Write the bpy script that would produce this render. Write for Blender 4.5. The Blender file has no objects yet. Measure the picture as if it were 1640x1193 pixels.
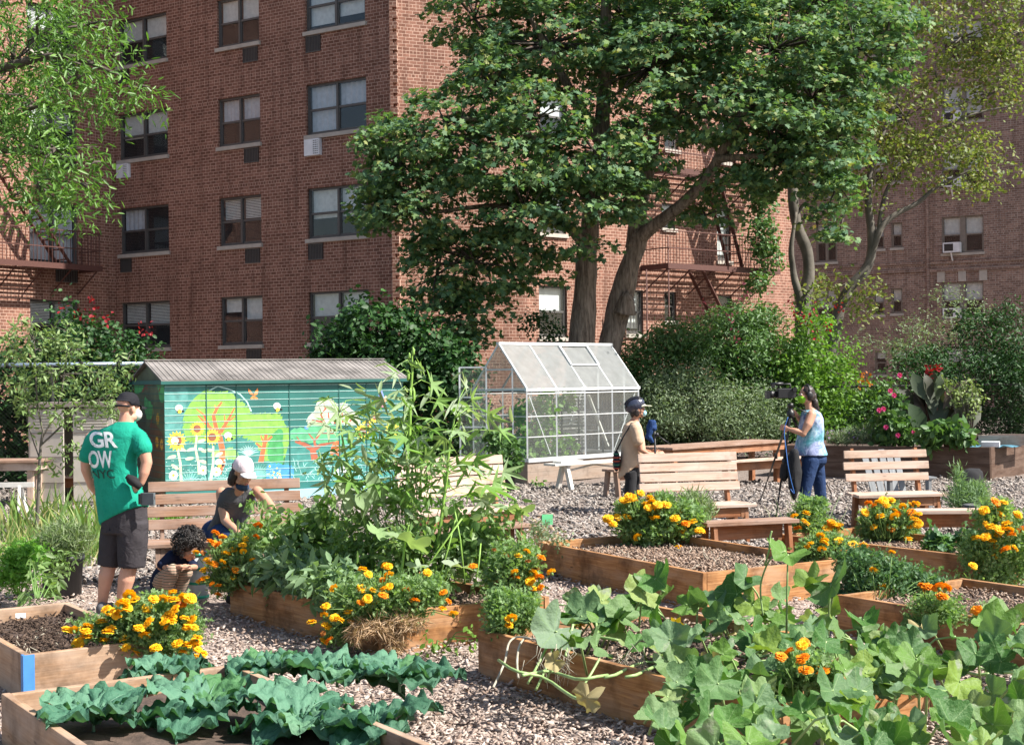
import bpy, bmesh, math, random
import numpy as np
from mathutils import Vector, Matrix, noise
from mathutils.bvhtree import BVHTree
random.seed(7)
RNG = np.random.default_rng(11)
sc = bpy.context.scene
COL = sc.collection
R = math.radians
PI = math.pi

# ------------------------------------------------------------------ camera geometry
F, CX, CY, CH, ROLL = 2290.0, 820.0, 605.0, 1.9, R(0.7)
def _d(u, v):
    dx, dy = u - CX, CY - v
    c, s = math.cos(ROLL), math.sin(ROLL)
    return (dx * c + dy * s) / F, (-dx * s + dy * c) / F
def P(u, v, Y):
    a, b = _d(u, v)
    return Vector((a * Y, Y, CH + b * Y))
def G(u, v, z=0.0):
    a, b = _d(u, v)
    Y = (z - CH) / b
    return Vector((a * Y, Y, z))
def V(*a):
    return Vector(a)

# ------------------------------------------------------------------ mesh builder
class MB:
    def __init__(s):
        s.v = []; s.f = []; s.m = []; s.uv = []; s.sm = []
    def add(s, vs, fs, mi=0, uvs=None, smooth=False):
        b = len(s.v)
        s.v += [tuple(x) for x in vs]
        for i, f in enumerate(fs):
            s.f.append([b + k for k in f]); s.m.append(mi); s.sm.append(smooth)
            if uvs: s.uv += list(uvs[i])
            else: s.uv += [(0.0, 0.0)] * len(f)
        return s
    def box(s, c, size, rz=0.0, mi=0, M=None, jitter=0.0):
        sx, sy, sz = size[0] / 2, size[1] / 2, size[2] / 2
        vs = [Vector((x, y, z)) for z in (-sz, sz) for x, y in ((-sx, -sy), (sx, -sy), (sx, sy), (-sx, sy))]
        Mr = Matrix.Rotation(rz, 3, 'Z') if M is None else M
        c = Vector(c)
        vs = [Mr @ p + c for p in vs]
        return s.hexa(vs, mi, (2 * sx, 2 * sy, 2 * sz))
    def hexa(s, vs, mi=0, dims=None):
        fs = [(0, 3, 2, 1), (4, 5, 6, 7), (0, 1, 5, 4), (1, 2, 6, 5), (2, 3, 7, 6), (3, 0, 4, 7)]
        vs = [Vector(p) for p in vs]
        off = random.random() * 37.0
        uvs = []
        for f in fs:
            a, b, c, d = [vs[k] for k in f]
            l1 = (b - a).length; l2 = (d - a).length
            if l1 >= l2: uvs.append([(off, off), (off + l1, off), (off + l1, off + l2), (off, off + l2)])
            else: uvs.append([(off, off), (off, off + l1), (off + l2, off + l1), (off + l2, off)])
        return s.add(vs, fs, mi, uvs)
    def beam(s, p0, p1, w, h, up=(0, 0, 1), mi=0):
        p0, p1 = Vector(p0), Vector(p1)
        d = (p1 - p0).normalized(); up = Vector(up)
        sd = d.cross(up)
        if sd.length < 1e-4: sd = d.cross(Vector((1, 0, 0)))
        sd.normalize(); n = sd.cross(d).normalized()
        a, b = sd * w / 2, n * h / 2
        vs = [p0 - a - b, p0 + a - b, p1 + a - b, p1 - a - b, p0 - a + b, p0 + a + b, p1 + a + b, p1 - a + b]
        return s.hexa(vs, mi)
    def tube(s, pts, rad, n=8, mi=0, cap=True, ell=1.0, smooth=True):
        pts = [Vector(p) for p in pts]
        if not hasattr(rad, '__len__'): rad = [rad] * len(pts)
        vs, fs, uvs = [], [], []
        pu = None; L = 0
        for i, p in enumerate(pts):
            if i == 0: d = pts[1] - p
            elif i == len(pts) - 1: d = p - pts[i - 1]
            else: d = (pts[i + 1] - p).normalized() + (p - pts[i - 1]).normalized()
            if d.length < 1e-9: d = Vector((0, 0, 1))
            d.normalize()
            if i: L += (p - pts[i - 1]).length
            if pu is None:
                pu = Vector((1, 0, 0)) if abs(d.x) < 0.8 else Vector((0, 1, 0))
            x = (pu - d * pu.dot(d)).normalized(); y = d.cross(x); pu = x
            for k in range(n):
                a = 2 * PI * k / n
                vs.append(p + (x * math.cos(a) + y * math.sin(a) * ell) * rad[i])
            if i:
                for k in range(n):
                    k2 = (k + 1) % n
                    fs.append(((i - 1) * n + k, (i - 1) * n + k2, i * n + k2, i * n + k))
                    uvs.append([(k / n, L), ((k + 1) / n, L), ((k + 1) / n, L), (k / n, L)])
        if cap:
            fs.append(tuple(range(n))[::-1]); uvs.append([(0, 0)] * n)
            fs.append(tuple((len(pts) - 1) * n + k for k in range(n))); uvs.append([(0, 0)] * n)
        return s.add(vs, fs, mi, uvs, smooth)
    def lathe(s, c, prof, n=20, mi=0, M=None):
        vs, fs = [], []
        c = Vector(c)
        for r, z in prof:
            for k in range(n):
                a = 2 * PI * k / n
                p = Vector((r * math.cos(a), r * math.sin(a), z))
                if M is not None: p = M @ p
                vs.append(p + c)
        for i in range(1, len(prof)):
            for k in range(n):
                k2 = (k + 1) % n
                fs.append(((i - 1) * n + k, (i - 1) * n + k2, i * n + k2, i * n + k))
        return s.add(vs, fs, mi, None, True)
    def sphere(s, c, r, M=None, n=14, mi=0):
        if not hasattr(r, '__len__'): r = (r, r, r)
        c = Vector(c); m = n // 2 + 1
        vs = []; fs = []
        for i in range(m + 1):
            t = PI * i / m
            for k in range(n):
                a = 2 * PI * k / n
                p = Vector((r[0] * math.sin(t) * math.cos(a), r[1] * math.sin(t) * math.sin(a), r[2] * math.cos(t)))
                if M is not None: p = M @ p
                vs.append(p + c)
        for i in range(1, m + 1):
            for k in range(n):
                k2 = (k + 1) % n
                fs.append(((i - 1) * n + k2, (i - 1) * n + k, i * n + k, i * n + k2))
        return s.add(vs, fs, mi, None, True)
    def poly(s, pts, mi=0):
        return s.add(pts, [tuple(range(len(pts)))], mi)
    def loft(s, secs, n=20, mi=0):
        """secs: (centre, rx, ry, yaw) horizontal ellipses, closed at both ends"""
        vs, fs = [], []
        for c, rx, ry, yaw in secs:
            c = Vector(c); ca, sa = math.cos(yaw), math.sin(yaw)
            for k in range(n):
                a = 2 * PI * k / n
                ex = math.copysign(abs(math.cos(a)) ** 0.85, math.cos(a)) * rx
                ey = math.copysign(abs(math.sin(a)) ** 0.85, math.sin(a)) * ry
                vs.append(c + Vector((ex * ca - ey * sa, ex * sa + ey * ca, 0)))
        for i in range(1, len(secs)):
            for k in range(n):
                k2 = (k + 1) % n
                fs.append(((i - 1) * n + k, (i - 1) * n + k2, i * n + k2, i * n + k))
        fs.append(tuple(range(n))[::-1]); fs.append(tuple((len(secs) - 1) * n + k for k in range(n)))
        return s.add(vs, fs, mi, None, True)
    def mesh(s, name, mats, base=None):
        me = bpy.data.meshes.new(name)
        vs = s.v if base is None else [(x - base[0], y - base[1], z - base[2]) for x, y, z in s.v]
        me.from_pydata(vs, [], s.f)
        me.polygons.foreach_set('material_index', s.m)
        me.polygons.foreach_set('use_smooth', s.sm)
        ul = me.uv_layers.new(name='UVMap')
        ul.data.foreach_set('uv', [c for q in s.uv for c in q])
        for m in (mats if isinstance(mats, (list, tuple)) else [mats]): me.materials.append(m)
        me.validate(); me.update()
        return me

def link(name, data, parent=None, loc=None):
    o = bpy.data.objects.new(name, data)
    COL.objects.link(o)
    if parent: o.parent = parent
    if loc is not None: o.location = loc
    return o
def tag(o, label=None, cat=None, group=None, kind=None):
    if label: o['label'] = label
    if cat: o['category'] = cat
    if group: o['group'] = group
    if kind: o['kind'] = kind
    return o
def thing(name, label, cat, loc=(0, 0, 0), rz=0.0, group=None):
    o = link(name, None); o.location = loc; o.rotation_euler.z = rz; o.empty_display_size = 0.2
    return tag(o, label, cat, group)
def origin(o):
    p = Vector((0, 0, 0))
    while o is not None:
        p = p + Vector(o.location); o = o.parent
    return p
def part(name, mb, mats, parent, world=False, label=None):
    """a mesh under its thing; world=True when the vertices were given in world space (unrotated parents)"""
    o = link(name, mb.mesh(name, mats, origin(parent) if world else None), parent)
    if label: o['label'] = label
    return o
def solo(name, mb, mats, label, cat, group=None, loc=None):
    """a thing that is one mesh, world-space vertices"""
    loc = Vector(loc) if loc is not None else Vector(mb.v[0])
    o = link(name, mb.mesh(name, mats, loc)); o.location = loc
    return tag(o, label, cat, group)
def copy_tree(o, parent=None):
    c = o.copy(); COL.objects.link(c)
    if parent: c.parent = parent
    for ch in list(o.children): copy_tree(ch, c)
    return c
def bevel(o, w=0.004, seg=2):
    m = o.modifiers.new('bevel', 'BEVEL'); m.width = w; m.segments = seg; m.limit_method = 'ANGLE'
    return o

# ------------------------------------------------------------------ fast numpy meshes
def np_mesh(name, verts, nper, mats, poly=None, uv=None, smooth=False, mi=None):
    """verts (N*k,3); poly: list of index lists inside one k-vertex unit, repeated for N units"""
    N = len(verts) // nper
    poly = poly or [list(range(nper))]
    sizes = np.array([len(p) for p in poly]); flat = np.concatenate([np.array(p) for p in poly])
    me = bpy.data.meshes.new(name)
    me.vertices.add(len(verts)); me.vertices.foreach_set('co', np.asarray(verts, dtype=np.float32).ravel())
    li = (np.arange(N)[:, None] * nper + flat[None, :]).ravel()
    me.loops.add(len(li)); me.loops.foreach_set('vertex_index', li.astype(np.int32))
    tot = np.tile(sizes, N); start = np.concatenate([[0], np.cumsum(tot)[:-1]])
    me.polygons.add(len(tot)); me.polygons.foreach_set('loop_start', start.astype(np.int32))
    try: me.polygons.foreach_set('loop_total', tot.astype(np.int32))
    except Exception: pass
    if mi is not None: me.polygons.foreach_set('material_index', np.repeat(mi, len(sizes)).astype(np.int32))
    if smooth: me.polygons.foreach_set('use_smooth', np.ones(len(tot), dtype=bool))
    if uv is not None:
        ul = me.uv_layers.new(name='UVMap'); ul.data.foreach_set('uv', np.tile(np.asarray(uv, dtype=np.float32)[flat], (N, 1)).ravel())
    for m in (mats if isinstance(mats, (list, tuple)) else [mats]): me.materials.append(m)
    me.update(calc_edges=True)
    me.validate()
    return me
def rot_frames(nrm, spin):
    n = nrm / np.linalg.norm(nrm, axis=1, keepdims=True)
    ref = np.where(np.abs(n[:, 2:3]) < 0.95, np.array([[0, 0, 1.0]]), np.array([[1.0, 0, 0]]))
    x = np.cross(ref, n); x /= np.linalg.norm(x, axis=1, keepdims=True)
    y = np.cross(n, x)
    c, s = np.cos(spin)[:, None], np.sin(spin)[:, None]
    return x * c + y * s, -x * s + y * c, n
# leaf templates, unit length along +y from the stalk at the origin, normal +z
LANCE = (np.array([[0, 0, 0], [.16, .3, .05], [.13, .7, .02], [0, 1, -.06], [-.13, .7, .02], [-.16, .3, .05], [0, .4, -.02]]), [[0, 1, 6], [1, 2, 3, 6], [3, 4, 5, 6], [5, 0, 6]])
OVAL = (np.array([[0, 0, 0], [.3, .3, .05], [.27, .68, .03], [0, 1, -.08], [-.27, .68, .03], [-.3, .3, .05], [0, .45, -.03]]), [[0, 1, 6], [1, 2, 3, 6], [3, 4, 5, 6], [5, 0, 6]])
NARROW = (np.array([[0, 0, 0], [.05, .4, .01], [0, 1, -.05], [-.05, .4, .01]]), [[0, 1, 2, 3]])
BLADE = (np.array([[-.025, 0, 0], [.025, 0, 0], [.03, .35, .02], [.02, .7, -.05], [0, 1, -.22], [-.02, .7, -.05], [-.03, .35, .02]]), [[0, 1, 2, 6], [6, 2, 3, 5], [5, 3, 4]])
MAPLE = (np.array([[0, 0, 0], [.22, .1, .02], [.5, .12, .03], [.3, .34, 0], [.56, .62, -.05], [.26, .62, 0], [0, 1, -.07], [-.26, .62, 0], [-.56, .62, -.05], [-.3, .34, 0], [-.5, .12, .03], [-.22, .1, .02]]), [[0, 1, 2, 3], [0, 3, 4, 5], [0, 5, 6, 7], [0, 7, 8, 9], [0, 9, 10, 11]])
PALM = (np.array([[0, 0, 0], [.4, .02, .0], [.75, .1, -.12], [.36, .2, .02], [.28, .42, .03], [.62, .8, -.1], [.16, .52, .03], [0, 1.1, -.12], [-.16, .52, .03], [-.62, .8, -.1], [-.28, .42, .03], [-.36, .2, .02], [-.75, .1, -.12], [-.4, .02, 0]]), [[0, 1, 2, 3], [0, 3, 4], [0, 4, 5, 6], [0, 6, 7, 8], [0, 8, 9, 10], [0, 10, 11], [0, 11, 12, 13]])
FEATHER = (np.array([[0, 0, 0], [.03, .1, 0], [.3, .45, .03], [.04, .4, 0], [.26, .8, 0], [.03, .7, 0], [0, 1, -.05], [-.03, .7, 0], [-.26, .8, 0], [-.04, .4, 0], [-.3, .45, .03], [-.03, .1, 0]]), [[0, 1, 2, 3], [0, 3, 4, 5], [0, 5, 6, 7], [0, 7, 8, 9], [0, 9, 10, 11]])
def leaves(name, pts, size, mats, tmpl=LANCE, up=1.0, out=None, spread=0.8, svar=.3, parent=None, base=None, dirs=None, droop=0.0, mi=None, fold=1.0):
    pts = np.asarray(pts, dtype=float); N = len(pts)
    T, poly = tmpl; k = len(T)
    n = RNG.normal(size=(N, 3)) * spread; n[:, 2] += up
    if out is not None: n += out
    X, Y, Z = rot_frames(n, RNG.uniform(0, 2 * PI, N))
    if dirs is not None:
        Y = dirs / np.linalg.norm(dirs, axis=1, keepdims=True)
        X = np.cross(Y, n); X /= np.linalg.norm(X, axis=1, keepdims=True) + 1e-9
        Z = np.cross(X, Y)
    if droop:
        Y = Y.copy(); Y[:, 2] -= droop; Y /= np.linalg.norm(Y, axis=1, keepdims=True)
        X = np.cross(Y, Z); X /= np.linalg.norm(X, axis=1, keepdims=True) + 1e-9
        Z = np.cross(X, Y)
    s = (np.asarray(size) * RNG.uniform(1 - svar, 1 + svar, N))[:, None, None] if np.ndim(size) == 0 else (np.asarray(size))[:, None, None]
    W = T[None, :, 0:1] * X[:, None, :] + T[None, :, 1:2] * Y[:, None, :] + T[None, :, 2:3] * fold * Z[:, None, :]
    vs = pts[:, None, :] + W * s
    b = np.array(base if base is not None else (origin(parent) if parent else (0, 0, 0)), dtype=float)
    me = np_mesh(name, (vs - b).reshape(-1, 3), k, mats, poly, mi=mi)
    o = link(name, me, parent)
    if parent is None: o.location = b
    return o

# ------------------------------------------------------------------ materials
MATS = {}
def nodes(name):
    m = bpy.data.materials.new(name); m.use_nodes = True
    nt = m.node_tree; b = nt.nodes['Principled BSDF']
    MATS[name] = m
    return m, nt, b
def N(nt, t, **kw):
    n = nt.nodes.new(t)
    for k, v in kw.items():
        if k.startswith('i_'):
            n.inputs[k[2:].replace('_', ' ')].default_value = v
        else: setattr(n, k, v)
    return n
def rgb(c): return (c[0], c[1], c[2], 1)
def ramp(nt, fac, stops, interp='LINEAR'):
    r = N(nt, 'ShaderNodeValToRGB'); r.color_ramp.interpolation = interp
    e = r.color_ramp.elements
    while len(e) < len(stops): e.new(0.5)
    for i, (p, c) in enumerate(stops): e[i].position = p; e[i].color = rgb(c)
    nt.links.new(fac, r.inputs['Fac'])
    return r.outputs['Color']
def coord(nt, kind='Object', scale=(1, 1, 1)):
    tc = N(nt, 'ShaderNodeTexCoord'); mp = N(nt, 'ShaderNodeMapping'); mp.inputs['Scale'].default_value = scale
    nt.links.new(tc.outputs[kind], mp.inputs['Vector'])
    return mp.outputs['Vector']
def noise_tex(nt, vec, scale, detail=4, rough=.55, dist=0):
    n = N(nt, 'ShaderNodeTexNoise'); n.inputs['Scale'].default_value = scale; n.inputs['Detail'].default_value = detail
    n.inputs['Roughness'].default_value = rough; n.inputs['Distortion'].default_value = dist
    nt.links.new(vec, n.inputs['Vector'])
    return n.outputs['Fac']
def bump(nt, b, h, strength=.3, dist=.01):
    n = N(nt, 'ShaderNodeBump'); n.inputs['Strength'].default_value = strength; n.inputs['Distance'].default_value = dist
    nt.links.new(h, n.inputs['Height']); nt.links.new(n.outputs['Normal'], b.inputs['Normal'])
def mixc(nt, fac, a, b, mode='MIX'):
    m = N(nt, 'ShaderNodeMix', data_type='RGBA', blend_type=mode)
    for sock, val in ((m.inputs['Factor'], fac), (m.inputs[6], a), (m.inputs[7], b)):
        if isinstance(val, (int, float)): sock.default_value = val
        elif isinstance(val, tuple): sock.default_value = rgb(val)
        else: nt.links.new(val, sock)
    return m.outputs[2]
def plain(name, c, rough=.6, metal=0, spec=.5, var=.12, scale=8, bmp=0):
    m, nt, b = nodes(name)
    v = coord(nt)
    f = noise_tex(nt, v, scale)
    nt.links.new(ramp(nt, f, [(.3, tuple(x * (1 - var) for x in c)), (.7, tuple(min(1, x * (1 + var)) for x in c))]), b.inputs['Base Color'])
    b.inputs['Roughness'].default_value = rough; b.inputs['Metallic'].default_value = metal
    b.inputs['Specular IOR Level'].default_value = spec
    if bmp: bump(nt, b, noise_tex(nt, v, scale * 4), bmp)
    return m
def leafmat(name, cols, trans=.35, rough=.45, spec=.35, spots=None, veins=None, bmp=0):
    """per-leaf colour variety from the island random value, part of the light passing through"""
    m, nt, b = nodes(name)
    g = N(nt, 'ShaderNodeNewGeometry')
    k = len(cols)
    c = ramp(nt, g.outputs['Random Per Island'], [(i / max(1, k - 1), cols[i]) for i in range(k)])
    if spots:
        f = noise_tex(nt, coord(nt), spots[0])
        msk = ramp(nt, f, [(spots[1], (0, 0, 0)), (spots[1] + .08, (1, 1, 1))])
        c = mixc(nt, msk, c, spots[2])
    if veins:
        tc = N(nt, 'ShaderNodeTexCoord'); sp = N(nt, 'ShaderNodeSeparateXYZ'); nt.links.new(tc.outputs['UV'], sp.inputs[0])
        def M(op, a, b_=None):
            n_ = N(nt, 'ShaderNodeMath', operation=op)
            for i_, q_ in enumerate((a, b_)):
                if q_ is None: continue
                if isinstance(q_, (int, float)): n_.inputs[i_].default_value = q_
                else: nt.links.new(q_, n_.inputs[i_])
            return n_.outputs[0]
        an = M('ARCTAN2', sp.outputs[0], sp.outputs[1]); rr = M('SQRT', M('ADD', M('MULTIPLY', sp.outputs[0], sp.outputs[0]), M('MULTIPLY', sp.outputs[1], sp.outputs[1])))
        s1 = M('MULTIPLY', M('SINE', M('MULTIPLY', an, 2.5)), M('ADD', rr, .02))          # distance to the five main veins
        v1 = M('LESS_THAN', M('ABSOLUTE', s1), .016)
        w2 = M('SINE', M('ADD', M('MULTIPLY', rr, 46), M('MULTIPLY', M('ABSOLUTE', M('SINE', M('MULTIPLY', an, 2.5))), -16)))
        v2 = M('MULTIPLY', M('GREATER_THAN', w2, .93), .45)
        c = mixc(nt, M('MULTIPLY', M('MAXIMUM', v1, v2), .8), c, veins)
    nt.links.new(c, b.inputs['Base Color'])
    b.inputs['Roughness'].default_value = rough; b.inputs['Specular IOR Level'].default_value = spec
    if bmp: bump(nt, b, noise_tex(nt, coord(nt), 38, 4, .6), bmp, .02)
    t = N(nt, 'ShaderNodeBsdfTranslucent')
    c2 = mixc(nt, 1.0, c, (1.25, 1.35, .55), 'MULTIPLY')
    nt.links.new(c2, t.inputs['Color'])
    mx = N(nt, 'ShaderNodeMixShader'); mx.inputs[0].default_value = trans
    nt.links.new(b.outputs[0], mx.inputs[1]); nt.links.new(t.outputs[0], mx.inputs[2])
    nt.links.new(mx.outputs[0], nt.nodes['Material Output'].inputs['Surface'])
    return m
def woodmat(name, c1, c2, grey=None, gfac=.3, rough=.75, knots=True, stain=.0):
    m, nt, b = nodes(name)
    v = coord(nt, 'UV', (1.2, 26, 1))
    f = noise_tex(nt, v, 2.2, 6, .6, .4)
    c = ramp(nt, f, [(.3, c1), (.55, tuple((a + d) / 2 for a, d in zip(c1, c2))), (.72, c2)])
    if knots:
        vk = coord(nt, 'UV', (2.2, 9, 1)); vo = N(nt, 'ShaderNodeTexVoronoi'); vo.inputs['Scale'].default_value = 1.6
        nt.links.new(vk, vo.inputs['Vector'])
        kc = ramp(nt, vo.outputs['Distance'], [(.05, (1, 1, 1)), (.13, (0, 0, 0))])
        c = mixc(nt, kc, c, tuple(x * .35 for x in c1))
    if grey:
        fg = noise_tex(nt, coord(nt, 'UV', (1.0, 4, 1)), 1.7, 5, .6)
        c = mixc(nt, ramp(nt, fg, [(.5 - gfac * .5, (0, 0, 0)), (.75, (1, 1, 1))]), c, grey)
    if stain:
        fs = noise_tex(nt, coord(nt, 'Object', (1, 1, 1)), 3.0, 5, .65)
        c = mixc(nt, ramp(nt, fs, [(.5, (0, 0, 0)), (.7, (stain, stain, stain))]), c, tuple(x * .3 for x in c1))
    nt.links.new(c, b.inputs['Base Color']); b.inputs['Roughness'].default_value = rough
    b.inputs['Specular IOR Level'].default_value = .25
    bump(nt, b, f, .35, .004)
    return m
def brickmat(name, c1, c2, mortar, w=.200, h=.089, msize=.009, dark=.5):
    m, nt, b = nodes(name)
    v = coord(nt, 'UV')
    br = N(nt, 'ShaderNodeTexBrick'); br.offset = .5; br.offset_frequency = 2; br.squash = .5; br.squash_frequency = 7
    for k, val in (('Scale', 1.0), ('Mortar Size', msize), ('Mortar Smooth', .25), ('Brick Width', w), ('Row Height', h), ('Bias', -.1)):
        br.inputs[k].default_value = val
    br.inputs['Color1'].default_value = rgb(c1); br.inputs['Color2'].default_value = rgb(c2); br.inputs['Mortar'].default_value = rgb(mortar)
    nt.links.new(v, br.inputs['Vector'])
    f = noise_tex(nt, v, 1.1, 6, .7)
    c = mixc(nt, ramp(nt, f, [(.42, (0, 0, 0)), (.75, (dark, dark, dark))]), br.outputs['Color'], tuple(x * .45 for x in c1))
    f2 = noise_tex(nt, v, 14, 3, .6)
    c = mixc(nt, .35, c, ramp(nt, f2, [(.3, (.55, .5, .5)), (.7, (1, 1, 1))]), 'MULTIPLY')
    vs = coord(nt, 'UV', (3.0, .25, 1)); f3 = noise_tex(nt, vs, 1.3, 4, .6)
    c = mixc(nt, ramp(nt, f3, [(.5, (0, 0, 0)), (.75, (.62, .6, .6))]), c, tuple(x * .45 for x in c1))
    nt.links.new(c, b.inputs['Base Color']); b.inputs['Roughness'].default_value = .9
    b.inputs['Specular IOR Level'].default_value = .15
    inv = N(nt, 'ShaderNodeMath', operation='SUBTRACT'); inv.inputs[0].default_value = 1
    nt.links.new(br.outputs['Fac'], inv.inputs[1])
    bump(nt, b, inv.outputs[0], .5, .01)
    return m
def glassmat(name, tint=(.9, .95, .95), alpha=.25, rough=.04, body=(.6, .65, .65)):
    """thin pane: mostly clear, a share of it dusty body colour, a mirror coat"""
    m, nt, b = nodes(name)
    tr = N(nt, 'ShaderNodeBsdfTransparent'); tr.inputs[0].default_value = rgb(tint)
    b.inputs['Base Color'].default_value = rgb(body); b.inputs['Roughness'].default_value = rough
    b.inputs['Specular IOR Level'].default_value = 1.0
    mx = N(nt, 'ShaderNodeMixShader')
    f = noise_tex(nt, coord(nt), 6, 5, .6)
    mr = N(nt, 'ShaderNodeMapRange'); mr.inputs['To Min'].default_value = alpha * .6; mr.inputs['To Max'].default_value = alpha * 1.4
    nt.links.new(f, mr.inputs['Value']); nt.links.new(mr.outputs[0], mx.inputs[0])
    nt.links.new(tr.outputs[0], mx.inputs[1]); nt.links.new(b.outputs[0], mx.inputs[2])
    g = N(nt, 'ShaderNodeBsdfGlossy'); g.inputs['Roughness'].default_value = rough
    bn = N(nt, 'ShaderNodeBump'); bn.inputs['Strength'].default_value = .12; bn.inputs['Distance'].default_value = .02; nt.links.new(noise_tex(nt, coord(nt), 2.2, 2), bn.inputs['Height']); nt.links.new(bn.outputs[0], g.inputs['Normal'])
    lw = N(nt, 'ShaderNodeLayerWeight'); lw.inputs['Blend'].default_value = .25
    m2 = N(nt, 'ShaderNodeMixShader')
    pw = N(nt, 'ShaderNodeMath', operation='POWER'); lw.inputs['Blend'].default_value = .5; nt.links.new(lw.outputs['Facing'], pw.inputs[0]); pw.inputs[1].default_value = 3.5
    mr2 = N(nt, 'ShaderNodeMapRange'); mr2.inputs['To Min'].default_value = .05; mr2.inputs['To Max'].default_value = .9; nt.links.new(pw.outputs[0], mr2.inputs['Value'])
    nt.links.new(mr2.outputs[0], m2.inputs[0]); nt.links.new(mx.outputs[0], m2.inputs[1]); nt.links.new(g.outputs[0], m2.inputs[2])
    nt.links.new(m2.outputs[0], nt.nodes['Material Output'].inputs['Surface'])
    return m

# ------------------------------------------------------------------ fused (voxel) bodies
def fuse(mb, voxel=.008, smooth=3, name='body', mats=None, base=None, disp=None):
    me = mb.mesh(name + '_src', mats or [])
    o = bpy.data.objects.new(name + '_src', me); COL.objects.link(o)
    r = o.modifiers.new('r', 'REMESH'); r.mode = 'VOXEL'; r.voxel_size = voxel; r.use_smooth_shade = True
    if smooth:
        s = o.modifiers.new('s', 'SMOOTH'); s.factor = .5; s.iterations = smooth
    dg = bpy.context.evaluated_depsgraph_get(); dg.update()
    ev = o.evaluated_get(dg)
    out = bpy.data.meshes.new_from_object(ev)
    bpy.data.objects.remove(o); bpy.data.meshes.remove(me)
    if disp or base is not None:
        b = Vector(base) if base is not None else Vector((0, 0, 0))
        for v in out.vertices:
            if disp: v.co += disp(v.co, v.normal)
            v.co -= b
    out.materials.clear()
    for m in (mats if isinstance(mats, (list, tuple)) else [mats]): out.materials.append(m)
    out.polygons.foreach_set('use_smooth', [True] * len(out.polygons))
    out.update(); out.name = name
    return out
# ------------------------------------------------------------------ camera, light
cd = bpy.data.cameras.new('camera'); cam = bpy.data.objects.new('camera', cd); COL.objects.link(cam)
cd.sensor_width = 36; cd.lens = F / 1640 * 36; cd.shift_y = 8.5 / 1640; cd.clip_end = 500; cd.clip_start = .1
c_, s_ = math.cos(ROLL), math.sin(ROLL)
cam.matrix_world = Matrix(((c_, s_, 0, 0), (0, 0, -1, 0), (-s_, c_, 0, CH), (0, 0, 0, 1)))
sc.camera = cam
SUN_EL, SUN_DIR = R(47), Vector((.952, -.306, 0)).normalized()
w = bpy.data.worlds.new('World'); sc.world = w; w.use_nodes = True
sky = w.node_tree.nodes.new('ShaderNodeTexSky'); sky.sky_type = 'NISHITA'; sky.sun_disc = False
sky.sun_elevation = SUN_EL; sky.sun_rotation = math.atan2(SUN_DIR.x, SUN_DIR.y); sky.air_density = 1.1; sky.dust_density = 2.0
w.node_tree.links.new(sky.outputs[0], w.node_tree.nodes['Background'].inputs[0])
w.node_tree.nodes['Background'].inputs[1].default_value = .088
ld = bpy.data.lights.new('sun', 'SUN'); ld.energy = 5.0; ld.angle = R(.53); ld.color = (1, .95, .87)
sun = bpy.data.objects.new('sun', ld); COL.objects.link(sun)
sv = Vector((SUN_DIR.x * math.cos(SUN_EL), SUN_DIR.y * math.cos(SUN_EL), math.sin(SUN_EL)))
sun.rotation_euler = (-sv).to_track_quat('-Z', 'Y').to_euler()
sun.location = (20, -10, 30)
sc.view_settings.view_transform = 'Standard'; sc.view_settings.look = 'None'; sc.view_settings.exposure = 1.08; sc.view_settings.gamma = 1
sc.render.engine = 'CYCLES'
sc.cycles.max_bounces = 6; sc.cycles.transparent_max_bounces = 16; sc.cycles.diffuse_bounces = 3; sc.cycles.glossy_bounces = 3
sc.cycles.transmission_bounces = 4; sc.cycles.caustics_reflective = False; sc.cycles.caustics_refractive = False
sc.cycles.use_denoising = True

# ------------------------------------------------------------------ materials
BRICK = brickmat('red_brick', (.185, .088, .062), (.32, .16, .115), (.53, .36, .28), msize=.0095, dark=.32)
BRICK_PALE = BRICK
BRICK_FAR = brickmat('brown_brick', (.22, .14, .11), (.40, .265, .205), (.44, .37, .32), w=.23, h=.092, msize=.011, dark=.5)
SILL = plain('sill_stone', (.42, .38, .33), .85, scale=4)
FRAME = plain('window_frame_paint', (.085, .08, .075), .5)
FRAME_TAN = plain('tan_frame_paint', (.20, .17, .14), .5)
PANE = glassmat('window_glass', (.88, .92, .93), .10, .03, (.14, .16, .18))
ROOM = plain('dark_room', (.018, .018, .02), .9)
BLIND = plain('white_blind', (.80, .80, .76), .8)
CURTAIN = plain('curtain_cloth', (.66, .66, .70), .9)
ACW = plain('white_metal_paint', (.72, .73, .75), .4, scale=3)
GRILLE = plain('dark_grille', (.03, .024, .022), .6)
RUST = plain('rusty_iron', (.085, .032, .024), .7, scale=20, bmp=.2)
BLACK = plain('black_plastic', (.012, .012, .014), .45)
BLACKC = plain('black_cloth', (.012, .012, .014), .9)

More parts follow.
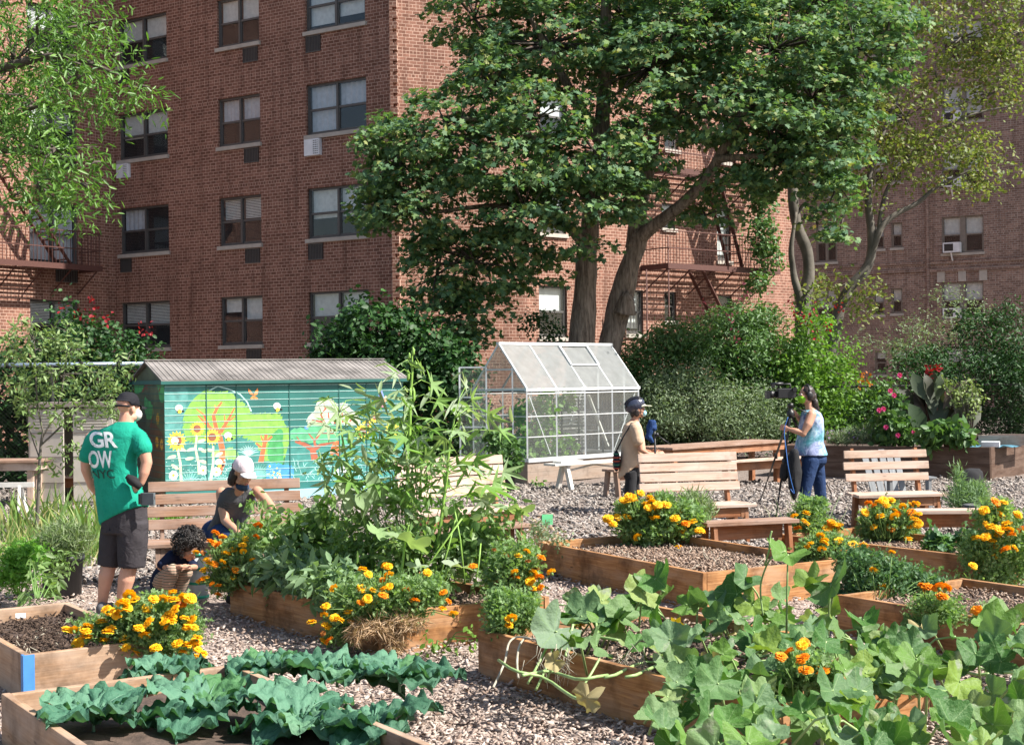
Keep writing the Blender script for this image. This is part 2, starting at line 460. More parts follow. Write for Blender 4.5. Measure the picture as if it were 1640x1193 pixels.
# ------------------------------------------------------------------ ground
m, nt, b = nodes('wood_chip_mulch')
v = coord(nt, 'Object')
vo = N(nt, 'ShaderNodeTexVoronoi'); vo.inputs['Scale'].default_value = 26; vo.inputs['Randomness'].default_value = 1
vd = noise_tex(nt, v, 7, 3, .6)
mp = N(nt, 'ShaderNodeMapping'); mp.inputs['Scale'].default_value = (1, 2.2, 1); mp.inputs['Rotation'].default_value = (0, 0, .6)
nt.links.new(v, mp.inputs['Vector']); nt.links.new(mp.outputs[0], vo.inputs['Vector'])
vo2 = N(nt, 'ShaderNodeTexVoronoi'); vo2.inputs['Scale'].default_value = 31
mp2 = N(nt, 'ShaderNodeMapping'); mp2.inputs['Scale'].default_value = (2.4, 1, 1); mp2.inputs['Rotation'].default_value = (0, 0, -.5)
nt.links.new(v, mp2.inputs['Vector']); nt.links.new(mp2.outputs[0], vo2.inputs['Vector'])
sep = N(nt, 'ShaderNodeSeparateColor'); nt.links.new(vo.outputs['Color'], sep.inputs[0])
sep2 = N(nt, 'ShaderNodeSeparateColor'); nt.links.new(vo2.outputs['Color'], sep2.inputs[0])
c1 = ramp(nt, sep.outputs[0], [(0, (.14, .105, .085)), (.4, (.32, .25, .215)), (.8, (.48, .39, .34)), (1, (.60, .51, .45))])
c2 = ramp(nt, sep2.outputs[0], [(0, (.14, .10, .08)), (.5, (.33, .27, .235)), (1, (.52, .45, .40))])
c = mixc(nt, .5, c1, c2)
fb = noise_tex(nt, v, .35, 5, .6)
c = mixc(nt, ramp(nt, fb, [(.4, (0, 0, 0)), (.65, (.55, .55, .55))]), c, (.24, .195, .175))
sx = N(nt, 'ShaderNodeSeparateXYZ'); nt.links.new(v, sx.inputs[0]); mrg = N(nt, 'ShaderNodeMapRange'); mrg.inputs['From Min'].default_value = 12.5; mrg.inputs['From Max'].default_value = 17; mrg.inputs['To Max'].default_value = .62
nt.links.new(sx.outputs[1], mrg.inputs['Value']); c = mixc(nt, mrg.outputs[0], c, mixc(nt, sep.outputs[2], (.09, .07, .06), (.26, .22, .195)))   # darker, greyer ground colour towards the back
nt.links.new(c, b.inputs['Base Color']); b.inputs['Roughness'].default_value = .95; b.inputs['Specular IOR Level'].default_value = .1
ad = N(nt, 'ShaderNodeMath', operation='ADD'); nt.links.new(sep.outputs[1], ad.inputs[0]); nt.links.new(sep2.outputs[1], ad.inputs[1])
bump(nt, b, ad.outputs[0], .8, .03)
MULCH = m
me_v = []; me_f = []
nx, ny = 90, 90
xs = np.concatenate([np.linspace(-90, -12, 12), np.linspace(-11, 11, 120), np.linspace(12, 90, 12)])
ys = np.concatenate([np.linspace(-12, 5, 8), np.linspace(5.5, 30, 150), np.linspace(31, 120, 14)])
XX, YY = np.meshgrid(xs, ys)
ZZ = np.zeros_like(XX)
for i in range(XX.shape[0]):
    for j in range(XX.shape[1]):
        x, y = XX[i, j], YY[i, j]
        if abs(x) < 11.5 and 5 < y < 30: ZZ[i, j] = .03 * noise.noise(Vector((x * 1.1, y * 1.1, 0))) + .012 * noise.noise(Vector((x * 5, y * 5, 3))) - .015
g = MB()
vs = np.stack([XX, YY, ZZ], -1).reshape(-1, 3); W_ = XX.shape[1]
fs = [(i * W_ + j, i * W_ + j + 1, (i + 1) * W_ + j + 1, (i + 1) * W_ + j) for i in range(XX.shape[0] - 1) for j in range(W_ - 1)]
g.add(vs, fs, 0, None, True)
o = link('ground', g.mesh('ground', MULCH)); tag(o, 'wood chip covered ground of the garden', kind='structure')
# loose chips lying on the ground
def in_frame(x, y, m=60, z=0):
    u = CX + x / y * F
    return -m < u < 1640 + m
CH_ = []
while len(CH_) < 70000:
    y = 6.6 + 14 * random.random() ** 1.9; x = random.uniform(-.38, .38) * y
    CH_.append((x, y, .004 + .02 * random.random() + .03 * noise.noise(Vector((x * 1.1, y * 1.1, 0)))))
CHIP = (np.array([[-.2, 0, 0], [.2, .05, 0], [.24, .8, .03], [0, 1, .05], [-.2, .85, .0], [-.18, .02, -.16], [.2, .05, -.16], [.22, .8, -.14], [0, 1, -.12], [-.2, .85, -.16]]),
        [[0, 1, 2, 3, 4], [0, 5, 6, 1], [1, 6, 7, 2], [2, 7, 8, 3], [3, 8, 9, 4], [4, 9, 5, 0]])
CHIPM = leafmat('wood_chip', [(.16, .11, .085), (.32, .245, .205), (.44, .35, .30), (.24, .18, .15), (.40, .33, .285), (.56, .47, .415)], 0.0, .9, .1)
o = leaves('wood_chips', CH_, .031, CHIPM, CHIP, up=1.5, spread=.45, svar=.6); tag(o, 'loose pale wood chips strewn over the ground', kind='stuff')
CH2 = []
while len(CH2) < 46000:
    y = 13.5 + 12 * random.random() ** 1.3; x = random.uniform(-.37, .37) * y
    CH2.append((x, y, .002 + .02 * random.random() + .03 * noise.noise(Vector((x * 1.1, y * 1.1, 0)))))
CHIPG = leafmat('grey_wood_chip', [(.13, .11, .095), (.24, .21, .19), (.33, .295, .27), (.18, .155, .135), (.39, .35, .32), (.28, .235, .20)], 0.0, .9, .1)  # greyer chip tones for the ground further back
o = leaves('wood_chips', CH2, .06, CHIPG, CHIP, up=1.4, spread=.5, svar=.6); tag(o, 'greyer wood chips around the benches and greenhouse', kind='stuff')

# ------------------------------------------------------------------ facades
class Facade:
    """vertical wall plane from A to B (ground points); s runs A->B, outward normal on the camera side"""
    def __init__(s, A, B, top, uoff=0):
        s.A = Vector((A[0], A[1], 0)); s.B = Vector((B[0], B[1], 0)); s.L = (s.B - s.A).length
        s.t = (s.B - s.A).normalized(); s.n = Vector((s.t.y, -s.t.x, 0)); s.top = top; s.holes = []; s.uoff = uoff
    def sz(s, u, v):
        a, b = _d(u, v); r = Vector((a, 1, b)); o = Vector((0, 0, CH))
        k = (s.A - o).dot(s.n) / r.dot(s.n); p = o + r * k
        return (p - s.A).dot(s.t), p.z
    def pt(s, q, z, out=0): return s.A + s.t * q + s.n * out + Vector((0, 0, z))
    def rz(s): return math.atan2(s.t.y, s.t.x)
    def wall(s, parent, mat, depth=.16, label=None):
        mb = MB()
        ss = sorted({0, s.L} | {h[0] for h in s.holes} | {h[1] for h in s.holes}); zs = sorted({-.3, s.top} | {h[2] for h in s.holes} | {h[3] for h in s.holes})
        for a, b in zip(ss[:-1], ss[1:]):
            for c, d in zip(zs[:-1], zs[1:]):
                if b - a < 1e-6 or d - c < 1e-6: continue
                ms, mz = (a + b) / 2, (c + d) / 2
                if any(h[0] < ms < h[1] and h[2] < mz < h[3] for h in s.holes): continue
                mb.add([s.pt(a, c), s.pt(b, c), s.pt(b, d), s.pt(a, d)], [(0, 1, 2, 3)], 0, [[(a + s.uoff, c), (b + s.uoff, c), (b + s.uoff, d), (a + s.uoff, d)]])
        for (a, b, c, d) in s.holes:
            for q in (a, b):
                mb.add([s.pt(q, c), s.pt(q, c, -depth), s.pt(q, d, -depth), s.pt(q, d)], [(0, 1, 2, 3)], 0, [[(q, c), (q + depth, c), (q + depth, d), (q, d)]])
            for z in (c, d):
                mb.add([s.pt(a, z), s.pt(b, z), s.pt(b, z, -depth), s.pt(a, z, -depth)], [(0, 1, 2, 3)], 0, [[(a, z), (b, z), (b, z + depth), (a, z + depth)]])
        return part('wall', mb, mat, parent, True, label)
    def bx(s, mb, a, b, c, d, o0, o1, mi=0):
        vs = [s.pt(a, c, o1), s.pt(b, c, o1), s.pt(b, c, o0), s.pt(a, c, o0), s.pt(a, d, o1), s.pt(b, d, o1), s.pt(b, d, o0), s.pt(a, d, o0)]
        mb.hexa(vs, mi)
def window(fc, parent, a, b, c, d, sashes=2, blinds=(.5, .5), sill=True, frame=None, style='blind', bars=0, mull=.07):
    """a..b along the wall, c..d in height; sashes side by side, each double hung"""
    fc.holes.append((a, b, c, d)); frame = frame or FRAME
    mb = MB(); o0, o1 = -.15, -.07
    fw = .055
    fc.bx(mb, a, a + fw, c, d, o0, o1); fc.bx(mb, b - fw, b, c, d, o0, o1)
    fc.bx(mb, a + fw, b - fw, d - fw, d, o0, o1); fc.bx(mb, a + fw, b - fw, c, c + fw, o0, o1)
    W = (b - a - 2 * fw - mull * (sashes - 1)) / sashes
    pane = MB(); bl = MB(); zm = (c + d) / 2
    for i in range(sashes):
        x0 = a + fw + i * (W + mull); x1 = x0 + W
        if i: fc.bx(mb, x0 - mull, x0, c + fw, d - fw, o0, o1 + .01)
        fc.bx(mb, x0, x1, zm - .03, zm + .03, o0 + .005, o1 - .012)
        for e in (x0, x1 - .035): fc.bx(mb, e, e + .035, c + fw, zm - .03, o0 + .01, o1 - .02)
        fc.bx(mb, x0 + .035, x1 - .035, c + fw, c + fw + .04, o0 + .01, o1 - .02)
        for z0, z1, off in ((c + fw, zm - .03, -.115), (zm + .03, d - fw, -.10)):
            pane.add([fc.pt(x0 + .005, z0, off), fc.pt(x1 - .005, z0, off), fc.pt(x1 - .005, z1, off), fc.pt(x0 + .005, z1, off)], [(0, 1, 2, 3)])
        fr = blinds[i % len(blinds)]
        if fr > 0:
            zb = d - fw - (d - c - 2 * fw) * fr
            if style == 'slats':
                z = d - fw
                while z > zb:
                    fc.bx(bl, x0 + .02, x1 - .02, z - .034, z - .006, -.19, -.185); z -= .045
            elif style == 'curtain':
                k = 10
                for q in range(k):
                    e0 = x0 + (x1 - x0) * q / k; e1 = x0 + (x1 - x0) * (q + 1) / k; of = -.20 - .03 * (q % 2)
                    bl.add([fc.pt(e0, zb, of), fc.pt(e1, zb, -.20 - .03 * ((q + 1) % 2)), fc.pt(e1, d - fw, -.20 - .03 * ((q + 1) % 2)), fc.pt(e0, d - fw, of)], [(0, 1, 2, 3)])
            else: fc.bx(bl, x0 + .01, x1 - .01, zb, d - fw, -.20, -.195)
    for q in range(bars):
        x = a + fw + (b - a - 2 * fw) * (q + 1) / (bars + 1); fc.bx(mb, x - .008, x + .008, c + fw, d - fw, -.05, -.034)
    wo = part('window', mb, frame, parent, True)
    part('pane', pane, PANE, wo, True)
    if bl.v: part('blind', bl, CURTAIN if style == 'curtain' else BLIND, wo, True)
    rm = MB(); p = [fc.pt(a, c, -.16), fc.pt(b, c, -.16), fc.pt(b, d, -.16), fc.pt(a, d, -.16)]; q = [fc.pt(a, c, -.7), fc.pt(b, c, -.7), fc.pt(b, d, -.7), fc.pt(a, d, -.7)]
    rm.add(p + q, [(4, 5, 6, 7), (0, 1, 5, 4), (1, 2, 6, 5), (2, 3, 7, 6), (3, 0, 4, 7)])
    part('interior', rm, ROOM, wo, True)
    if sill:
        sl = MB(); fc.bx(sl, a - .05, b + .05, c - .11, c - .002, -.1, .07); part('sill', sl, SILL, wo, True)
    return wo
def ac(fc, parent, a, b, c, d, white=True):
    mb = MB()
    if white:
        fc.bx(mb, a, b, c, d, -.02, .14)
        for k in range(7): z = c + .05 + (d - c - .1) * k / 6; fc.bx(mb, a + (b - a) * .62, b - .03, z - .012, z + .006, .14, .148, 1)
        for k in range(3): x = a + (b - a) * (.6 + .13 * k); fc.bx(mb, x, x + .012, c + .03, d - .03, .14, .150, 0)
    else:
        fc.bx(mb, a + .02, b - .02, c + .02, d - .02, -.02, .012, 1)
        for z in (c + .01, d - .01): fc.bx(mb, a, b, z - .012, z + .012, -.02, .03, 2)
        for x in (a + .01, b - .01): fc.bx(mb, x - .01, x + .01, c + .022, d - .022, -.02, .028, 1)
        for k in range(9): x = a + .04 + (b - a - .08) * k / 8; fc.bx(mb, x - .006, x + .006, c + .025, d - .025, .012, .022, 2)
    return part('air_conditioner' if white else 'vent_grille', mb, [ACW, GRILLE, FRAME], parent, True)

TOP = 21.0
KIN, KOUT = Vector((-12.17, 44.0, 0)), Vector((-3.04, 38.1, 0))
D2 = Vector((.545, .839, 0))
LW = Facade(KIN - D2 * 7.5, KIN, TOP, 3.1)
MF = Facade(KIN, KOUT, TOP, .0)
KB = Vector((.45, 39.58, 0)); KE = Vector((9.27, 46.8, 0))
S1 = Facade(KOUT, KB, TOP, .06); S2 = Facade(KB, KE, TOP, .31)
BACK = Facade(KE, KE + Vector((-6, 9, 0)), TOP)
blg = thing('apartment_building', 'red brick apartment building with angled wings and rusty fire escapes behind the shed and maple', 'building', (-3.04, 38.1, 0))
rowz = [MF.sz(190, 185)[1], MF.sz(196, 485)[1]]
pitch = (rowz[0] - rowz[1]) / 2
zt = [rowz[0] + pitch * (1 - r) for r in range(-2, 4)]     # tops of rows -2..3
hgt = MF.sz(190, 185)[1] - MF.sz(193, 258)[1]
print('PITCH', pitch, 'HGT', hgt, 'ZT', zt)
cols = [(MF.sz(190, 185)[0], MF.sz(268, 175)[0]), (MF.sz(349, 157)[0], MF.sz(416, 146)[0]), (MF.sz(490, 131)[0], MF.sz(586, 117)[0])]
BLN = {(0, 0): (.5, .48), (0, 1): (.55, .5), (0, 2): (.5, 0), (0, 3): (.45, .5), (1, 0): (.5, .5), (1, 1): (.5, .5), (1, 2): (.45, .45), (1, 3): (.3, .5), (2, 0): (.9, .8), (2, 1): (.95, .45), (2, 2): (.6, .6), (2, 3): (.5, .5)}
STY = {(0, 2): 'curtain', (1, 2): 'slats', (0, 3): 'slats', (2, 0): 'blind', (2, 1): 'curtain', (1, 1): 'curtain'}
for ci, (a, b) in enumerate(cols):
    for ri, r in enumerate(range(-2, 4)):
        t = zt[ri]
        window(MF, blg, a, b, t - hgt, t, 2, BLN.get((ci, r), (.5, .6)), style=STY.get((ci, r), 'blind'))
        zs_ = t - hgt - .13
        if ci == 0: ac(MF, blg, a + .02, a + .5, zs_ - .42, zs_, r == 1)
        if ci == 1: ac(MF, blg, b - .62, b - .06, zs_ - .42, zs_, False)
        if ci == 2: ac(MF, blg, a + .02, a + .55, zs_ - .45, zs_, r == 1)
a, b = LW.sz(47, 380)[0], LW.sz(125, 380)[0]
print('LW', a, b, LW.L)
for ri, r in enumerate(range(-2, 4)):
    t = zt[ri]
    zb = t - hgt if r != 2 else LW.sz(90, 424)[1]
    window(LW, blg, a, b, zb, t, 2, (.55, .5) if r != 2 else (.95, .95), style='curtain' if r == 2 else 'slats')
    ac(LW, blg, b - .85, b - .05, zb - .5, zb - .13, False)
# the sunlit side
def wpx(fc, u0, v0, u1, v1, **k):
    s0, z1 = fc.sz(u0, v0); s1, _ = fc.sz(u1, v0); z0 = fc.sz((u0 + u1) / 2, v1)[1]
    return window(fc, blg, s0, s1, z0, z1, **k)
wpx(S2, 862, 308, 906, 374, sashes=1, blinds=(.5,), mull=0)
wpx(S2, 863, 457, 908, 540, sashes=1, blinds=(.5,), mull=0)
wpx(S2, 864, 150, 908, 220, sashes=1, blinds=(.5,), mull=0)
wpx(S2, 1002, 464, 1030, 535, sashes=1, blinds=(.9,), bars=3)
wpx(S2, 1064, 467, 1083, 514, sashes=1, blinds=(0,))
wpx(S2, 1150, 473, 1172, 515, sashes=1, blinds=(0,))
wpx(S2, 1060, 325, 1081, 366, sashes=1, blinds=(.5,))
wpx(S2, 1148, 333, 1170, 418, sashes=1, blinds=(.9,))
wpx(S2, 1152, 190, 1174, 260, sashes=1, blinds=(.6,))
wpx(S2, 1064, 180, 1086, 240, sashes=1, blinds=(.6,))
for f in (LW, MF, S1, S2, BACK): f.wall(blg, BRICK)
# toothed brick corner
mb = MB(); qd, qn = Vector((math.cos(R(-5)), math.sin(R(-5)), 0)), Vector((math.sin(R(-5)), -math.cos(R(-5)), 0)); prof = [(-.1, 0), (.1, 0)]; z = .1
while z < TOP: prof += [(.1, z + .19), (-.02, z + .19), (-.02, z + .285), (.1, z + .285)]; z += .285
prof += [(.1, TOP), (-.1, TOP)]; np_ = len(prof)
fr_ = [KOUT + qd * a + qn * .09 + V(0, 0, b) for a, b in prof]; bk_ = [q - qn * .12 for q in fr_]
strip = [(i, (i + 1) % np_, np_ + (i + 1) % np_, np_ + i) for i in range(np_)]
mb.add(fr_ + bk_, strip + [tuple(range(np_))], 0, [[(prof[k % np_][0] + .2, prof[k % np_][1]) for k in f_] for f_ in strip] + [[(a + .2, b) for a, b in prof]])
part('quoin', mb, BRICK, blg, True)
rf = MB(); rf.add([LW.A + V(0, 0, TOP), MF.A + V(0, 0, TOP), MF.B + V(0, 0, TOP), S2.A + V(0, 0, TOP), S2.B + V(0, 0, TOP), BACK.B + V(0, 0, TOP), V(-14, 58, TOP), V(-22, 45, TOP)], [tuple(range(8))])
part('roof', rf, plain('roof_felt', (.08, .08, .08), .9), blg, True)
# fire escape on the sunlit side
def fire_escape(fc, s0, s1, z, dep, post_z0=None, lad=(), stair=None):
    mb = MB()
    fc.bx(mb, s0, s1, z - .16, z, dep - .03, dep + .0)
    fc.bx(mb, s0, s0 + .04, z - .16, z, 0, dep - .03); fc.bx(mb, s1 - .04, s1, z - .16, z, 0, dep - .03)
    k = 9
    for i in range(k):
        o = .04 + (dep - .1) * i / (k - 1); fc.bx(mb, s0 + .04, s1 - .04, z - .06, z - .03, o, o + .035)
    n = int((s1 - s0) / .9)
    for i in range(n + 1):
        q = s0 + .1 + (s1 - s0 - .2) * i / n
        mb.beam(fc.pt(q, z - .07, .02), fc.pt(q, z - .07, dep - .04), .03, .03)
        mb.beam(fc.pt(q, z - .8, .01), fc.pt(q, z - .13, dep - .1), .03, .03)
    fe = part('fire_escape', mb, RUST, blg, True)
    rl = MB()
    for h in (.45, .95): rl.beam(fc.pt(s0, z + h, dep - .015), fc.pt(s1, z + h, dep - .015), .03, .03); rl.beam(fc.pt(s0 + .015, z + h, 0), fc.pt(s0 + .015, z + h, dep), .03, .03); rl.beam(fc.pt(s1 - .015, z + h, 0), fc.pt(s1 - .015, z + h, dep), .03, .03)
    q = s0 + .1
    while q < s1: rl.beam(fc.pt(q, z, dep - .015), fc.pt(q, z + .95, dep - .015), .016, .016); q += .13
    q = .12
    while q < dep: rl.beam(fc.pt(s0 + .015, z, q), fc.pt(s0 + .015, z + .95, q), .016, .016); rl.beam(fc.pt(s1 - .015, z, q), fc.pt(s1 - .015, z + .95, q), .016, .016); q += .13
    part('railing', rl, RUST, fe, True)
    for (qa, za, qb, zb, o) in lad:
        lb = MB(); dd = .55
        for e in (o, o + dd): lb.beam(fc.pt(qa, za, e), fc.pt(qb, zb, e), .03, .12, up=fc.n)
        m_ = max(3, int(abs(za - zb) / .27))
        for i in range(m_):
            t = (i + .5) / m_; lb.beam(fc.pt(qa + (qb - qa) * t, za + (zb - za) * t, o), fc.pt(qa + (qb - qa) * t, za + (zb - za) * t, o + dd), .16, .025)
        part('ladder', lb, RUST, fe, True)
    return fe
s0, z0 = S2.sz(1022, 428); s1, z1 = S2.sz(1205, 445)
zf = (z0 + z1) / 2
la, lb_ = S2.sz(1127, 330), S2.sz(1150, 425)
ld1, ld2 = S2.sz(1095, 440), S2.sz(1135, 490)
fire_escape(S2, s0 + .1, s1, zf + .12, 1.15, lad=[(la[0] - .3, zf + 2.9, lb_[0] + .1, zf + .15, .35), (ld1[0] - .1, zf - .05, ld2[0] + .1, zf - 1.9, .35)])
fire_escape(S2, s0 + .1, s1, zf + 2.92, 1.15, lad=[(la[0] + .3, zf + 5.7, lb_[0] + .6, zf + 2.95, .35)])
mb = MB()
for q in (s0 + .15,):
    mb.tube([S2.pt(q, 0, 1.1), S2.pt(q, zf + .9, 1.1)], .022, 6); mb.tube([S2.pt(q - .9, 0, 1.1), S2.pt(q - .9, zf - .1, 1.1)], .022, 6)
part('post', mb, RUST, blg, True)
s0, z0 = LW.sz(128, 432)
fire_escape(LW, LW.L * 0 + .2, s0, z0 + .05, 1.0, lad=[(LW.sz(5, 330)[0] - .6, z0 + 2.8, LW.sz(82, 425)[0], z0 + .05, .3)])

# the far building on the right
RA = P(1180, 605, 66); RB = P(1720, 605, 58.5)
RF = Facade(RA, RB, 30, 0)
rb = thing('apartment_building', 'brown brick apartment block in the right background with paired narrow windows', 'building', (RF.A.x, RF.A.y, 0))
def wpr(u0, v0, u1, v1, **k):
    s0, z1 = RF.sz(u0, v0); s1, _ = RF.sz(u1, v0); z0 = RF.sz((u0 + u1) / 2, v1)[1]
    w_ = window(RF, rb, s0, s1, z0, z1, **k); return s0, s1, z0, z1
for dv, bl in ((0, (.5, .5)), (105, (.5, .5)), (-105, (.5, .6)), (-210, (.8, .8)), (-310, (.5, .5))):
    a, b, c, d = wpr(1508, 348 + dv, 1575, 405 + dv, frame=FRAME_TAN, blinds=bl, mull=.22)
    if dv > -300:
        mb = MB(); RF.bx(mb, a + .12, a + .82, c + .02, c + .44, .0, .35); RF.bx(mb, a + .18, a + .55, c + .08, c + .38, .35, .36, 1)
        mb.beam(RF.pt(a + .45, c - .35, .02), RF.pt(a + .45, c + .01, .3), .05, .05)
        part('air_conditioner', mb, [ACW, GRILLE], rb, True)
    if dv == 105:
        for q in (a - .02, (a + b) / 2, b - .0):
            mb = MB(); RF.bx(mb, q - .16, q + .16, d + .02, d + .5, 0, .04); part('keystone', mb, SILL, rb, True)
    wpr(1398, 360 + dv, 1416, 399 + dv, sashes=1, blinds=(.5,), frame=FRAME_TAN)
    wpr(1427, 357 + dv, 1445, 397 + dv, sashes=1, blinds=(.5,), frame=FRAME_TAN)
    wpr(1306, 358 + dv, 1340, 420 + dv, sashes=2, blinds=(.5, .5), frame=FRAME_TAN)
wpr(1401, 562, 1420, 600, sashes=1, blinds=(.3,), frame=FRAME_TAN); wpr(1432, 561, 1450, 600, sashes=1, blinds=(.3,), frame=FRAME_TAN)
wpr(1512, 555, 1578, 605, frame=FRAME_TAN, mull=.22)
RF.wall(rb, BRICK_FAR)
mb = MB()
for v0, x0, x1 in ((440, 1290, 1480), (432, 1486, 1700)):
    s0, z0 = RF.sz(x0, v0); s1, _ = RF.sz(x1, v0)
    RF.bx(mb, s0, s1, z0 - .12, z0, 0, .07); RF.bx(mb, s0, s1, z0 + .22, z0 + .32, 0, .07)
s0, _ = RF.sz(1484, 400); RF.bx(mb, s0, s0 + .12, 0, 30, 0, .09)
part('cornice', mb, BRICK_FAR, rb, True)
SD = Facade(RF.B, RF.B + V(3, 8, 0), 30); SD.wall(rb, BRICK_FAR)
# ------------------------------------------------------------------ timber
BEDW = woodmat('cedar_plank', (.24, .095, .03), (.56, .30, .13), (.42, .27, .17), .1, stain=.8)
BEDG = woodmat('weathered_plank', (.28, .15, .075), (.52, .34, .21), (.38, .30, .24), .3, stain=.6)
SLATW = woodmat('pale_cedar_slat', (.30, .185, .125), (.62, .45, .345), (.54, .44, .38), .4, stain=.45)
FRAMEW = woodmat('red_shade_toned_frame', (.20, .07, .028), (.42, .18, .08), (.34, .2, .13), .2, stain=.5)  # redder unaged wood; the colour also takes in the frames' shaded look
GREYW = woodmat('grey_weathered_slat', (.17, .085, .05), (.38, .23, .15), (.34, .26, .22), .3, stain=.4)
DARKW = woodmat('dark_stained_timber', (.055, .032, .022), (.12, .07, .048), (.16, .11, .085), .2)
SOIL = plain('garden_soil', (.075, .05, .038), .95, scale=14, var=.5, bmp=.8)
SOILM = plain('mulched_soil', (.22, .155, .12), .95, scale=26, var=.5, bmp=.8)
def bed(label, pts, h, mat, soil, sz, t=.045, rows=1, gtag='raised timber garden beds'):
    """pts: four ground corners (x,y) in order round the bed"""
    p = [Vector((q[0], q[1], 0)) for q in pts]
    c = sum(p, Vector()) / 4
    th = thing('raised_bed', label, 'garden bed', (c.x, c.y, 0), group=gtag)
    for i in range(4):
        a, b = p[i], p[(i + 1) % 4]; d = (b - a).normalized(); n = Vector((d.y, -d.x, 0))
        if n.dot(c - a) < 0: n = -n
        e0, e1 = (0, 0) if i % 2 == 0 else (t + .002, t + .002)
        hh = h - (.004 if i % 2 else 0)
        for r in range(rows):
            z0, z1 = -.03 + (hh + .03) * r / rows + (.003 if r else 0), -.03 + (hh + .03) * (r + 1) / rows
            mb = MB(); mb.beam(a + d * e0 + n * t / 2 + V(0, 0, (z0 + z1) / 2), b - d * e1 + n * t / 2 + V(0, 0, (z0 + z1) / 2), t, z1 - z0)
            bevel(part('plank', mb, mat, th, True), .005)
    mb = MB(); k = 26
    def L(s, q): return (p[0] * (1 - s) + p[1] * s) * (1 - q) + (p[3] * (1 - s) + p[2] * s) * q
    def sh(x): return .02 + .96 * x
    vs = []
    for i in range(k + 1):
        for j in range(k + 1):
            q = L(sh(i / k), sh(j / k)); vs.append(q + V(0, 0, sz + .03 * noise.noise(q * 2.5) + .018 * noise.noise(q * 9)))
    mb.add(vs, [(i * (k + 1) + j, i * (k + 1) + j + 1, (i + 1) * (k + 1) + j + 1, (i + 1) * (k + 1) + j) for i in range(k) for j in range(k)], 0, None, True)
    part('soil', mb, soil, th, True)
    return th, p
def px_bed(label, Lp, Np, Rp, h, mat, soil, sz, **k):
    a, n, r = G(*Lp, h), G(*Np, h), G(*Rp, h)
    kx = a + r - n
    return bed(label, [a.xy, n.xy, r.xy, kx.xy], h, mat, soil, sz, **k)
BED_M, pM = px_bed('raised cedar bed overflowing with pepper, sage and marigold in the middle of the garden', (368, 932), (605, 981), (880, 955), .28, BEDW, SOIL, .2)
BED_B, pB = px_bed('raised cedar bed of bare mulched soil with one big marigold at its back corner', (858, 867), (1125, 917), (1345, 895), .3, BEDW, SOILM, .2)
BED_C, pC = px_bed('long raised cedar bed with wilted stalks, nearest the bench of three pale slats', (1243, 855), (1572, 892), (1700, 878), .27, BEDW, SOILM, .17)
A2 = Vector((.555, -.832, 0)); B2 = Vector((.832, .555, 0))
q = G(1340, 952, .28); BED_D, pD = bed('low raised bed with tall orange marigold stems beside the squash leaves', [q.xy, (q + A2 * 2.3).xy, (q + A2 * 2.3 + B2 * 1.4).xy, (q + B2 * 1.4).xy], .28, BEDW, SOIL, .2)
q = G(765, 1007, .3); BED_E, pE = bed('dark weathered front bed smothered in squash vines', [q.xy, (q + A2 * 2.4).xy, (q + A2 * 2.4 + B2 * 1.5).xy, (q + B2 * 1.5).xy], .3, BEDW, SOIL, .22)
q = G(255, 1024, .3); BED_G, pG = bed('left front bed with dark bare soil and a blue painted plank end', [q.xy, (q - B2 * .82).xy, (q - B2 * .82 - A2 * 1.9).xy, (q - A2 * 1.9).xy], .3, BEDG, SOIL, .2)
mb = MB(); e = q - B2 * .82; e.z = 0; mb.hexa([e + B2 * a + A2 * b + V(0, 0, z) for z in (-.02, .299) for a, b in ((-.012, .012), (.055, .012), (.055, -.04), (-.012, -.04))]); part('painted_end', mb, plain('blue_paint', (.05, .2, .5), .6), BED_G, True)
q = G(375, 1062, .28); BED_H, pH = bed('lowest front bed filled with blue green kale', [q.xy, (q + A2 * 2.4).xy, (q + A2 * 2.4 - B2 * 1.3).xy, (q - B2 * 1.3).xy], .28, BEDG, SOIL, .17)

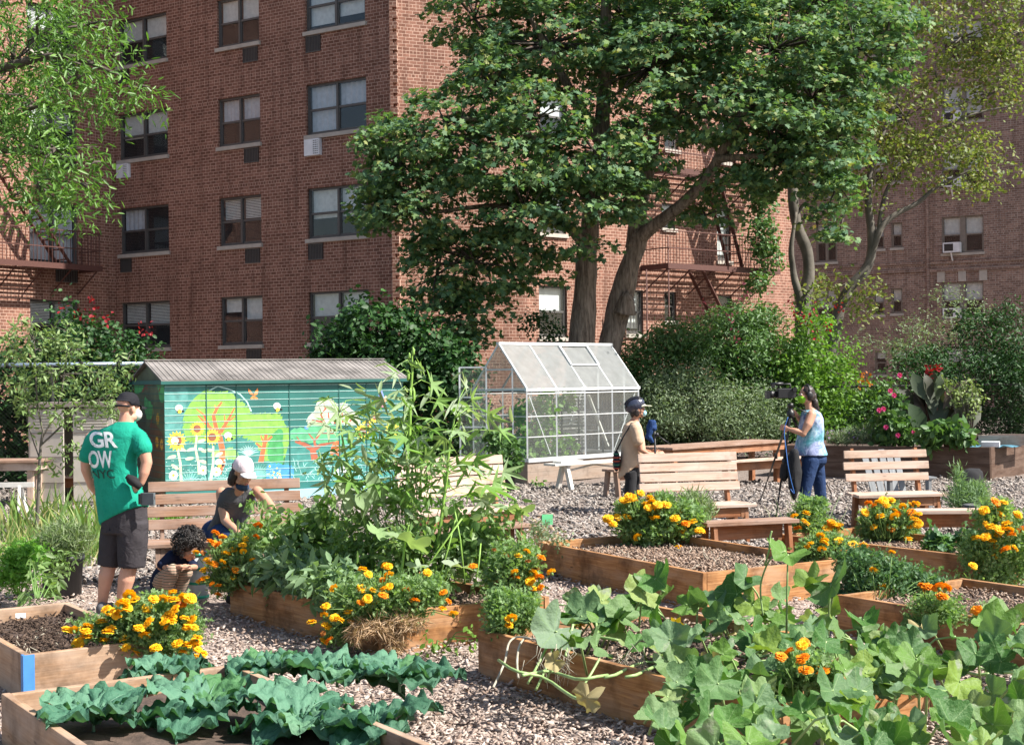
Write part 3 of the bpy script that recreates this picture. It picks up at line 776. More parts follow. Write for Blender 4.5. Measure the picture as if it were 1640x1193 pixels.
# ------------------------------------------------------------------ benches
def frame_xy(loc, ang):
    return Matrix.Translation(loc) @ Matrix.Rotation(ang, 4, 'Z')
def bench_back(label, loc, ang, L, nsl, sw, gap, mat, matf, depth=.46, zb=.58, tilt=.2, seatmat=None, group='slatted cedar benches with a back'):
    """local: x along the bench (0 = left end), y = 0 front edge, +y to the back; seat .45 high"""
    t = thing('slatted_bench', label, 'bench', loc, ang, group)
    k = 4
    for i in range(k):
        wd = (depth - .03) / k; mb = MB(); mb.box((L / 2, wd / 2 + i * (wd + .01), .43), (L + .04 * (i % 2 == 0), wd, .035)); bevel(part('seat_slat', mb, seatmat or mat, t), .004)
    for x in (.09, L - .09):
        mb = MB(); mb.beam((x, .03, 0), (x, .08, .41), .045, .09, up=(0, 1, 0)); bevel(part('leg', mb, matf, t), .004)
        mb = MB(); mb.beam((x, depth - .02, 0), (x, depth - .09, .41), .045, .09, up=(0, 1, 0)); bevel(part('leg', mb, matf, t), .004)
        mb = MB(); mb.box((x + (.045 if x < .2 else -.045), depth / 2, .355), (.04, depth - .06, .11)); part('rail', mb, matf, t)
        mb = MB(); top = zb + nsl * (sw + gap); off = depth + .0
        mb.beam((x + (.04 if x < .2 else -.04), off - .02, .18), (x + (.04 if x < .2 else -.04), off + .0 + tilt * (top - .18), top - .03), .04, .09, up=(0, 1, 0)); bevel(part('back_post', mb, matf, t), .004)
    for i in range(nsl):
        z = zb + sw / 2 + i * (sw + gap); y = depth - .065 + tilt * (z - .18)
        M = Matrix.Rotation(-math.atan(tilt), 3, 'X'); x0 = -.0 + .02 * (i % 2)
        mb = MB(); mb.box((L / 2, y, z), (L + random.uniform(-.02, .02), .03, sw), M=M); bevel(part('back_slat', mb, mat, t), .005)
    mb = MB(); mb.box((L / 2, .05, .355), (L - .3, .03, .1)); part('apron', mb, matf, t)
    return t
def bench_low(label, loc, ang, L, mat, matf, w=.28, group='low cedar bench seats'):
    t = thing('low_bench', label, 'bench', loc, ang, group)
    for i in range(2):
        mb = MB(); mb.box((L / 2, w / 4 + .004 + i * (w / 2 + .004), .43), (L, w / 2 - .004, .038)); bevel(part('seat_slat', mb, mat, t), .004)
    for x in (.1, L - .1):
        mb = MB(); mb.beam((x, .02, 0), (x, .07, .41), .04, .09, up=(0, 1, 0)); part('leg', mb, matf, t)
        mb = MB(); mb.beam((x, w + .03, 0), (x, w - .03, .41), .04, .09, up=(0, 1, 0)); part('leg', mb, matf, t)
    mb = MB(); mb.box((L / 2, w / 2, .335), (L - .26, .035, .15)); part('apron', mb, matf, t)
    return t
q = G(236, 872, .45); q.z = 0
bench_back('grey brown slatted bench behind the crouching child and the seated woman', q, R(14), 1.42, 4, .095, .02, GREYW, GREYW, zb=.53)
q = G(1047, 812, .45); q.z = 0
bench_back('slatted cedar bench of four pale back slats facing the person in the cycle helmet', q, R(13), 1.2, 4, .098, .014, SLATW, FRAMEW, zb=.575)
q = G(1378, 793, .45); q.z = 0
bench_back('slatted cedar bench of three widely spaced back slats near the camera operator', q, R(7), 1.08, 3, .095, .045, SLATW, FRAMEW, zb=.575, depth=.5)
q = G(847, 811, .45); q.z = 0
q2 = q - Vector((math.cos(R(33)), math.sin(R(33)), 0)) * 1.42
bench_back('slatted cedar bench seen through the tall okra plants', q2, R(33), 1.42, 4, .1, .012, SLATW, FRAMEW, zb=.575)
q = G(852, 838, .45); q.z = 0
bench_low('low cedar bench half hidden behind the okra plants', q - Vector((math.cos(R(33)), math.sin(R(33)), 0)) * 1.4, R(33), 1.4, GREYW, FRAMEW)
q = G(1133, 838, .45); q.z = 0
bench_low('low cedar bench between the big marigold and the camera tripod', q, R(18), 1.02, GREYW, FRAMEW)
q = G(1428, 818, .45); q.z = 0
bench_low('low cedar bench with a pale top in front of the grey garden chair', q, R(-3), 1.06, SLATW, FRAMEW)
# long table and its benches
def long_table(label, loc, ang, L, W, z, mat, matf, cat='table', legs=((.3, .12), (.3, -.12))):
    t = thing('garden_table', label, cat, loc, ang)
    k = 5
    for i in range(k):
        wd = (W - .01 * (k - 1)) / k; mb = MB(); mb.box((L / 2, wd / 2 + i * (wd + .01), z - .02), (L, wd, .038)); bevel(part('top_board', mb, mat, t), .004)
    for y in (.06, W - .06): mb = MB(); mb.box((L / 2, y, z - .1), (L - .12, .035, .12)); part('apron', mb, matf, t)
    for x in (.08, L - .08): mb = MB(); mb.box((x, W / 2, z - .1), (.035, W - .17, .12)); part('apron', mb, matf, t)
    for x in (.18, L - .18):
        for y in (.13, W - .13): mb = MB(); mb.box((x, y, (z - .045) / 2), (.09, .09, z - .045)); bevel(part('leg', mb, matf, t), .004)
    return t
q = G(1077, 717, .74); q.z = 0
long_table('long weathered picnic table in front of the shrubs', q, R(44), 3.2, .8, .74, GREYW, FRAMEW)
q = G(1172, 738, .45); q.z = 0
bench_low('bench set along the far side of the long picnic table near the tripod', q, R(36), 2.1, SLATW, FRAMEW)
q = G(984, 752, .45); q.z = 0
bench_low('dark cedar bench just behind the person in the cycle helmet', q, R(40), 1.5, GREYW, GREYW)
q = G(62, 737, .74); q.z = 0
long_table('pale cedar table at the left edge in front of the storage cabinet', q - V(1.7, 0, 0), R(2), 1.7, .7, .74, GREYW, SLATW)
q = G(130, 762, .45); q.z = 0
bench_low('brown bench beside the storage cabinet behind the tall iris leaves', q - V(.62, 0, 0), R(-2), .62, GREYW, FRAMEW)
WHITEP = plain('white_paint_worn', (.62, .6, .56), .6, scale=5, var=.15)
t = thing('sawhorse', 'white painted sawhorse at the left edge under the cedar table', 'sawhorse', G(30, 822) + V(0, 0, 0))
b0 = G(30, 822)
mb = MB(); mb.box(b0 + V(-.2, 0, .42), (.85, .05, .07)); part('crossbar', mb, WHITEP, t, True)
for x in (-.45, .02):
    for y in (-.16, .16): mb = MB(); mb.beam(b0 + V(x + .04, y, 0), b0 + V(x, y * .1, .4), .04, .06); part('leg', mb, WHITEP, t, True)
# white trestle bench by the greenhouse
b0 = G(912, 784); t = thing('trestle_bench', 'white trestle bench standing in front of the greenhouse', 'bench', b0)
dr = Vector((math.cos(R(40)), math.sin(R(40)), 0)); nn = Vector((-dr.y, dr.x, 0)); a0 = b0 + nn * .14
mb = MB(); mb.beam(a0 - dr * .32 + V(0, 0, .43), a0 + dr * 1.6 + V(0, 0, .43), .3, .035); part('plank', mb, WHITEP, t, True)
mb = MB(); mb.beam(a0 - dr * .15 + V(0, 0, .465), a0 + dr * .35 + V(0, 0, .465), .22, .03); part('board', mb, WHITEP, t, True)
for s in (.02, 1.4):
    for y in (-.17, .17): mb = MB(); mb.beam(a0 + dr * s + nn * y, a0 + dr * s + nn * y * .25 + V(0, 0, .41), .07, .07, up=dr); part('leg', mb, WHITEP, t, True)
    mb = MB(); mb.beam(a0 + dr * s - nn * .12 + V(0, 0, .4), a0 + dr * s + nn * .12 + V(0, 0, .4), .06, .05); part('leg_cap', mb, WHITEP, t, True)
mb = MB(); mb.beam(a0 + dr * .05 + V(0, 0, .3), a0 + dr * .7 + V(0, 0, .39), .03, .03); mb.beam(a0 + dr * .7 + V(0, 0, .39), a0 + dr * 1.38 + V(0, 0, .3), .03, .03); part('brace', mb, WHITEP, t, True)

# ------------------------------------------------------------------ painted shed
TEAL = plain('teal_paint', (.025, .145, .125), .5, scale=2, var=.15)
TEALD = plain('dark_teal_paint', (.018, .11, .095), .5)
TEALL = plain('teal_edge_highlight', (.42, .62, .58), .5)  # pale tone that paints highlights on the lap edges
f = Vector((math.cos(R(28)), math.sin(R(28)), 0)); gdir = Vector((-f.y, f.x, 0))
C0 = Vector((-5.45, 22.4, 0)); SL, SDp, EZ, RZ, BZ = 4.07, 2.0, 1.93, 2.2, .13
SF = Facade(C0, C0 + f * SL, EZ); SS = Facade(C0 + gdir * SDp, C0, EZ)
shed = thing('shed', 'green garden shed painted with trees, sunflowers and bees under a grey metal roof', 'shed', C0)
pal = {}
def paint(c):
    k = 'paint_%d_%d_%d' % tuple(int(x * 100) for x in c)
    if k not in pal: pal[k] = plain(k, c, .6, scale=9, var=.24)
    return pal[k]
class Mural:
    def __init__(s, fc, org, sc_): s.fc = fc; s.org = org; s.sc = sc_; s.mb = MB(); s.mats = []; s.n = 0
    def px(s, x, y):
        return s.fc.sz(s.org[0] + x / s.sc, s.org[1] + y / s.sc)
    def mi(s, c):
        m_ = paint(c)
        if m_ not in s.mats: s.mats.append(m_)
        return s.mats.index(m_)
    def lay(s): s.n += 1; return .0010 + s.n * .000015
    def poly2(s, q, c, off=None):
        off = off or s.lay(); q = [(max(.0, min(s.fc.L, a)), max(.16, min(s.fc.top - .08, z))) for a, z in q]
        s.mb.add([s.fc.pt(a, z, off) for a, z in q], [tuple(range(len(q)))], s.mi(c))
    def blob(s, pts, c, amp=.03, sub=6, seed=0):
        q = [s.px(*p) for p in pts]; out = []
        for i in range(len(q)):
            p0, p1, p2, p3 = q[i - 1], q[i], q[(i + 1) % len(q)], q[(i + 2) % len(q)]
            for k in range(sub):
                t = k / sub
                r = [.5 * ((2 * p1[d]) + (-p0[d] + p2[d]) * t + (2 * p0[d] - 5 * p1[d] + 4 * p2[d] - p3[d]) * t * t + (-p0[d] + 3 * p1[d] - 3 * p2[d] + p3[d]) * t ** 3) for d in (0, 1)]
                a = amp * noise.noise(Vector((i * 1.7 + t * 3, seed, 0))) + amp * .5 * (k % 2)
                out.append((r[0] + a, r[1] + a))
        s.poly2(out, c)
    def stroke(s, pts, w0, w1, c):
        q = [Vector(s.px(*p)) for p in pts]; off = s.lay(); L, Rr = [], []
        for i, p in enumerate(q):
            d = (q[min(i + 1, len(q) - 1)] - q[max(i - 1, 0)]).normalized(); n = Vector((-d.y, d.x)); w = (w0 + (w1 - w0) * i / (len(q) - 1)) / 2
            L.append(p + n * w); Rr.append(p - n * w)
        for i in range(len(q) - 1):
            vs = [L[i], L[i + 1], Rr[i + 1], Rr[i]]
            s.mb.add([s.fc.pt(min(max(a.x, 0), s.fc.L), max(.16, a.y), off) for a in vs], [(0, 1, 2, 3)], s.mi(c))
    def disc(s, x, y, r, c, n=14, star=0, sx=1, rot=0):
        cx, cz = s.px(x, y); q = []
        m_ = n * (2 if star else 1)
        for k in range(m_):
            a = 2 * PI * k / m_; rr = r * (1 - star * (k % 2)); dx, dz = rr * sx * math.cos(a), rr * math.sin(a)
            q.append((cx + dx * math.cos(rot) - dz * math.sin(rot), cz + dx * math.sin(rot) + dz * math.cos(rot)))
        s.poly2(q, c)
    def bee(s, x, y, r=.055):
        s.disc(x, y, r, (.85, .87, .85), sx=1.1); s.disc(x + 5, y + 32, r * .62, (.85, .6, .08)); s.disc(x + 40, y + 30, r * .34, (.02, .02, .02)); s.disc(x - 12, y + 34, r * .2, (.02, .02, .02)); s.disc(x + 12, y + 36, r * .18, (.02, .02, .02), sx=.5)
LIME, GRN, ORG, CREAM, WHT, YEL, BRN = (.22, .46, .08), (.06, .32, .10), (.68, .16, .06), (.60, .66, .42), (.78, .84, .82), (.86, .68, .06), (.28, .10, .05)
PTEAL, LTEAL = (.17, .42, .37), (.05, .235, .205)
m7 = Mural(SF, (250, 590), 5.965)
m7.blob([(80, 140), (300, 150), (470, 160), (500, 300), (430, 420), (560, 600), (900, 640), (1190, 700), (1190, 1100), (700, 1110), (80, 1110)], LTEAL, .0)
m7.blob([(85, 150), (260, 170), (300, 280), (260, 420), (240, 560), (200, 640), (85, 620)], (.09, .29, .265), .02)
m7.blob([(250, 540), (270, 430), (300, 370), (370, 280), (470, 215), (560, 235), (620, 225), (720, 245), (800, 320), (880, 370), (910, 440), (1010, 430), (1140, 450), (1200, 500), (1200, 900), (1040, 880), (950, 720), (870, 690), (800, 650), (700, 700), (600, 660), (400, 700), (290, 700), (255, 600)], LIME, .045)
m7.blob([(520, 840), (560, 790), (640, 780), (710, 760), (770, 800), (770, 870), (640, 860)], (.3, .62, .15), .03)
m7.blob([(1060, 760), (1100, 640), (1200, 600), (1200, 930), (1080, 900)], GRN, .03)
for pts, a, b in (([(590, 1000), (630, 900), (632, 780), (610, 660), (570, 560), (548, 450), (580, 385), (628, 320)], .12, .03), ([(600, 640), (520, 570), (450, 500), (400, 450)], .07, .02), ([(500, 545), (455, 440), (385, 388)], .045, .015), ([(615, 610), (690, 490), (750, 375)], .065, .02), ([(660, 535), (652, 440)], .03, .012), ([(700, 500), (755, 455)], .03, .012), ([(575, 420), (560, 350)], .03, .012), ([(640, 560), (740, 548)], .02, .012),
                  ([(1000, 900), (1028, 760), (1052, 630)], .09, .05), ([(1020, 770), (955, 712)], .045, .03), ([(1030, 720), (1000, 640)], .035, .02), ([(1040, 710), (1108, 648)], .045, .03)):
    m7.stroke(pts, a, b, ORG)
m7.stroke([(500, 215), (590, 170), (700, 200), (800, 245), (870, 320), (910, 410)], .02, .02, (.45, .7, .66))
m7.blob([(1050, 1050), (1060, 930), (1120, 910), (1200, 930), (1200, 1110), (1080, 1110)], (.06, .28, .62), .02)
for _ in range(26): m7.disc(random.uniform(1060, 1190), random.uniform(930, 1100), .018, random.choice([(.5, .65, .85), YEL, (.2, .45, .8)]), n=8)
for cx_, cy_, n_, ln, c_2 in ((320, 1100, 9, 150, PTEAL), (980, 1060, 15, 150, PTEAL), (500, 1100, 8, 130, PTEAL), (880, 830, 11, 100, (.4, .66, .62)), (620, 1090, 8, 90, PTEAL)):
    for k in range(n_):
        a = PI * (.12 + .76 * k / (n_ - 1)); m7.stroke([(cx_, cy_), (cx_ + ln * .6 * math.cos(a), cy_ - ln * .75 * math.sin(a)), (cx_ + ln * math.cos(a) * 1.15, cy_ - ln * math.sin(a))], .03, .004, c_2)
for pts in ([(205, 770), (230, 900), (240, 1090)], [(390, 630), (375, 760), (405, 900), (410, 1010)], [(545, 740), (545, 900), (520, 1080)]): m7.stroke(pts, .035, .045, CREAM)
for x, y, ro in ((150, 845, .2), (250, 775, -.4), (330, 775, .3), (320, 860, .1), (180, 940, -.6), (440, 780, -.5), (450, 890, -.3), (435, 690, .2), (600, 820, .4), (510, 780, -.2)): m7.disc(x, y, .028, CREAM, sx=2.6, rot=ro, n=10)
for x, y, r in ((197, 692, .165), (392, 575, .125), (536, 655, .135)):
    m7.disc(x, y, r, YEL, n=16, star=.3); m7.disc(x, y, r * .5, BRN, n=18)
for x, y in ((165, 1020), (450, 972), (577, 986)): m7.disc(x, y, .08, WHT, n=7, star=.15); m7.disc(x, y, .022, YEL)
for _ in range(110): m7.disc(random.choice([random.uniform(90, 470), random.uniform(640, 720)]), random.uniform(860, 1090), .008, (.5, .75, .72), n=5)
for x, y in ((218, 378), (1155, 360), (686, 640), (598, 895), (178, 690)): m7.bee(x, y)
for pts in ([(930, 250), (880, 190), (890, 240)], [(930, 255), (970, 185), (968, 245)], [(930, 260), (900, 285), (925, 300)], [(932, 260), (975, 290), (945, 300)]): m7.blob(pts, (.80, .25, .07), .0, 3)
m8 = Mural(SF, (440, 590), 5.42); m8.n = 0
m8.blob([(0, 400), (50, 430), (90, 500), (130, 560), (130, 830), (0, 830)], LIME, .03)
m8.blob([(130, 640), (300, 660), (560, 640), (800, 600), (1115, 600), (1115, 1000), (700, 1010), (130, 1010)], LTEAL, .0)
m8.blob([(0, 860), (130, 840), (160, 900), (130, 1000), (0, 1010)], (.06, .28, .62), .02)
m8.blob([(132, 610), (150, 530), (280, 520), (350, 480), (480, 478), (560, 560), (640, 650), (560, 660), (300, 650)], (.10, .40, .20), .03)
m8.blob([(280, 480), (290, 420), (340, 370), (370, 290), (470, 262), (535, 310), (600, 298), (650, 345), (700, 390), (740, 440), (710, 500), (560, 485), (400, 480)], (.46, .50, .40), .03)
RED = (.42, .09, .05)
for pts, a, b in (([(430, 470), (400, 400), (440, 350), (460, 330)], .035, .015), ([(420, 465), (330, 450), (320, 430)], .03, .012), ([(440, 360), (425, 300)], .02, .01), ([(470, 440), (465, 380)], .03, .015), ([(520, 480), (525, 400), (555, 360)], .03, .012), ([(590, 470), (585, 380)], .03, .015), ([(650, 460), (680, 430)], .03, .015)): m8.stroke(pts, a, b, RED)
for pts, a, b in (([(350, 790), (325, 700), (250, 655), (175, 635)], .13, .03), ([(330, 710), (400, 665), (520, 640)], .08, .025), ([(230, 650), (190, 590)], .03, .012), ([(355, 680), (340, 620), (290, 560)], .05, .015), ([(345, 630), (400, 560), (520, 565)], .04, .015), ([(370, 595), (385, 540)], .025, .01), ([(460, 560), (510, 530)], .02, .01)): m8.stroke(pts, a, b, (.38, .11, .06))
m8.blob([(480, 760), (500, 660), (560, 635), (565, 760), (520, 740)], ORG, .01)
for _ in range(90):
    x, y = random.uniform(140, 1110), random.uniform(800, 1000); a = random.uniform(.6, 2.5); l = random.uniform(30, 80)
    m8.stroke([(x, y), (x + l * .5 * math.cos(a), y - l * .6 * math.sin(a)), (x + l * math.cos(a) * 1.2, y - l * math.sin(a))], .010, .004, (.42, .68, .65))
for x, y, r in ((1020, 530, .14), (762, 552, .16), (868, 425, .10), (800, 490, .1)): m8.disc(x, y, r, YEL, n=14, star=.32); m8.disc(x, y, r * .45, BRN)
m8.bee(18, 325); m8.disc(610, 870, .09, WHT, n=9); m8.disc(545, 900, .06, WHT, n=9); m8.disc(275, 512, .035, (.1, .3, .7))
for pts, c_2 in (([(930, 300), (900, 230), (925, 180), (950, 260)], (.22, .30, .68)), ([(935, 300), (960, 235), (978, 275)], (.7, .4, .25)), ([(930, 305), (850, 310), (880, 290)], (.62, .32, .38)), ([(940, 305), (950, 335), (920, 330)], (.68, .25, .33))): m8.blob(pts, c_2, 0, 3)
m5 = Mural(SS, (20, 560), 5.964)
m5.blob([(1165, 390), (1175, 320), (1230, 290), (1240, 220), (1310, 230), (1360, 260), (1330, 330), (1260, 330), (1240, 400), (1180, 420)], (.06, .36, .10), .03)
m5.blob([(1370, 300), (1440, 290), (1448, 480), (1410, 500), (1390, 380)], (.06, .36, .10), .03)
m5.blob([(1260, 470), (1330, 520), (1340, 640), (1280, 660)], (.06, .36, .10), .03)
m5.blob([(1310, 740), (1390, 740), (1445, 900), (1445, 1190), (1300, 1190)], (.10, .055, .03), .02)
for x, y in ((1380, 880), (1425, 905), (930, 590), (1388, 660)): m5.disc(x, y, .11, (.45, .30, .03), n=12, star=.35); m5.disc(x, y, .04, BRN)
for pts in ([(1240, 400), (1290, 330), (1340, 330)], [(1400, 400), (1420, 340)], [(1320, 740), (1345, 560)], [(1290, 380), (1260, 320)]): m5.stroke(pts, .05, .02, (.20, .05, .03))
def siding(fc, mur, z0, label, seams=(), gable=False, mat=TEAL):
    mb = MB()
    if gable:
        mb.hexa([fc.pt(0, z0, -.04), fc.pt(fc.L, z0, -.04), fc.pt(fc.L, z0, 0), fc.pt(0, z0, 0), fc.pt(0, EZ, -.04), fc.pt(fc.L, EZ, -.04), fc.pt(fc.L, EZ, 0), fc.pt(0, EZ, 0)])
        mb.add([fc.pt(0, EZ, 0), fc.pt(fc.L, EZ, 0), fc.pt(fc.L / 2, RZ, 0)], [(0, 1, 2)])
    else: mb.hexa([fc.pt(0, z0, -.04), fc.pt(fc.L, z0, -.04), fc.pt(fc.L, z0, 0), fc.pt(0, z0, 0), fc.pt(0, EZ, -.04), fc.pt(fc.L, EZ, -.04), fc.pt(fc.L, EZ, 0), fc.pt(0, EZ, 0)])
    mats = [mat, TEALL, TEALD]
    z = .24
    while z < EZ - .05: fc.bx(mb, .003, fc.L - .003, z, z + .009, .0, .0068, 1 if not gable else 2); z += .113  # highlight put in as colour: pale lines in front, dark on the end
    fc.bx(mb, -.005, fc.L + .005, EZ - .07, EZ - .005, 0, .03, 2); fc.bx(mb, .0, fc.L, z0, .23, .0, .02, 0)
    for sx in seams: fc.bx(mb, sx - .009, sx + .009, .235, EZ - .075, 0, .0078, 2)
    for m_ in mur:
        b = len(mats); mats += m_.mats
        fb = len(mb.v)
        mb.v += m_.mb.v
        for fa, mi_ in zip(m_.mb.f, m_.mb.m): mb.f.append([k + fb for k in fa]); mb.m.append(mi_ + b); mb.sm.append(False); mb.uv += [(0, 0)] * len(fa)
    return part('wall', mb, mats, shed, True, label)
siding(SF, [m7, m8], BZ, 'sunlit front wall painted with trees, sunflowers and bees', [SF.sz(x, 700)[0] for x in (331, 379, 464, 543.5, 587)])
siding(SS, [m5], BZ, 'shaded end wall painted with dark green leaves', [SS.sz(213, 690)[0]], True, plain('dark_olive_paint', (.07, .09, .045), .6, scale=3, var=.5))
mb = MB()
ES = Facade(C0 + f * SL, C0 + f * SL + gdir * SDp, EZ); BK = Facade(C0 + f * SL + gdir * SDp, C0 + gdir * SDp, EZ)
for fc, gb in ((ES, 1), (BK, 0)):
    fc.bx(mb, .045, fc.L - .045, BZ, EZ - .002, -.04, -.002)
    if gb: mb.add([fc.pt(0, EZ, 0), fc.pt(fc.L, EZ, 0), fc.pt(fc.L / 2, RZ, 0)], [(0, 1, 2)])
part('wall', mb, TEAL, shed, True, 'plain teal rear walls')
mb = MB(); mb.hexa([C0 + f * a + gdir * b + V(0, 0, z) for z in (-.05, BZ - .003) for a, b in ((.35, -.22), (SL - .2, -.22), (SL - .2, SDp), (.35, SDp))]); part('base', mb, plain('pale_blue_base', (.30, .52, .62), .7, scale=3, var=.2), shed, True)
ROOFM = plain('grey_roof_sheet', (.19, .175, .165), .7, scale=2.2, var=.4)
mb = MB(); ov = .07
for sgn in (0, 1):
    ya, yb = (-ov, SDp / 2) if sgn == 0 else (SDp + ov, SDp / 2)
    za = EZ - .02
    for k in range(4):
        x0, x1 = -ov + (SL + 2 * ov) * k / 4 + .004, -ov + (SL + 2 * ov) * (k + 1) / 4 - .004
        pa, pb, pc, pd = [C0 + f * x + gdir * y + V(0, 0, z) for x, y, z in ((x0, ya, za), (x1, ya, za), (x1, yb, RZ + .02), (x0, yb, RZ + .02))]
        mb.hexa([pa, pb, pc, pd] + [q + V(0, 0, .022) for q in (pa, pb, pc, pd)], 0)
        n_ = 12
        for i in range(n_):
            x = x0 + (x1 - x0) * (i + .5) / n_; mb.beam(C0 + f * x + gdir * ya + V(0, 0, za + .027), C0 + f * x + gdir * yb + V(0, 0, RZ + .047), .03, .006, mi=0)
part('roof', mb, [ROOFM], shed, True)
mb = MB(); mb.beam(C0 - f * ov + gdir * SDp / 2 + V(0, 0, RZ + .06), C0 + f * (SL + ov) + gdir * SDp / 2 + V(0, 0, RZ + .06), .1, .02); part('ridge_cap', mb, ROOFM, shed, True)
mb = MB()
for y in (-ov, SDp + ov): mb.beam(C0 - f * ov + gdir * y + V(0, 0, EZ - .045), C0 + f * (SL + ov) + gdir * y + V(0, 0, EZ - .045), .02, .05)
part('fascia', mb, TEALD, shed, True)

# ------------------------------------------------------------------ greenhouse
ALU = plain('aluminium', (.68, .70, .71), .4, .3, scale=5)
ALUW = plain('white_aluminium', (.72, .74, .74), .4, .2)
GP = glassmat('greenhouse_glass', (.95, .98, .97), .09, .03, (.75, .8, .78))
POLY = glassmat('twinwall_roof_sheet', (.86, .89, .88), .42, .3, (.42, .44, .44))
g0 = Vector((.26, 25.6, 0)); e1 = Vector((.707, .707, 0)); e2 = Vector((-.707, .707, 0)); GL, GW, GE, GR, GB = 3.1, 1.4, 1.68, 2.52, .42
def Q(a, b, z): return g0 + e1 * a + e2 * b + V(0, 0, z)
gh = thing('greenhouse', 'aluminium framed greenhouse with a glazed roof on a timber plinth', 'greenhouse', g0)
mb = MB()
for i in range(2):
    z0, z1 = (0, .2) if i == 0 else (.203, GB - .03)
    for (a, b), (c, d) in (((0, .03), (GL, .03)), ((0, GW - .03), (GL, GW - .03)), ((.03, .062), (.03, GW - .062)), ((GL - .03, .062), (GL - .03, GW - .062))):
        mb.beam(Q(a, b, (z0 + z1) / 2), Q(c, d, (z0 + z1) / 2), .06, z1 - z0)
part('plinth', mb, woodmat('plinth_timber', (.20, .14, .10), (.36, .27, .21), (.30, .25, .21), .4, stain=.6), gh, True)
mb = MB(); T_ = .028
def rail(p, q, w=T_, h=T_, mi=0): mb.beam(p, q, w, h, mi=mi)
for b in (0, GW):
    rail(Q(0, b, GB - .005), Q(GL, b, GB - .005), .06, .07); rail(Q(-.03, b, GE), Q(GL + .03, b, GE), .05, .055, 1); rail(Q(0, b, GE - .07), Q(GL, b, GE - .07), .03, .02, 1)
    for k in range(5): a = GL * k / 4; rail(Q(a, b, GB + .03), Q(a, b, GE - .03), T_ if 0 < k < 4 else .036, T_)
    for z in (.83, 1.2): rail(Q(.02, b, z), Q(GL - .02, b, z), .012, .016)
    rail(Q(.05, b + .02, GE - .05), Q(.62, b + .02, GB + .08), .014, .014); rail(Q(GL - .05, b + .02, GE - .05), Q(GL - .72, b + .02, GB + .08), .014, .014)
    for k in range(5): a = GL * k / 4; rail(Q(a, b, GE + .02), Q(a, GW / 2, GR), .026, .03, 1)
rail(Q(-.03, GW / 2, GR + .01), Q(GL + .03, GW / 2, GR + .01), .07, .05, 1)
for a in (0, GL):
    rail(Q(a, .02, GB - .005), Q(a, GW - .02, GB - .005), .05, .06); rail(Q(a, .02, GE), Q(a, GW - .02, GE), .03, .03)
    for b in (.36, 1.04): rail(Q(a, b, GB + .03), Q(a, b, GE + (GR - GE) * (1 - abs(b - GW / 2) / (GW / 2)) - .02), .028, .028)
    for z in (.83, 1.2): rail(Q(a, .02, z), Q(a, GW - .02, z), .012, .014)
    rail(Q(a, .36, 2.05), Q(a, 1.04, 2.05), .02, .025)
part('frame', mb, [ALU, ALUW], gh, True)
for b in (0, GW):
    for k in range(4):
        a0, a1 = GL * k / 4 + .016, GL * (k + 1) / 4 - .016
        mb = MB(); mb.add([Q(a0, b, GB + .03), Q(a1, b, GB + .03), Q(a1, b, GE - .08), Q(a0, b, GE - .08)], [(0, 1, 2, 3)]); part('wall_pane', mb, GP, gh, True)
        mb = MB(); z0, z1 = GE + .035, GR + .005; mb.add([Q(a0, b, z0), Q(a1, b, z0), Q(a1, GW / 2, z1), Q(a0, GW / 2, z1)], [(0, 1, 2, 3)]); part('roof_pane', mb, POLY, gh, True)
for a in (0, GL):
    mb = MB(); mb.add([Q(a, .02, GB + .03), Q(a, .345, GB + .03), Q(a, .345, GE + .38), Q(a, .02, GE)], [(0, 1, 2, 3)]); mb.add([Q(a, 1.055, GB + .03), Q(a, GW - .02, GB + .03), Q(a, GW - .02, GE), Q(a, 1.055, GE + .38)], [(0, 1, 2, 3)])
    mb.add([Q(a, .37, 2.06), Q(a, 1.03, 2.06), Q(a, GW / 2, GR - .02)], [(0, 1, 2)]); part('wall_pane', mb, GP, gh, True)
mb = MB()  # roof vent, slightly proud
a0, a1 = GL * .5, GL * .75
def RQ(a, t, o): return Q(a, GW / 2 * (1 - t), GR + (GE - GR) * t) + (e2 * -.77 + V(0, 0, .64)) * o
for p_, q_ in ((RQ(a0, .04, .03), RQ(a1, .04, .03)), (RQ(a0, .48, .03), RQ(a1, .48, .03)), (RQ(a0, .04, .03), RQ(a0, .48, .03)), (RQ(a1, .04, .03), RQ(a1, .48, .03))): mb.beam(p_, q_, .04, .03)
part('roof_vent', mb, ALUW, gh, True)
mb = MB(); d0 = Q(0, 1.04, 0); dd = Vector((-.62, .1, 0)).normalized() * .5   # open door leaf
for s in (0, 1): mb.beam(d0 + dd * s + V(0, 0, .45), d0 + dd * s + V(0, 0, 2.1), .03, .03)
for z in (.45, 1.0, 1.55, 2.1): mb.beam(d0 + V(0, 0, z), d0 + dd + V(0, 0, z), .028, .028)
dr_ = part('door', mb, ALUW, gh, True)
mb = MB(); mb.add([d0 + V(0, 0, .47), d0 + dd + V(0, 0, .47), d0 + dd + V(0, 0, 2.08), d0 + V(0, 0, 2.08)], [(0, 1, 2, 3)]); part('door_pane', mb, GP, dr_, True)
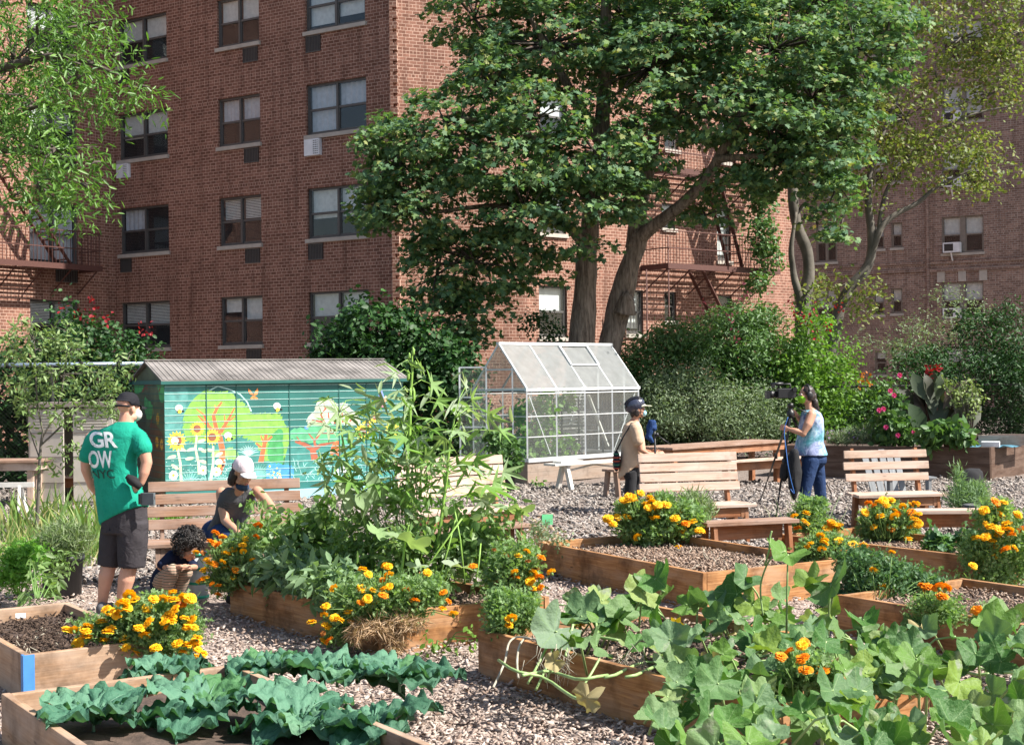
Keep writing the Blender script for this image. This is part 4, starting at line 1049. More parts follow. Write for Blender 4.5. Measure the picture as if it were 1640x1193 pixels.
# shelving inside
sh = thing('shelf_rack', 'black plant shelving inside the greenhouse', 'shelf', Q(2.1, .95, .1))
mb = MB()
for a in (1.55, 2.25, 2.95):
    for b in (.8, 1.25): mb.beam(Q(a, b, .1), Q(a, b, 1.5), .035, .035)
part('upright', mb, BLACK, sh, True)
for z in (.5, .95, 1.25): 
    mb = MB()
    for i in range(6): mb.beam(Q(1.5, .82 + .08 * i, z), Q(3.0, .82 + .08 * i, z), .02, .02)
    part('shelf', mb, BLACK, sh, True)
mb = MB()
for i in range(16): z = .45 + i * .072; mb.beam(Q(1.65, GW - .06, z), Q(3.05, GW - .06, z), .012, .022)
solo('wire_panel', mb, plain('galvanised_wire', (.45, .45, .44), .5, .4), 'grey wire grid panel standing at the back inside the greenhouse', 'wire panel')
mb = MB(); mb.beam(Q(2.15, .45, 1.55), Q(2.75, .5, .55), .06, .03); solo('white_batten', mb, WHITEP, 'white batten leaning across the inside of the greenhouse', 'batten')

# ------------------------------------------------------------------ dark planter, cabinet, fences
c1 = G(1586, 768); lf = Vector((-.9, .44, 0)); rt = Vector((.60, .80, 0))
bed('big dark stained timber planter with canna and dahlias behind the right bench', [c1.xy, (c1 + lf * 3.9).xy, (c1 + lf * 3.9 + rt * 2.3).xy, (c1 + rt * 2.3).xy], .57, DARKW, SOIL, .5, t=.06, rows=2)
t = thing('wooden_crate', 'pale wooden frame resting at the right end of the dark planter', 'crate', c1 + lf * .2 + rt * .9 + V(0, 0, .55))
o0 = c1 + rt * .8 + V(0, 0, .56) - lf * .1
mb = MB(); mb.beam(o0 + lf * .55 + V(0, 0, .1), o0 - lf * .25 + V(0, 0, .1), .04, .18); mb.beam(o0 + lf * .55 + rt * .6 + V(0, 0, .1), o0 - lf * .25 + rt * .6 + V(0, 0, .1), .04, .18); part('side', mb, SLATW, t, True)
mb = MB(); mb.beam(o0 - lf * .25 - rt * .02 + V(0, 0, .1), o0 - lf * .25 + rt * .62 + V(0, 0, .1), .04, .18); part('end', mb, SLATW, t, True)
mb = MB(); mb.box(c1 + lf * .1 + rt * .35 + V(0, 0, .61), (.32, .2, .1), R(-20)); bevel(solo('white_box', mb, ACW, 'small white box lying on the corner of the dark planter', 'box'), .01)
q = c1 + lf * .35 + rt * .3
mb = MB(); mb.add([q + lf * (.0 - .08 * i) + rt * (.09 * j) + V(0, 0, .52 + .09 * abs(noise.noise(Vector((i * .9, j * .8, 1)))) + .02) for i in range(-5, 9) for j in range(0, 8)], [(i * 8 + j, i * 8 + j + 1, (i + 1) * 8 + j + 1, (i + 1) * 8 + j) for i in range(13) for j in range(7)], 0, None, True)
solo('crumpled_tarp', mb, plain('blue_tarp', (.08, .22, .30), .5), 'crumpled blue tarp in the planter beside the white box', 'tarp')

CAB = plain('beige_resin', (.50, .46, .40), .55, scale=3)
CABD = plain('brown_resin_lid', (.20, .17, .15), .6)
o0 = P(45, 700, 22.3); o0.z = 0
cb = thing('storage_cabinet', 'beige resin storage cabinet with its doors ajar behind the young apple tree', 'cabinet', o0)
mb = MB(); Wc = 1.38
mb.box(o0 + V(.02, .4, .78), (.04, .76, 1.5)); mb.box(o0 + V(Wc - .02, .4, .78), (.04, .76, 1.5)); mb.box(o0 + V(Wc / 2, .78, .78), (Wc - .084, .03, 1.5)); mb.box(o0 + V(Wc / 2, .38, .02), (Wc - .084, .72, .04))
part('carcass', mb, CAB, cb, True)
mb = MB(); mb.hexa([o0 + V(x, y, z) for z, s in ((1.53, 0), (1.6, 1)) for x, y in ((-.08, -.1), (Wc + .08, -.1), (Wc + .08, .85), (-.08, .85))]); part('lid', mb, CABD, cb, True)
for x0, x1, yy in ((.03, .58, -.10), (.70, 1.33, -.03)):
    mb = MB(); mb.hexa([o0 + V(x, y, z) for z in (.06, 1.5) for x, y in ((x0, 0), (x1, yy), (x1, yy + .04), (x0, .04))])
    n_ = 6
    for i in range(n_): z = 1.18 + i * .045; mb.hexa([o0 + V(x, y, zz) for zz in (z, z + .02) for x, y in ((x0 + .08, -.022 + yy * .15), (x1 - .08, yy * .85 - .022), (x1 - .08, yy), (x0 + .08, 0))])
    for z in (.35, .75, 1.12): mb.hexa([o0 + V(x, y, zz) for zz in (z, z + .012) for x, y in ((x0, -.01), (x1, yy - .01), (x1, yy + .02), (x0, .02))], 1)
    part('door', mb, [CAB, CABD], cb, True)

FENM = plain('black_fence_wire', (.014, .015, .014), .7, 0, .2)
PIPE = plain('blue_grey_pipe', (.30, .38, .46), .35, .5)
def chain_fence(label, A, B, h, top=FENM, rad=.022, posts=2.6, wire=True, cell=.075, clamps=False):
    A, B = Vector(A), Vector(B); L = (B - A).length; d = (B - A).normalized()
    t = thing('chain_link_fence', label, 'fence', A)
    n = max(1, round(L / posts))
    for i in range(n + 1):
        q = A + d * L * i / n; mb = MB(); mb.tube([q - V(0, 0, .05), q + V(0, 0, h)], rad * 1.15, 8); part('post', mb, FENM, t, True)
    mb = MB(); mb.tube([A + V(0, 0, h), B + V(0, 0, h)], rad, 8)
    tp = part('top_rail', mb, top, t, True)
    if clamps:
        s = .3
        while s < L: mb = MB(); mb.tube([A + d * (s - .03) + V(0, 0, h), A + d * (s + .03) + V(0, 0, h)], rad * 1.5, 8); s += .62; part('clamp', mb, FENM, tp, True)
    if wire:
        nn_ = Vector((d.y, -d.x, 0)); pts = []; w_ = .0015
        vs = []
        for sg in (1, -1):
            s = -h
            while s < L:
                a, b = (s, .03), (s + h - .05, h - .02)
                if a[0] < 0: a = (0, .03 - s)
                if b[0] > L: b = (L, h - .02 - (b[0] - L))
                if b[1] > a[1] and b[0] > a[0]:
                    aa, bb = (a, b) if sg == 1 else ((L - a[0], a[1]), (L - b[0], b[1]))
                    p0 = A + d * aa[0] + V(0, 0, aa[1]); p1 = A + d * bb[0] + V(0, 0, bb[1]); sd = (p1 - p0).cross(nn_).normalized() * w_
                    vs += [p0 - sd - nn_ * w_, p0 + sd - nn_ * w_, p1 + sd - nn_ * w_, p1 - sd - nn_ * w_, p0 - sd + nn_ * w_, p0 + sd + nn_ * w_, p1 + sd + nn_ * w_, p1 - sd + nn_ * w_]
                s += cell
        me = np_mesh('mesh', np.array([tuple(v_ - A) for v_ in vs]), 8, FENM, [[0, 1, 2, 3], [4, 7, 6, 5], [0, 3, 7, 4], [1, 5, 6, 2]])
        link('wire_mesh', me, t)
    return t
chain_fence('black chain link fence running behind the greenhouse and the long table', (-3.4, 28.4, 0), (13.5, 31.2, 0), 1.63)
chain_fence('tall fence with a pale blue top rail behind the storage cabinet', (-9.5, 24.2, 0), (-6.2, 24.6, 0), 2.22, PIPE, .035, 1.7, cell=.07, clamps=True)

# ------------------------------------------------------------------ pots and small things
def pot(label, c, r0, r1, h, mat, rim=.03, name='plant_pot', soil=.04):
    t = thing(name, label, 'pot', c)
    mb = MB(); mb.lathe((0, 0, 0), [(0, 0.004), (r0, 0.004), (r0 + (r1 - r0) * .9, h * .88), (r1 + rim * .4, h * .88), (r1 + rim * .4, h), (r1 - .01, h), (r0 * .95, .1)], 26); part('pot', mb, mat, t)
    mb = MB(); mb.lathe((0, 0, 0), [(0, h - soil + .01), (r1 - .012, h - soil)], 20); part('soil', mb, SOIL, t)
    return t
BUCKET = plain('black_nursery_plastic', (.035, .038, .045), .5, scale=3)
pot('large black nursery pot of lavender near the left edge', G(100, 953), .165, .185, .36, BUCKET)
pot('small black nursery pot beside the bench under the greenhouse', G(812, 786), .13, .15, .3, BUCKET)
pot('black nursery pot of rosemary behind the pale topped bench', G(1572, 868), .15, .19, .42, BUCKET)
TERRA = plain('terracotta', (.48, .22, .13), .8, scale=5, var=.15)
qt = c1 + lf * .62 + rt * .8 + V(0, 0, .5)
pot('terracotta pot standing in the dark planter', qt, .11, .16, .34, TERRA, .06)
pot('terracotta pot tucked among leaves left of the other clay pot', qt + lf * .4 + rt * .2, .11, .16, .36, TERRA, .06)
q = G(877, 862, .2); mb = MB(); mb.box(q + V(0, 0, .2), (.115, .004, .11), R(8)); mb.beam(q + V(0, .004, 0), q + V(0, .004, .22), .006, .006); solo('plant_label', mb, plain('green_card', (.16, .62, .28), .5), 'bright green card on a stake at the left corner of the bare soil bed', 'plant label', loc=q)
q = G(33, 988, .24); mb = MB(); mb.box(q + V(0, 0, .01), (.07, .045, .03), R(20)); solo('plant_label', mb, ACW, 'white tag lying on the dark soil at the left edge', 'plant label')
# grey adirondack chair behind the three slat bench
b0 = G(1445, 832); t = thing('garden_chair', 'grey slatted garden chair seen through the gap under the three slat bench', 'chair', b0, R(12))
GC = woodmat('grey_painted_wood', (.17, .18, .19), (.28, .29, .30), None, knots=False)
for i in range(5):
    mb = MB(); x = -.2 + .1 * i; mb.beam((x, .30, .18), (x * 1.15, .58, .78 + .05 * (2 - abs(i - 2))), .085, .02, up=(0, 1, .4)); part('back_slat', mb, GC, t)
for i in range(5): mb = MB(); mb.box((0, -.18 + .105 * i, .33 - .03 * i), (.5, .085, .02)); part('seat_slat', mb, GC, t)
for x in (-.27, .27):
    mb = MB(); mb.box((x, -.2, .27), (.04, .09, .54)); part('leg', mb, GC, t); mb = MB(); mb.beam((x, .5, 0), (x, -.15, .34), .03, .1); part('leg', mb, GC, t)
    mb = MB(); mb.box((x * 1.1, .08, .55), (.12, .68, .022)); part('armrest', mb, GC, t)
# black plastic sack behind the rosemary
q = G(1556, 800); mb = MB(); mb.sphere(q + V(0, 0, .2), (.2, .14, .28)); mb.sphere(q + V(.08, 0, .38), (.1, .08, .1)); mb.sphere(q + V(-.1, .02, .28), (.12, .1, .14))
me = fuse(mb, .02, 4, 'black_sack', BLACKC, q, lambda p, n: n * .03 * noise.noise(p * 7)); o = link('black_sack', me); o.location = q; tag(o, 'crumpled black sack on the ground behind the rosemary pot', 'sack')
# pop-up insect cage by the child
q = G(318, 960); t = thing('mesh_cage', 'white mesh pop up cage with green bands beside the crouching child', 'insect cage', q)
mb = MB(); mb.lathe((0, 0, 0), [(0, .01), (.085, .01), (.085, .42), (0, .42)], 20); part('mesh_wall', mb, plain('white_netting', (.62, .64, .66), .9), t)
for z in (.03, .15, .28, .40): mb = MB(); mb.lathe((0, 0, 0), [(.086, z - .012), (.093, z - .01), (.093, z + .01), (.086, z + .012)], 20); part('band', mb, plain('green_band', (.03, .40, .24), .6), t)
# ------------------------------------------------------------------ trees and shrubs
def barkmat(name, c1, c2):
    m, nt, b = nodes(name); v = coord(nt, 'Object', (9, 9, 1.3)); f = noise_tex(nt, v, 2.0, 7, .65, .5)
    nt.links.new(ramp(nt, f, [(.32, c1), (.62, c2)]), b.inputs['Base Color']); b.inputs['Roughness'].default_value = .95; b.inputs['Specular IOR Level'].default_value = .15; bump(nt, b, f, 1.0, .05); return m
BARK = barkmat('maple_bark', (.075, .055, .042), (.30, .24, .19))
BARKD = plain('dark_bark', (.075, .06, .05), .95, scale=4, var=.35, bmp=.9)
BARKG = plain('grey_smooth_bark', (.11, .098, .08), .9, scale=3, var=.35, bmp=.5)
MAPLEL = leafmat('maple_leaf', [(.055, .125, .065), (.085, .17, .085), (.07, .15, .08), (.12, .22, .08), (.10, .18, .10), (.20, .31, .11), (.12, .21, .10), (.30, .32, .10)], .36, .62, .3)
def blobpts(c, r, n, shell=.55, flat=0):
    d = RNG.normal(size=(n, 3)); d /= np.linalg.norm(d, axis=1, keepdims=True)
    rad = RNG.uniform(shell ** 3, 1, n) ** (1 / 3)
    return np.array(c)[None] + d * rad[:, None] * np.array(r)[None], d
def clusters(lobes, per, discr, dth, dens, shell=.45, hang=0.0):
    """lobes: (u, v, ru, rv, Y, ry); flat sprays of leaves filling each lobe unevenly"""
    P_, D_, C_ = [], [], []
    for (u, v, ru, rv, Y, ry) in lobes:
        c = P(u, v, Y); r = (ru / F * Y, ry, rv / F * Y)
        vol = r[0] * r[2] + .5 * r[1] * (r[0] + r[2])
        n = max(3, int(dens * vol))
        cp, d = blobpts(c, r, n, shell)
        for q, dd in zip(cp, d):
            C_.append((c, Vector(q)))
            k = int(per * RNG.uniform(.5, 1.4)); a = RNG.uniform(0, 2 * PI, k); rr = discr * np.sqrt(RNG.uniform(0, 1, k)) * RNG.uniform(.7, 1.3)
            x, y = rr * np.cos(a), rr * np.sin(a)
            z = RNG.normal(0, dth, k) - (x * dd[0] + y * dd[1]) * -.0 - hang * rr - .35 * (x * dd[0] + y * dd[1]) * (1 if dd[2] > -.3 else .2)
            P_.append(np.stack([q[0] + x, q[1] + y, q[2] + z], -1)); D_.append(np.tile(dd, (k, 1)))
    return np.concatenate(P_), np.concatenate(D_), C_
def limb(mb, pts, rads, Y=None, n=12, sub=5, seed=0):
    """pts as (u,v,Y) pixels, smoothed with small bends"""
    q = [P(*p) for p in pts]; out, rr = [], []
    for i in range(len(q) - 1):
        p0, p1, p2, p3 = q[max(i - 1, 0)], q[i], q[i + 1], q[min(i + 2, len(q) - 1)]
        for k in range(sub):
            t = k / sub
            r = .5 * ((2 * p1) + (-p0 + p2) * t + (2 * p0 - 5 * p1 + 4 * p2 - p3) * t * t + (-p0 + 3 * p1 - 3 * p2 + p3) * t ** 3)
            rad = rads[i] + (rads[i + 1] - rads[i]) * t
            out.append(r + noise.noise_vector(r * 1.7 + V(seed, 0, 0)) * rad * .25); rr.append(rad * (1 + .1 * noise.noise(r * 2.1)))
    out.append(q[-1]); rr.append(rads[-1])
    mb.tube(out, rr, n)
    return out
def twigs(mb, C_, k, r=.012, every=3):
    for i, (c, q) in enumerate(C_):
        if i % every: continue
        m_ = (Vector(c) + Vector(q)) / 2 + V(random.uniform(-.3, .3), random.uniform(-.3, .3), random.uniform(-.1, .3)) * (Vector(q) - Vector(c)).length * .4
        mb.tube([c, m_, q], [r * 1.8, r * 1.2, r * .4], 4)

mt = thing('maple_tree', 'big forked maple with a dense dark green crown rising behind the greenhouse', 'tree', P(945, 745, 30))
mb = MB()
mb1 = limb(mb, [(922, 770, 30), (927, 640, 30), (932, 540, 30), (938, 440, 30), (946, 360, 30), (958, 280, 30), (968, 160, 30), (970, 40, 29.8), (975, -80, 29.8)], [.46, .32, .275, .22, .20, .18, .15, .12, .08], n=16)
limb(mb, [(968, 770, 30.3), (971, 640, 30.3), (978, 545, 30.3), (997, 480, 30.3), (1010, 420, 30.2), (1024, 372, 30.2)], [.36, .29, .25, .26, .20, .18], n=16, seed=4)
limb(mb, [(1000, 500, 30.1), (1005, 480, 30.0), (1009, 474, 29.95)], [.25, .16, .12])
limb(mb, [(1020, 385, 30.2), (1045, 362, 30), (1090, 330, 29.6), (1132, 285, 29.3), (1160, 235, 29), (1190, 180, 29), (1240, 130, 29), (1300, 90, 29)], [.17, .14, .12, .11, .10, .09, .07, .05], seed=6)
limb(mb, [(1015, 400, 30.2), (1022, 340, 30.4), (1040, 260, 30.6), (1060, 150, 31), (1090, 20, 31)], [.22, .18, .15, .12, .08], seed=9)
limb(mb, [(950, 330, 30), (900, 260, 29.4), (820, 200, 28.8), (740, 190, 28.4)], [.14, .1, .07, .04], seed=12)
limb(mb, [(943, 400, 30), (890, 350, 29.5), (800, 330, 29), (700, 340, 28.6)], [.12, .09, .06, .03], seed=15)
limb(mb, [(962, 230, 30), (900, 120, 30), (850, 30, 30)], [.13, .09, .05], seed=17)
limb(mb, [(1150, 255, 29), (1210, 250, 28.6), (1290, 240, 28.4)], [.09, .06, .03], seed=18)
part('trunk', mb, BARK, mt, True)
LOB = [(640, 255, 72, 78, 28.6, 1.5), (600, 330, 45, 40, 28.4, .8), (610, 215, 40, 40, 28.8, .8), (720, 215, 95, 90, 28.5, 1.6), (670, 330, 80, 62, 28.6, 1.2), (790, 250, 90, 70, 28.2, 1.4),
       (760, 420, 105, 75, 29, 1.3), (700, 440, 55, 70, 28.9, 1), (765, 500, 65, 50, 29.2, .8), (740, 530, 40, 34, 29.2, .5), (840, 330, 80, 60, 28.2, 1.3), (800, 390, 70, 60, 28.8, 1.2),
       (790, 140, 90, 80, 29.6, 1.8), (860, 190, 90, 60, 28.3, 1.5), (880, 70, 150, 80, 30, 2.2), (760, 30, 70, 60, 30, 1.5), (950, 240, 95, 75, 28.2, 1.4), (950, 320, 90, 55, 28.1, 1.1), (890, 290, 80, 60, 28.0, 1.2),
       (1040, 110, 130, 110, 29.4, 2.2), (1030, 240, 60, 70, 28.8, 1.2), (1110, 60, 150, 90, 30, 2.4), (1150, 165, 110, 80, 28.8, 1.8), (1240, 80, 140, 90, 29.4, 2.2), (1230, 200, 90, 65, 28.6, 1.6), (1180, 290, 70, 36, 29.4, 1),
       (1300, 160, 110, 85, 29, 1.8), (1370, 80, 90, 85, 29.6, 1.8), (1420, 50, 55, 55, 29.8, 1.2), (1310, 250, 70, 60, 28.6, 1.2), (1240, 265, 60, 45, 28.7, 1), (1340, 300, 38, 40, 28.6, .8), (1340, 225, 60, 60, 28.8, 1), (1330, 385, 28, 22, 28.6, .4), (1310, 360, 22, 18, 28.6, .4), (1350, 350, 20, 30, 28.6, .4),
       (1130, 345, 55, 22, 29.6, .6), (1000, 30, 200, 70, 31, 2), (1300, 10, 160, 60, 31, 2), (800, -50, 120, 60, 30.5, 2), (1100, -60, 300, 60, 30.5, 3), (1005, 315, 50, 40, 28.4, .8), (940, 395, 38, 22, 28.4, .5), (640, 300, 60, 50, 29.4, 1), (880, 430, 22, 30, 29.2, .4), (860, 400, 30, 40, 29, .5)]
pts, D_, C_ = clusters(LOB, 32, .33, .05, 23, .62, .16)
print('maple leaves', len(pts))
o = leaves('foliage', pts, .115, MAPLEL, MAPLE, up=1.0, out=D_ * .5, spread=.55, parent=mt, droop=.25)
mb = MB(); twigs(mb, C_, 5, .014, 4); part('branch', mb, BARKD, mt, True)

def tree(name, label, lobes, leaf, tmpl, size, dens, per, discr, trunks, bark, cat='tree', group=None, hang=.2, up=.8, spread=.8, dth=.12, shell=.3, droop=.2, base=None, twig=.012, every=4, flowers=None):
    b = base if base is not None else (G(trunks[0][0][0][0], trunks[0][0][0][1]) if trunks and trunks[0][0][0][1] > 640 and False else P(*trunks[0][0][0]) if trunks else P(lobes[0][0], lobes[0][1], lobes[0][4]))
    t = thing(name, label, cat, (b.x, b.y, 0), group=group)
    if trunks:
        mb = MB()
        for i, (pp, rr) in enumerate(trunks): limb(mb, pp, rr, n=9, seed=i * 3 + 1)
        part('trunk', mb, bark, t, True)
    pts, D_, C_ = clusters(lobes, per, discr, dth, dens, shell, hang)
    leaves('foliage', pts, size, leaf, tmpl, up=up, out=D_ * .5, spread=spread, parent=t, droop=droop)
    mb = MB(); twigs(mb, C_, 3, twig, every); part('branch', mb, bark, t, True)
    if flowers:
        fl, fm, fs = flowers
        fp = []
        for (u, v, Y) in fl:
            c = P(u, v, Y)
            for _ in range(7): fp.append(c + V(random.gauss(0, .05), random.gauss(0, .05), random.gauss(0, .08)))
        leaves('blossom', fp, fs, fm, OVAL, up=.3, spread=1, parent=t)
    return t
LEFTL = leafmat('ash_leaf', [(.08, .18, .035), (.13, .26, .05), (.09, .2, .04), (.19, .33, .08), (.05, .12, .03), (.16, .3, .06)], .4, .42, .45)
L1 = [(60, 60, 80, 70, 17.5, 1), (140, 40, 60, 55, 17.5, .8), (120, 130, 75, 60, 17.2, .9), (60, 170, 70, 60, 17, .9), (90, 240, 75, 45, 17, .8), (60, 290, 70, 40, 17, .7), (130, 295, 40, 28, 17, .5), (30, 230, 50, 80, 17.5, .8), (180, 90, 32, 40, 17.4, .5), (205, 140, 34, 20, 17.3, .4), (225, 138, 24, 10, 17.3, .2), (160, 260, 24, 16, 17, .3), (30, 310, 60, 24, 17, .5), (180, 175, 20, 20, 17.3, .3), (100, 335, 26, 16, 17, .3), (20, 100, 60, 90, 18, 1), (-60, 150, 90, 180, 17.5, 1.4), (100, 330, 18, 20, 17, .3), (60, -40, 140, 60, 17.6, 1)]
tree('ash_tree', 'bright green leafy tree hanging into the top left corner over the brick wing', L1, LEFTL, (LANCE[0] * np.array([.72, 1, 1]), LANCE[1]), .11, 37, 26, .27, [([(-190, 960, 17.5), (-185, 600, 17.5), (-160, 300, 17.5), (-120, 150, 17.5), (-60, 60, 17.5), (0, 0, 17.5)], [.22, .2, .16, .12, .08, .05]), ([(-165, 330, 17.5), (-90, 260, 17.3), (0, 240, 17.2), (90, 250, 17)], [.1, .07, .05, .02]), ([(-120, 150, 17.5), (0, 110, 17.4), (100, 90, 17.3), (190, 120, 17.3)], [.08, .06, .04, .015])], BARKD, hang=.5, droop=.45, spread=.7)
YELL = leafmat('locust_leaf', [(.12, .17, .05), (.16, .21, .06), (.21, .25, .08), (.10, .145, .045), (.26, .28, .09), (.14, .19, .055), (.22, .16, .06)], .4, .5, .3)
L2 = [(1400, 160, 80, 60, 34, 1.5), (1380, 260, 75, 60, 34, 1.2), (1450, 190, 90, 70, 34, 1.5), (1460, 260, 80, 50, 34, 1.2), (1540, 230, 70, 45, 33.5, 1.2), (1570, 265, 50, 40, 33.5, 1), (1540, 60, 90, 50, 34.5, 1.5), (1600, 90, 60, 60, 34.5, 1.2), (1480, 40, 70, 35, 34.5, 1.2), (1590, 150, 50, 40, 34, 1), (1380, 320, 40, 20, 33.5, .6), (1500, 130, 40, 30, 34, .8), (1560, 300, 40, 20, 33.5, .6), (1640, 60, 60, 120, 34, 1.5), (1340, 200, 50, 70, 35, 1.2), (1560, -40, 120, 50, 34.5, 1.5),
      (1355, 455, 52, 22, 33.4, .8), (1395, 475, 28, 24, 33.4, .5), (1310, 450, 30, 22, 33.4, .5), (1385, 500, 18, 14, 33.4, .3)]
tree('locust_tree', 'slender crooked trunked tree with yellow green leaves in front of the brown block', L2, YELL, OVAL, .105, 17, 24, .45, [
    ([(1325, 700, 33.5), (1330, 560, 33.5), (1342, 505, 33.5), (1362, 460, 33.5), (1390, 425, 33.5), (1396, 385, 33.5), (1391, 330, 33.5), (1396, 270, 33.6), (1412, 220, 33.7), (1440, 150, 34)], [.2, .17, .15, .13, .12, .11, .09, .07, .05, .03]),
    ([(1392, 420, 33.5), (1408, 370, 33.4), (1432, 345, 33.4), (1470, 325, 33.4), (1500, 300, 33.4), (1560, 270, 33.4)], [.09, .08, .07, .055, .04, .02]),
    ([(1408, 372, 33.4), (1413, 330, 33.6), (1428, 290, 33.8), (1470, 240, 34), (1540, 190, 34), (1620, 170, 34)], [.06, .05, .045, .04, .03, .02])], BARKG, hang=.15)
tree('locust_tree', 'bare lower grey trunk with few leaves against the edge of the sunlit brick wing', [(1300, 470, 26, 20, 32.5, .5), (1290, 330, 20, 30, 32.8, .4), (1320, 200, 60, 60, 34, 1), (1285, 240, 25, 40, 33, .5)], YELL, OVAL, .1, 24, 20, .35, [
    ([(1280, 700, 32.6), (1285, 540, 32.6), (1288, 480, 32.6), (1296, 440, 32.6), (1292, 405, 32.6), (1280, 370, 32.6), (1270, 320, 32.6), (1270, 240, 32.7), (1280, 140, 33)], [.2, .18, .17, .14, .13, .13, .12, .10, .06]),
    ([(1286, 500, 32.6), (1276, 460, 32.5), (1270, 430, 32.5), (1267, 400, 32.4), (1275, 340, 32.4)], [.11, .09, .075, .06, .03]), ([(1275, 350, 32.6), (1285, 330, 32.5), (1300, 318, 32.4)], [.05, .04, .02])], BARKG)

DKG = leafmat('dark_shrub_leaf', [(.015, .05, .014), (.022, .07, .018), (.03, .085, .02), (.045, .12, .025)], .2, .55, .35)
MIDG = leafmat('mid_shrub_leaf', [(.06, .13, .04), (.09, .18, .055), (.12, .22, .07), (.07, .15, .05)], .3, .5, .35)
GREYG = leafmat('grey_green_leaf', [(.14, .21, .11), (.19, .26, .14), (.25, .31, .2), (.11, .17, .08)], .3, .55, .3)
LTG = leafmat('light_green_leaf', [(.09, .2, .03), (.13, .26, .04), (.17, .3, .05), (.07, .16, .03)], .4, .5, .3)
REDF = leafmat('red_blossom', [(.24, .012, .018), (.34, .02, .03), (.15, .01, .015)], .3, .6, .3)
PINKF = leafmat('pink_blossom', [(.5, .10, .18), (.6, .16, .25)], .3, .6, .3)
def shrub(label, lobes, leaf, size=.09, dens=40, per=26, discr=.3, tmpl=LANCE, name='shrub', group='shrubs along the fence', **k):
    k.setdefault('every', 14); k.setdefault('twig', .006)
    return tree(name, label, lobes, leaf, tmpl, size, dens, per, discr, None, BARKD, 'shrub', group, **k)
shrub('big dark shrub rising between the painted shed and the maple', [(610, 530, 75, 55, 27.5, 1.3), (540, 560, 55, 45, 27.3, 1), (660, 560, 70, 60, 27.6, 1.2), (720, 600, 50, 60, 27.6, 1), (600, 600, 110, 60, 27.6, 1), (690, 640, 90, 90, 27.4, .9), (580, 500, 25, 22, 27.5, .4), (720, 560, 40, 30, 27.6, .6)], DKG, .12, 42, 30, .32, OVAL, shell=.3)
shrub('crape myrtle with dark red flowers behind the fence on the left', [(150, 540, 65, 40, 26.5, 1), (200, 560, 50, 30, 26.5, .8), (70, 570, 60, 40, 26.6, 1), (120, 600, 110, 60, 26.4, 1), (110, 505, 26, 22, 26.5, .4), (230, 590, 40, 24, 26.6, .6), (20, 620, 60, 70, 26.4, 1)], DKG, .09, 44, 28, .26, OVAL, flowers=([(random.uniform(20, 240), random.uniform(490, 600), 26) for _ in range(0)] + [(x, y, 25.9) for x, y in ((144, 478), (150, 495), (100, 492), (122, 505), (146, 508), (172, 512), (230, 526), (243, 524), (227, 530))], REDF, .07))
shrub('tall loose pink flowered shrub between the greenhouse and the sunlit wing', [(1100, 550, 80, 36, 31, 1.2), (1180, 540, 80, 60, 31, 1.2), (1230, 590, 80, 60, 31, 1.2), (1050, 590, 60, 60, 30.6, 1), (1160, 620, 120, 70, 30.6, 1), (1190, 510, 40, 20, 31, .5), (1230, 520, 34, 30, 31, .5), (1010, 620, 30, 80, 30.4, .7), (1120, 690, 130, 30, 30.8, .5)], MIDG, .11, 95, 26, .3, LANCE, flowers=([(1187, 478, 30), (1193, 472, 30), (1170, 505, 30), (1173, 508, 30), (1132, 485, 30), (1182, 540, 30)], PINKF, .07))
shrub('rounded grey green shrub just behind the long table', [(1110, 640, 75, 62, 29.6, 1.1), (1060, 650, 50, 55, 29.4, .8), (1170, 665, 60, 45, 29.5, .9), (1030, 660, 30, 45, 29.3, .6), (1220, 660, 50, 50, 29.8, .8)], GREYG, .07, 130, 30, .2, LANCE, shell=.5)
shrub('light green bushy shrub behind the camera operator', [(1310, 570, 62, 60, 30.4, 1.1), (1340, 620, 55, 50, 30.4, 1), (1290, 630, 50, 60, 30.2, .9), (1260, 580, 40, 40, 30.6, .8), (1300, 520, 34, 30, 30.6, .6), (1330, 660, 60, 40, 30.2, .8)], LTG, .085, 44, 26, .28, OVAL, flowers=([(1268, 497, 29.6), (1284, 501, 29.6), (1308, 502, 29.6), (1327, 521, 29.6), (1295, 510, 29.6), (1276, 505, 29.6), (1350, 492, 29.6), (1305, 535, 29.6), (1340, 498, 29.6)], REDF, .075))
shrub('low mixed shrub under the far fence right of the camera operator', [(1400, 650, 60, 40, 30.2, .8), (1450, 660, 60, 40, 30.2, .8), (1380, 690, 60, 30, 30, .6), (1340, 690, 40, 30, 30, .6), (1290, 690, 60, 24, 29.9, .5), (1420, 610, 30, 16, 30.4, .4)], MIDG, .08, 40, 26, .26, OVAL, flowers=([(1377, 606, 29.9), (1384, 610, 29.9), (1392, 608, 29.9)], leafmat('orange_blossom', [(.45, .12, .02), (.5, .2, .03)], .3), .08))
shrub('thin leggy shrub with sparse pale leaves below the window air conditioner', [(1500, 515, 60, 26, 40, .8), (1460, 535, 36, 26, 40, .6), (1550, 490, 30, 26, 40, .6), (1520, 470, 40, 14, 40, .5), (1400, 540, 30, 22, 40, .5), (1480, 560, 70, 22, 40, .8)], GREYG, .10, 24, 18, .4, LANCE)
shrub('dense dark evergreen shrub filling the right edge above the planter', [(1560, 590, 90, 50, 31.4, 1.3), (1480, 590, 50, 40, 31.2, 1), (1620, 560, 60, 60, 31.4, 1.3), (1590, 630, 60, 50, 31.6, 1), (1650, 640, 40, 80, 31.4, 1), (1500, 630, 60, 34, 31.6, 1), (1560, 680, 90, 34, 31.8, .8), (1640, 690, 50, 40, 31.8, .8), (1470, 680, 60, 34, 31.6, .8), (1560, 520, 40, 22, 31.5, .6), (1610, 500, 30, 20, 31.5, .5)], DKG, .10, 60, 30, .3, LANCE)
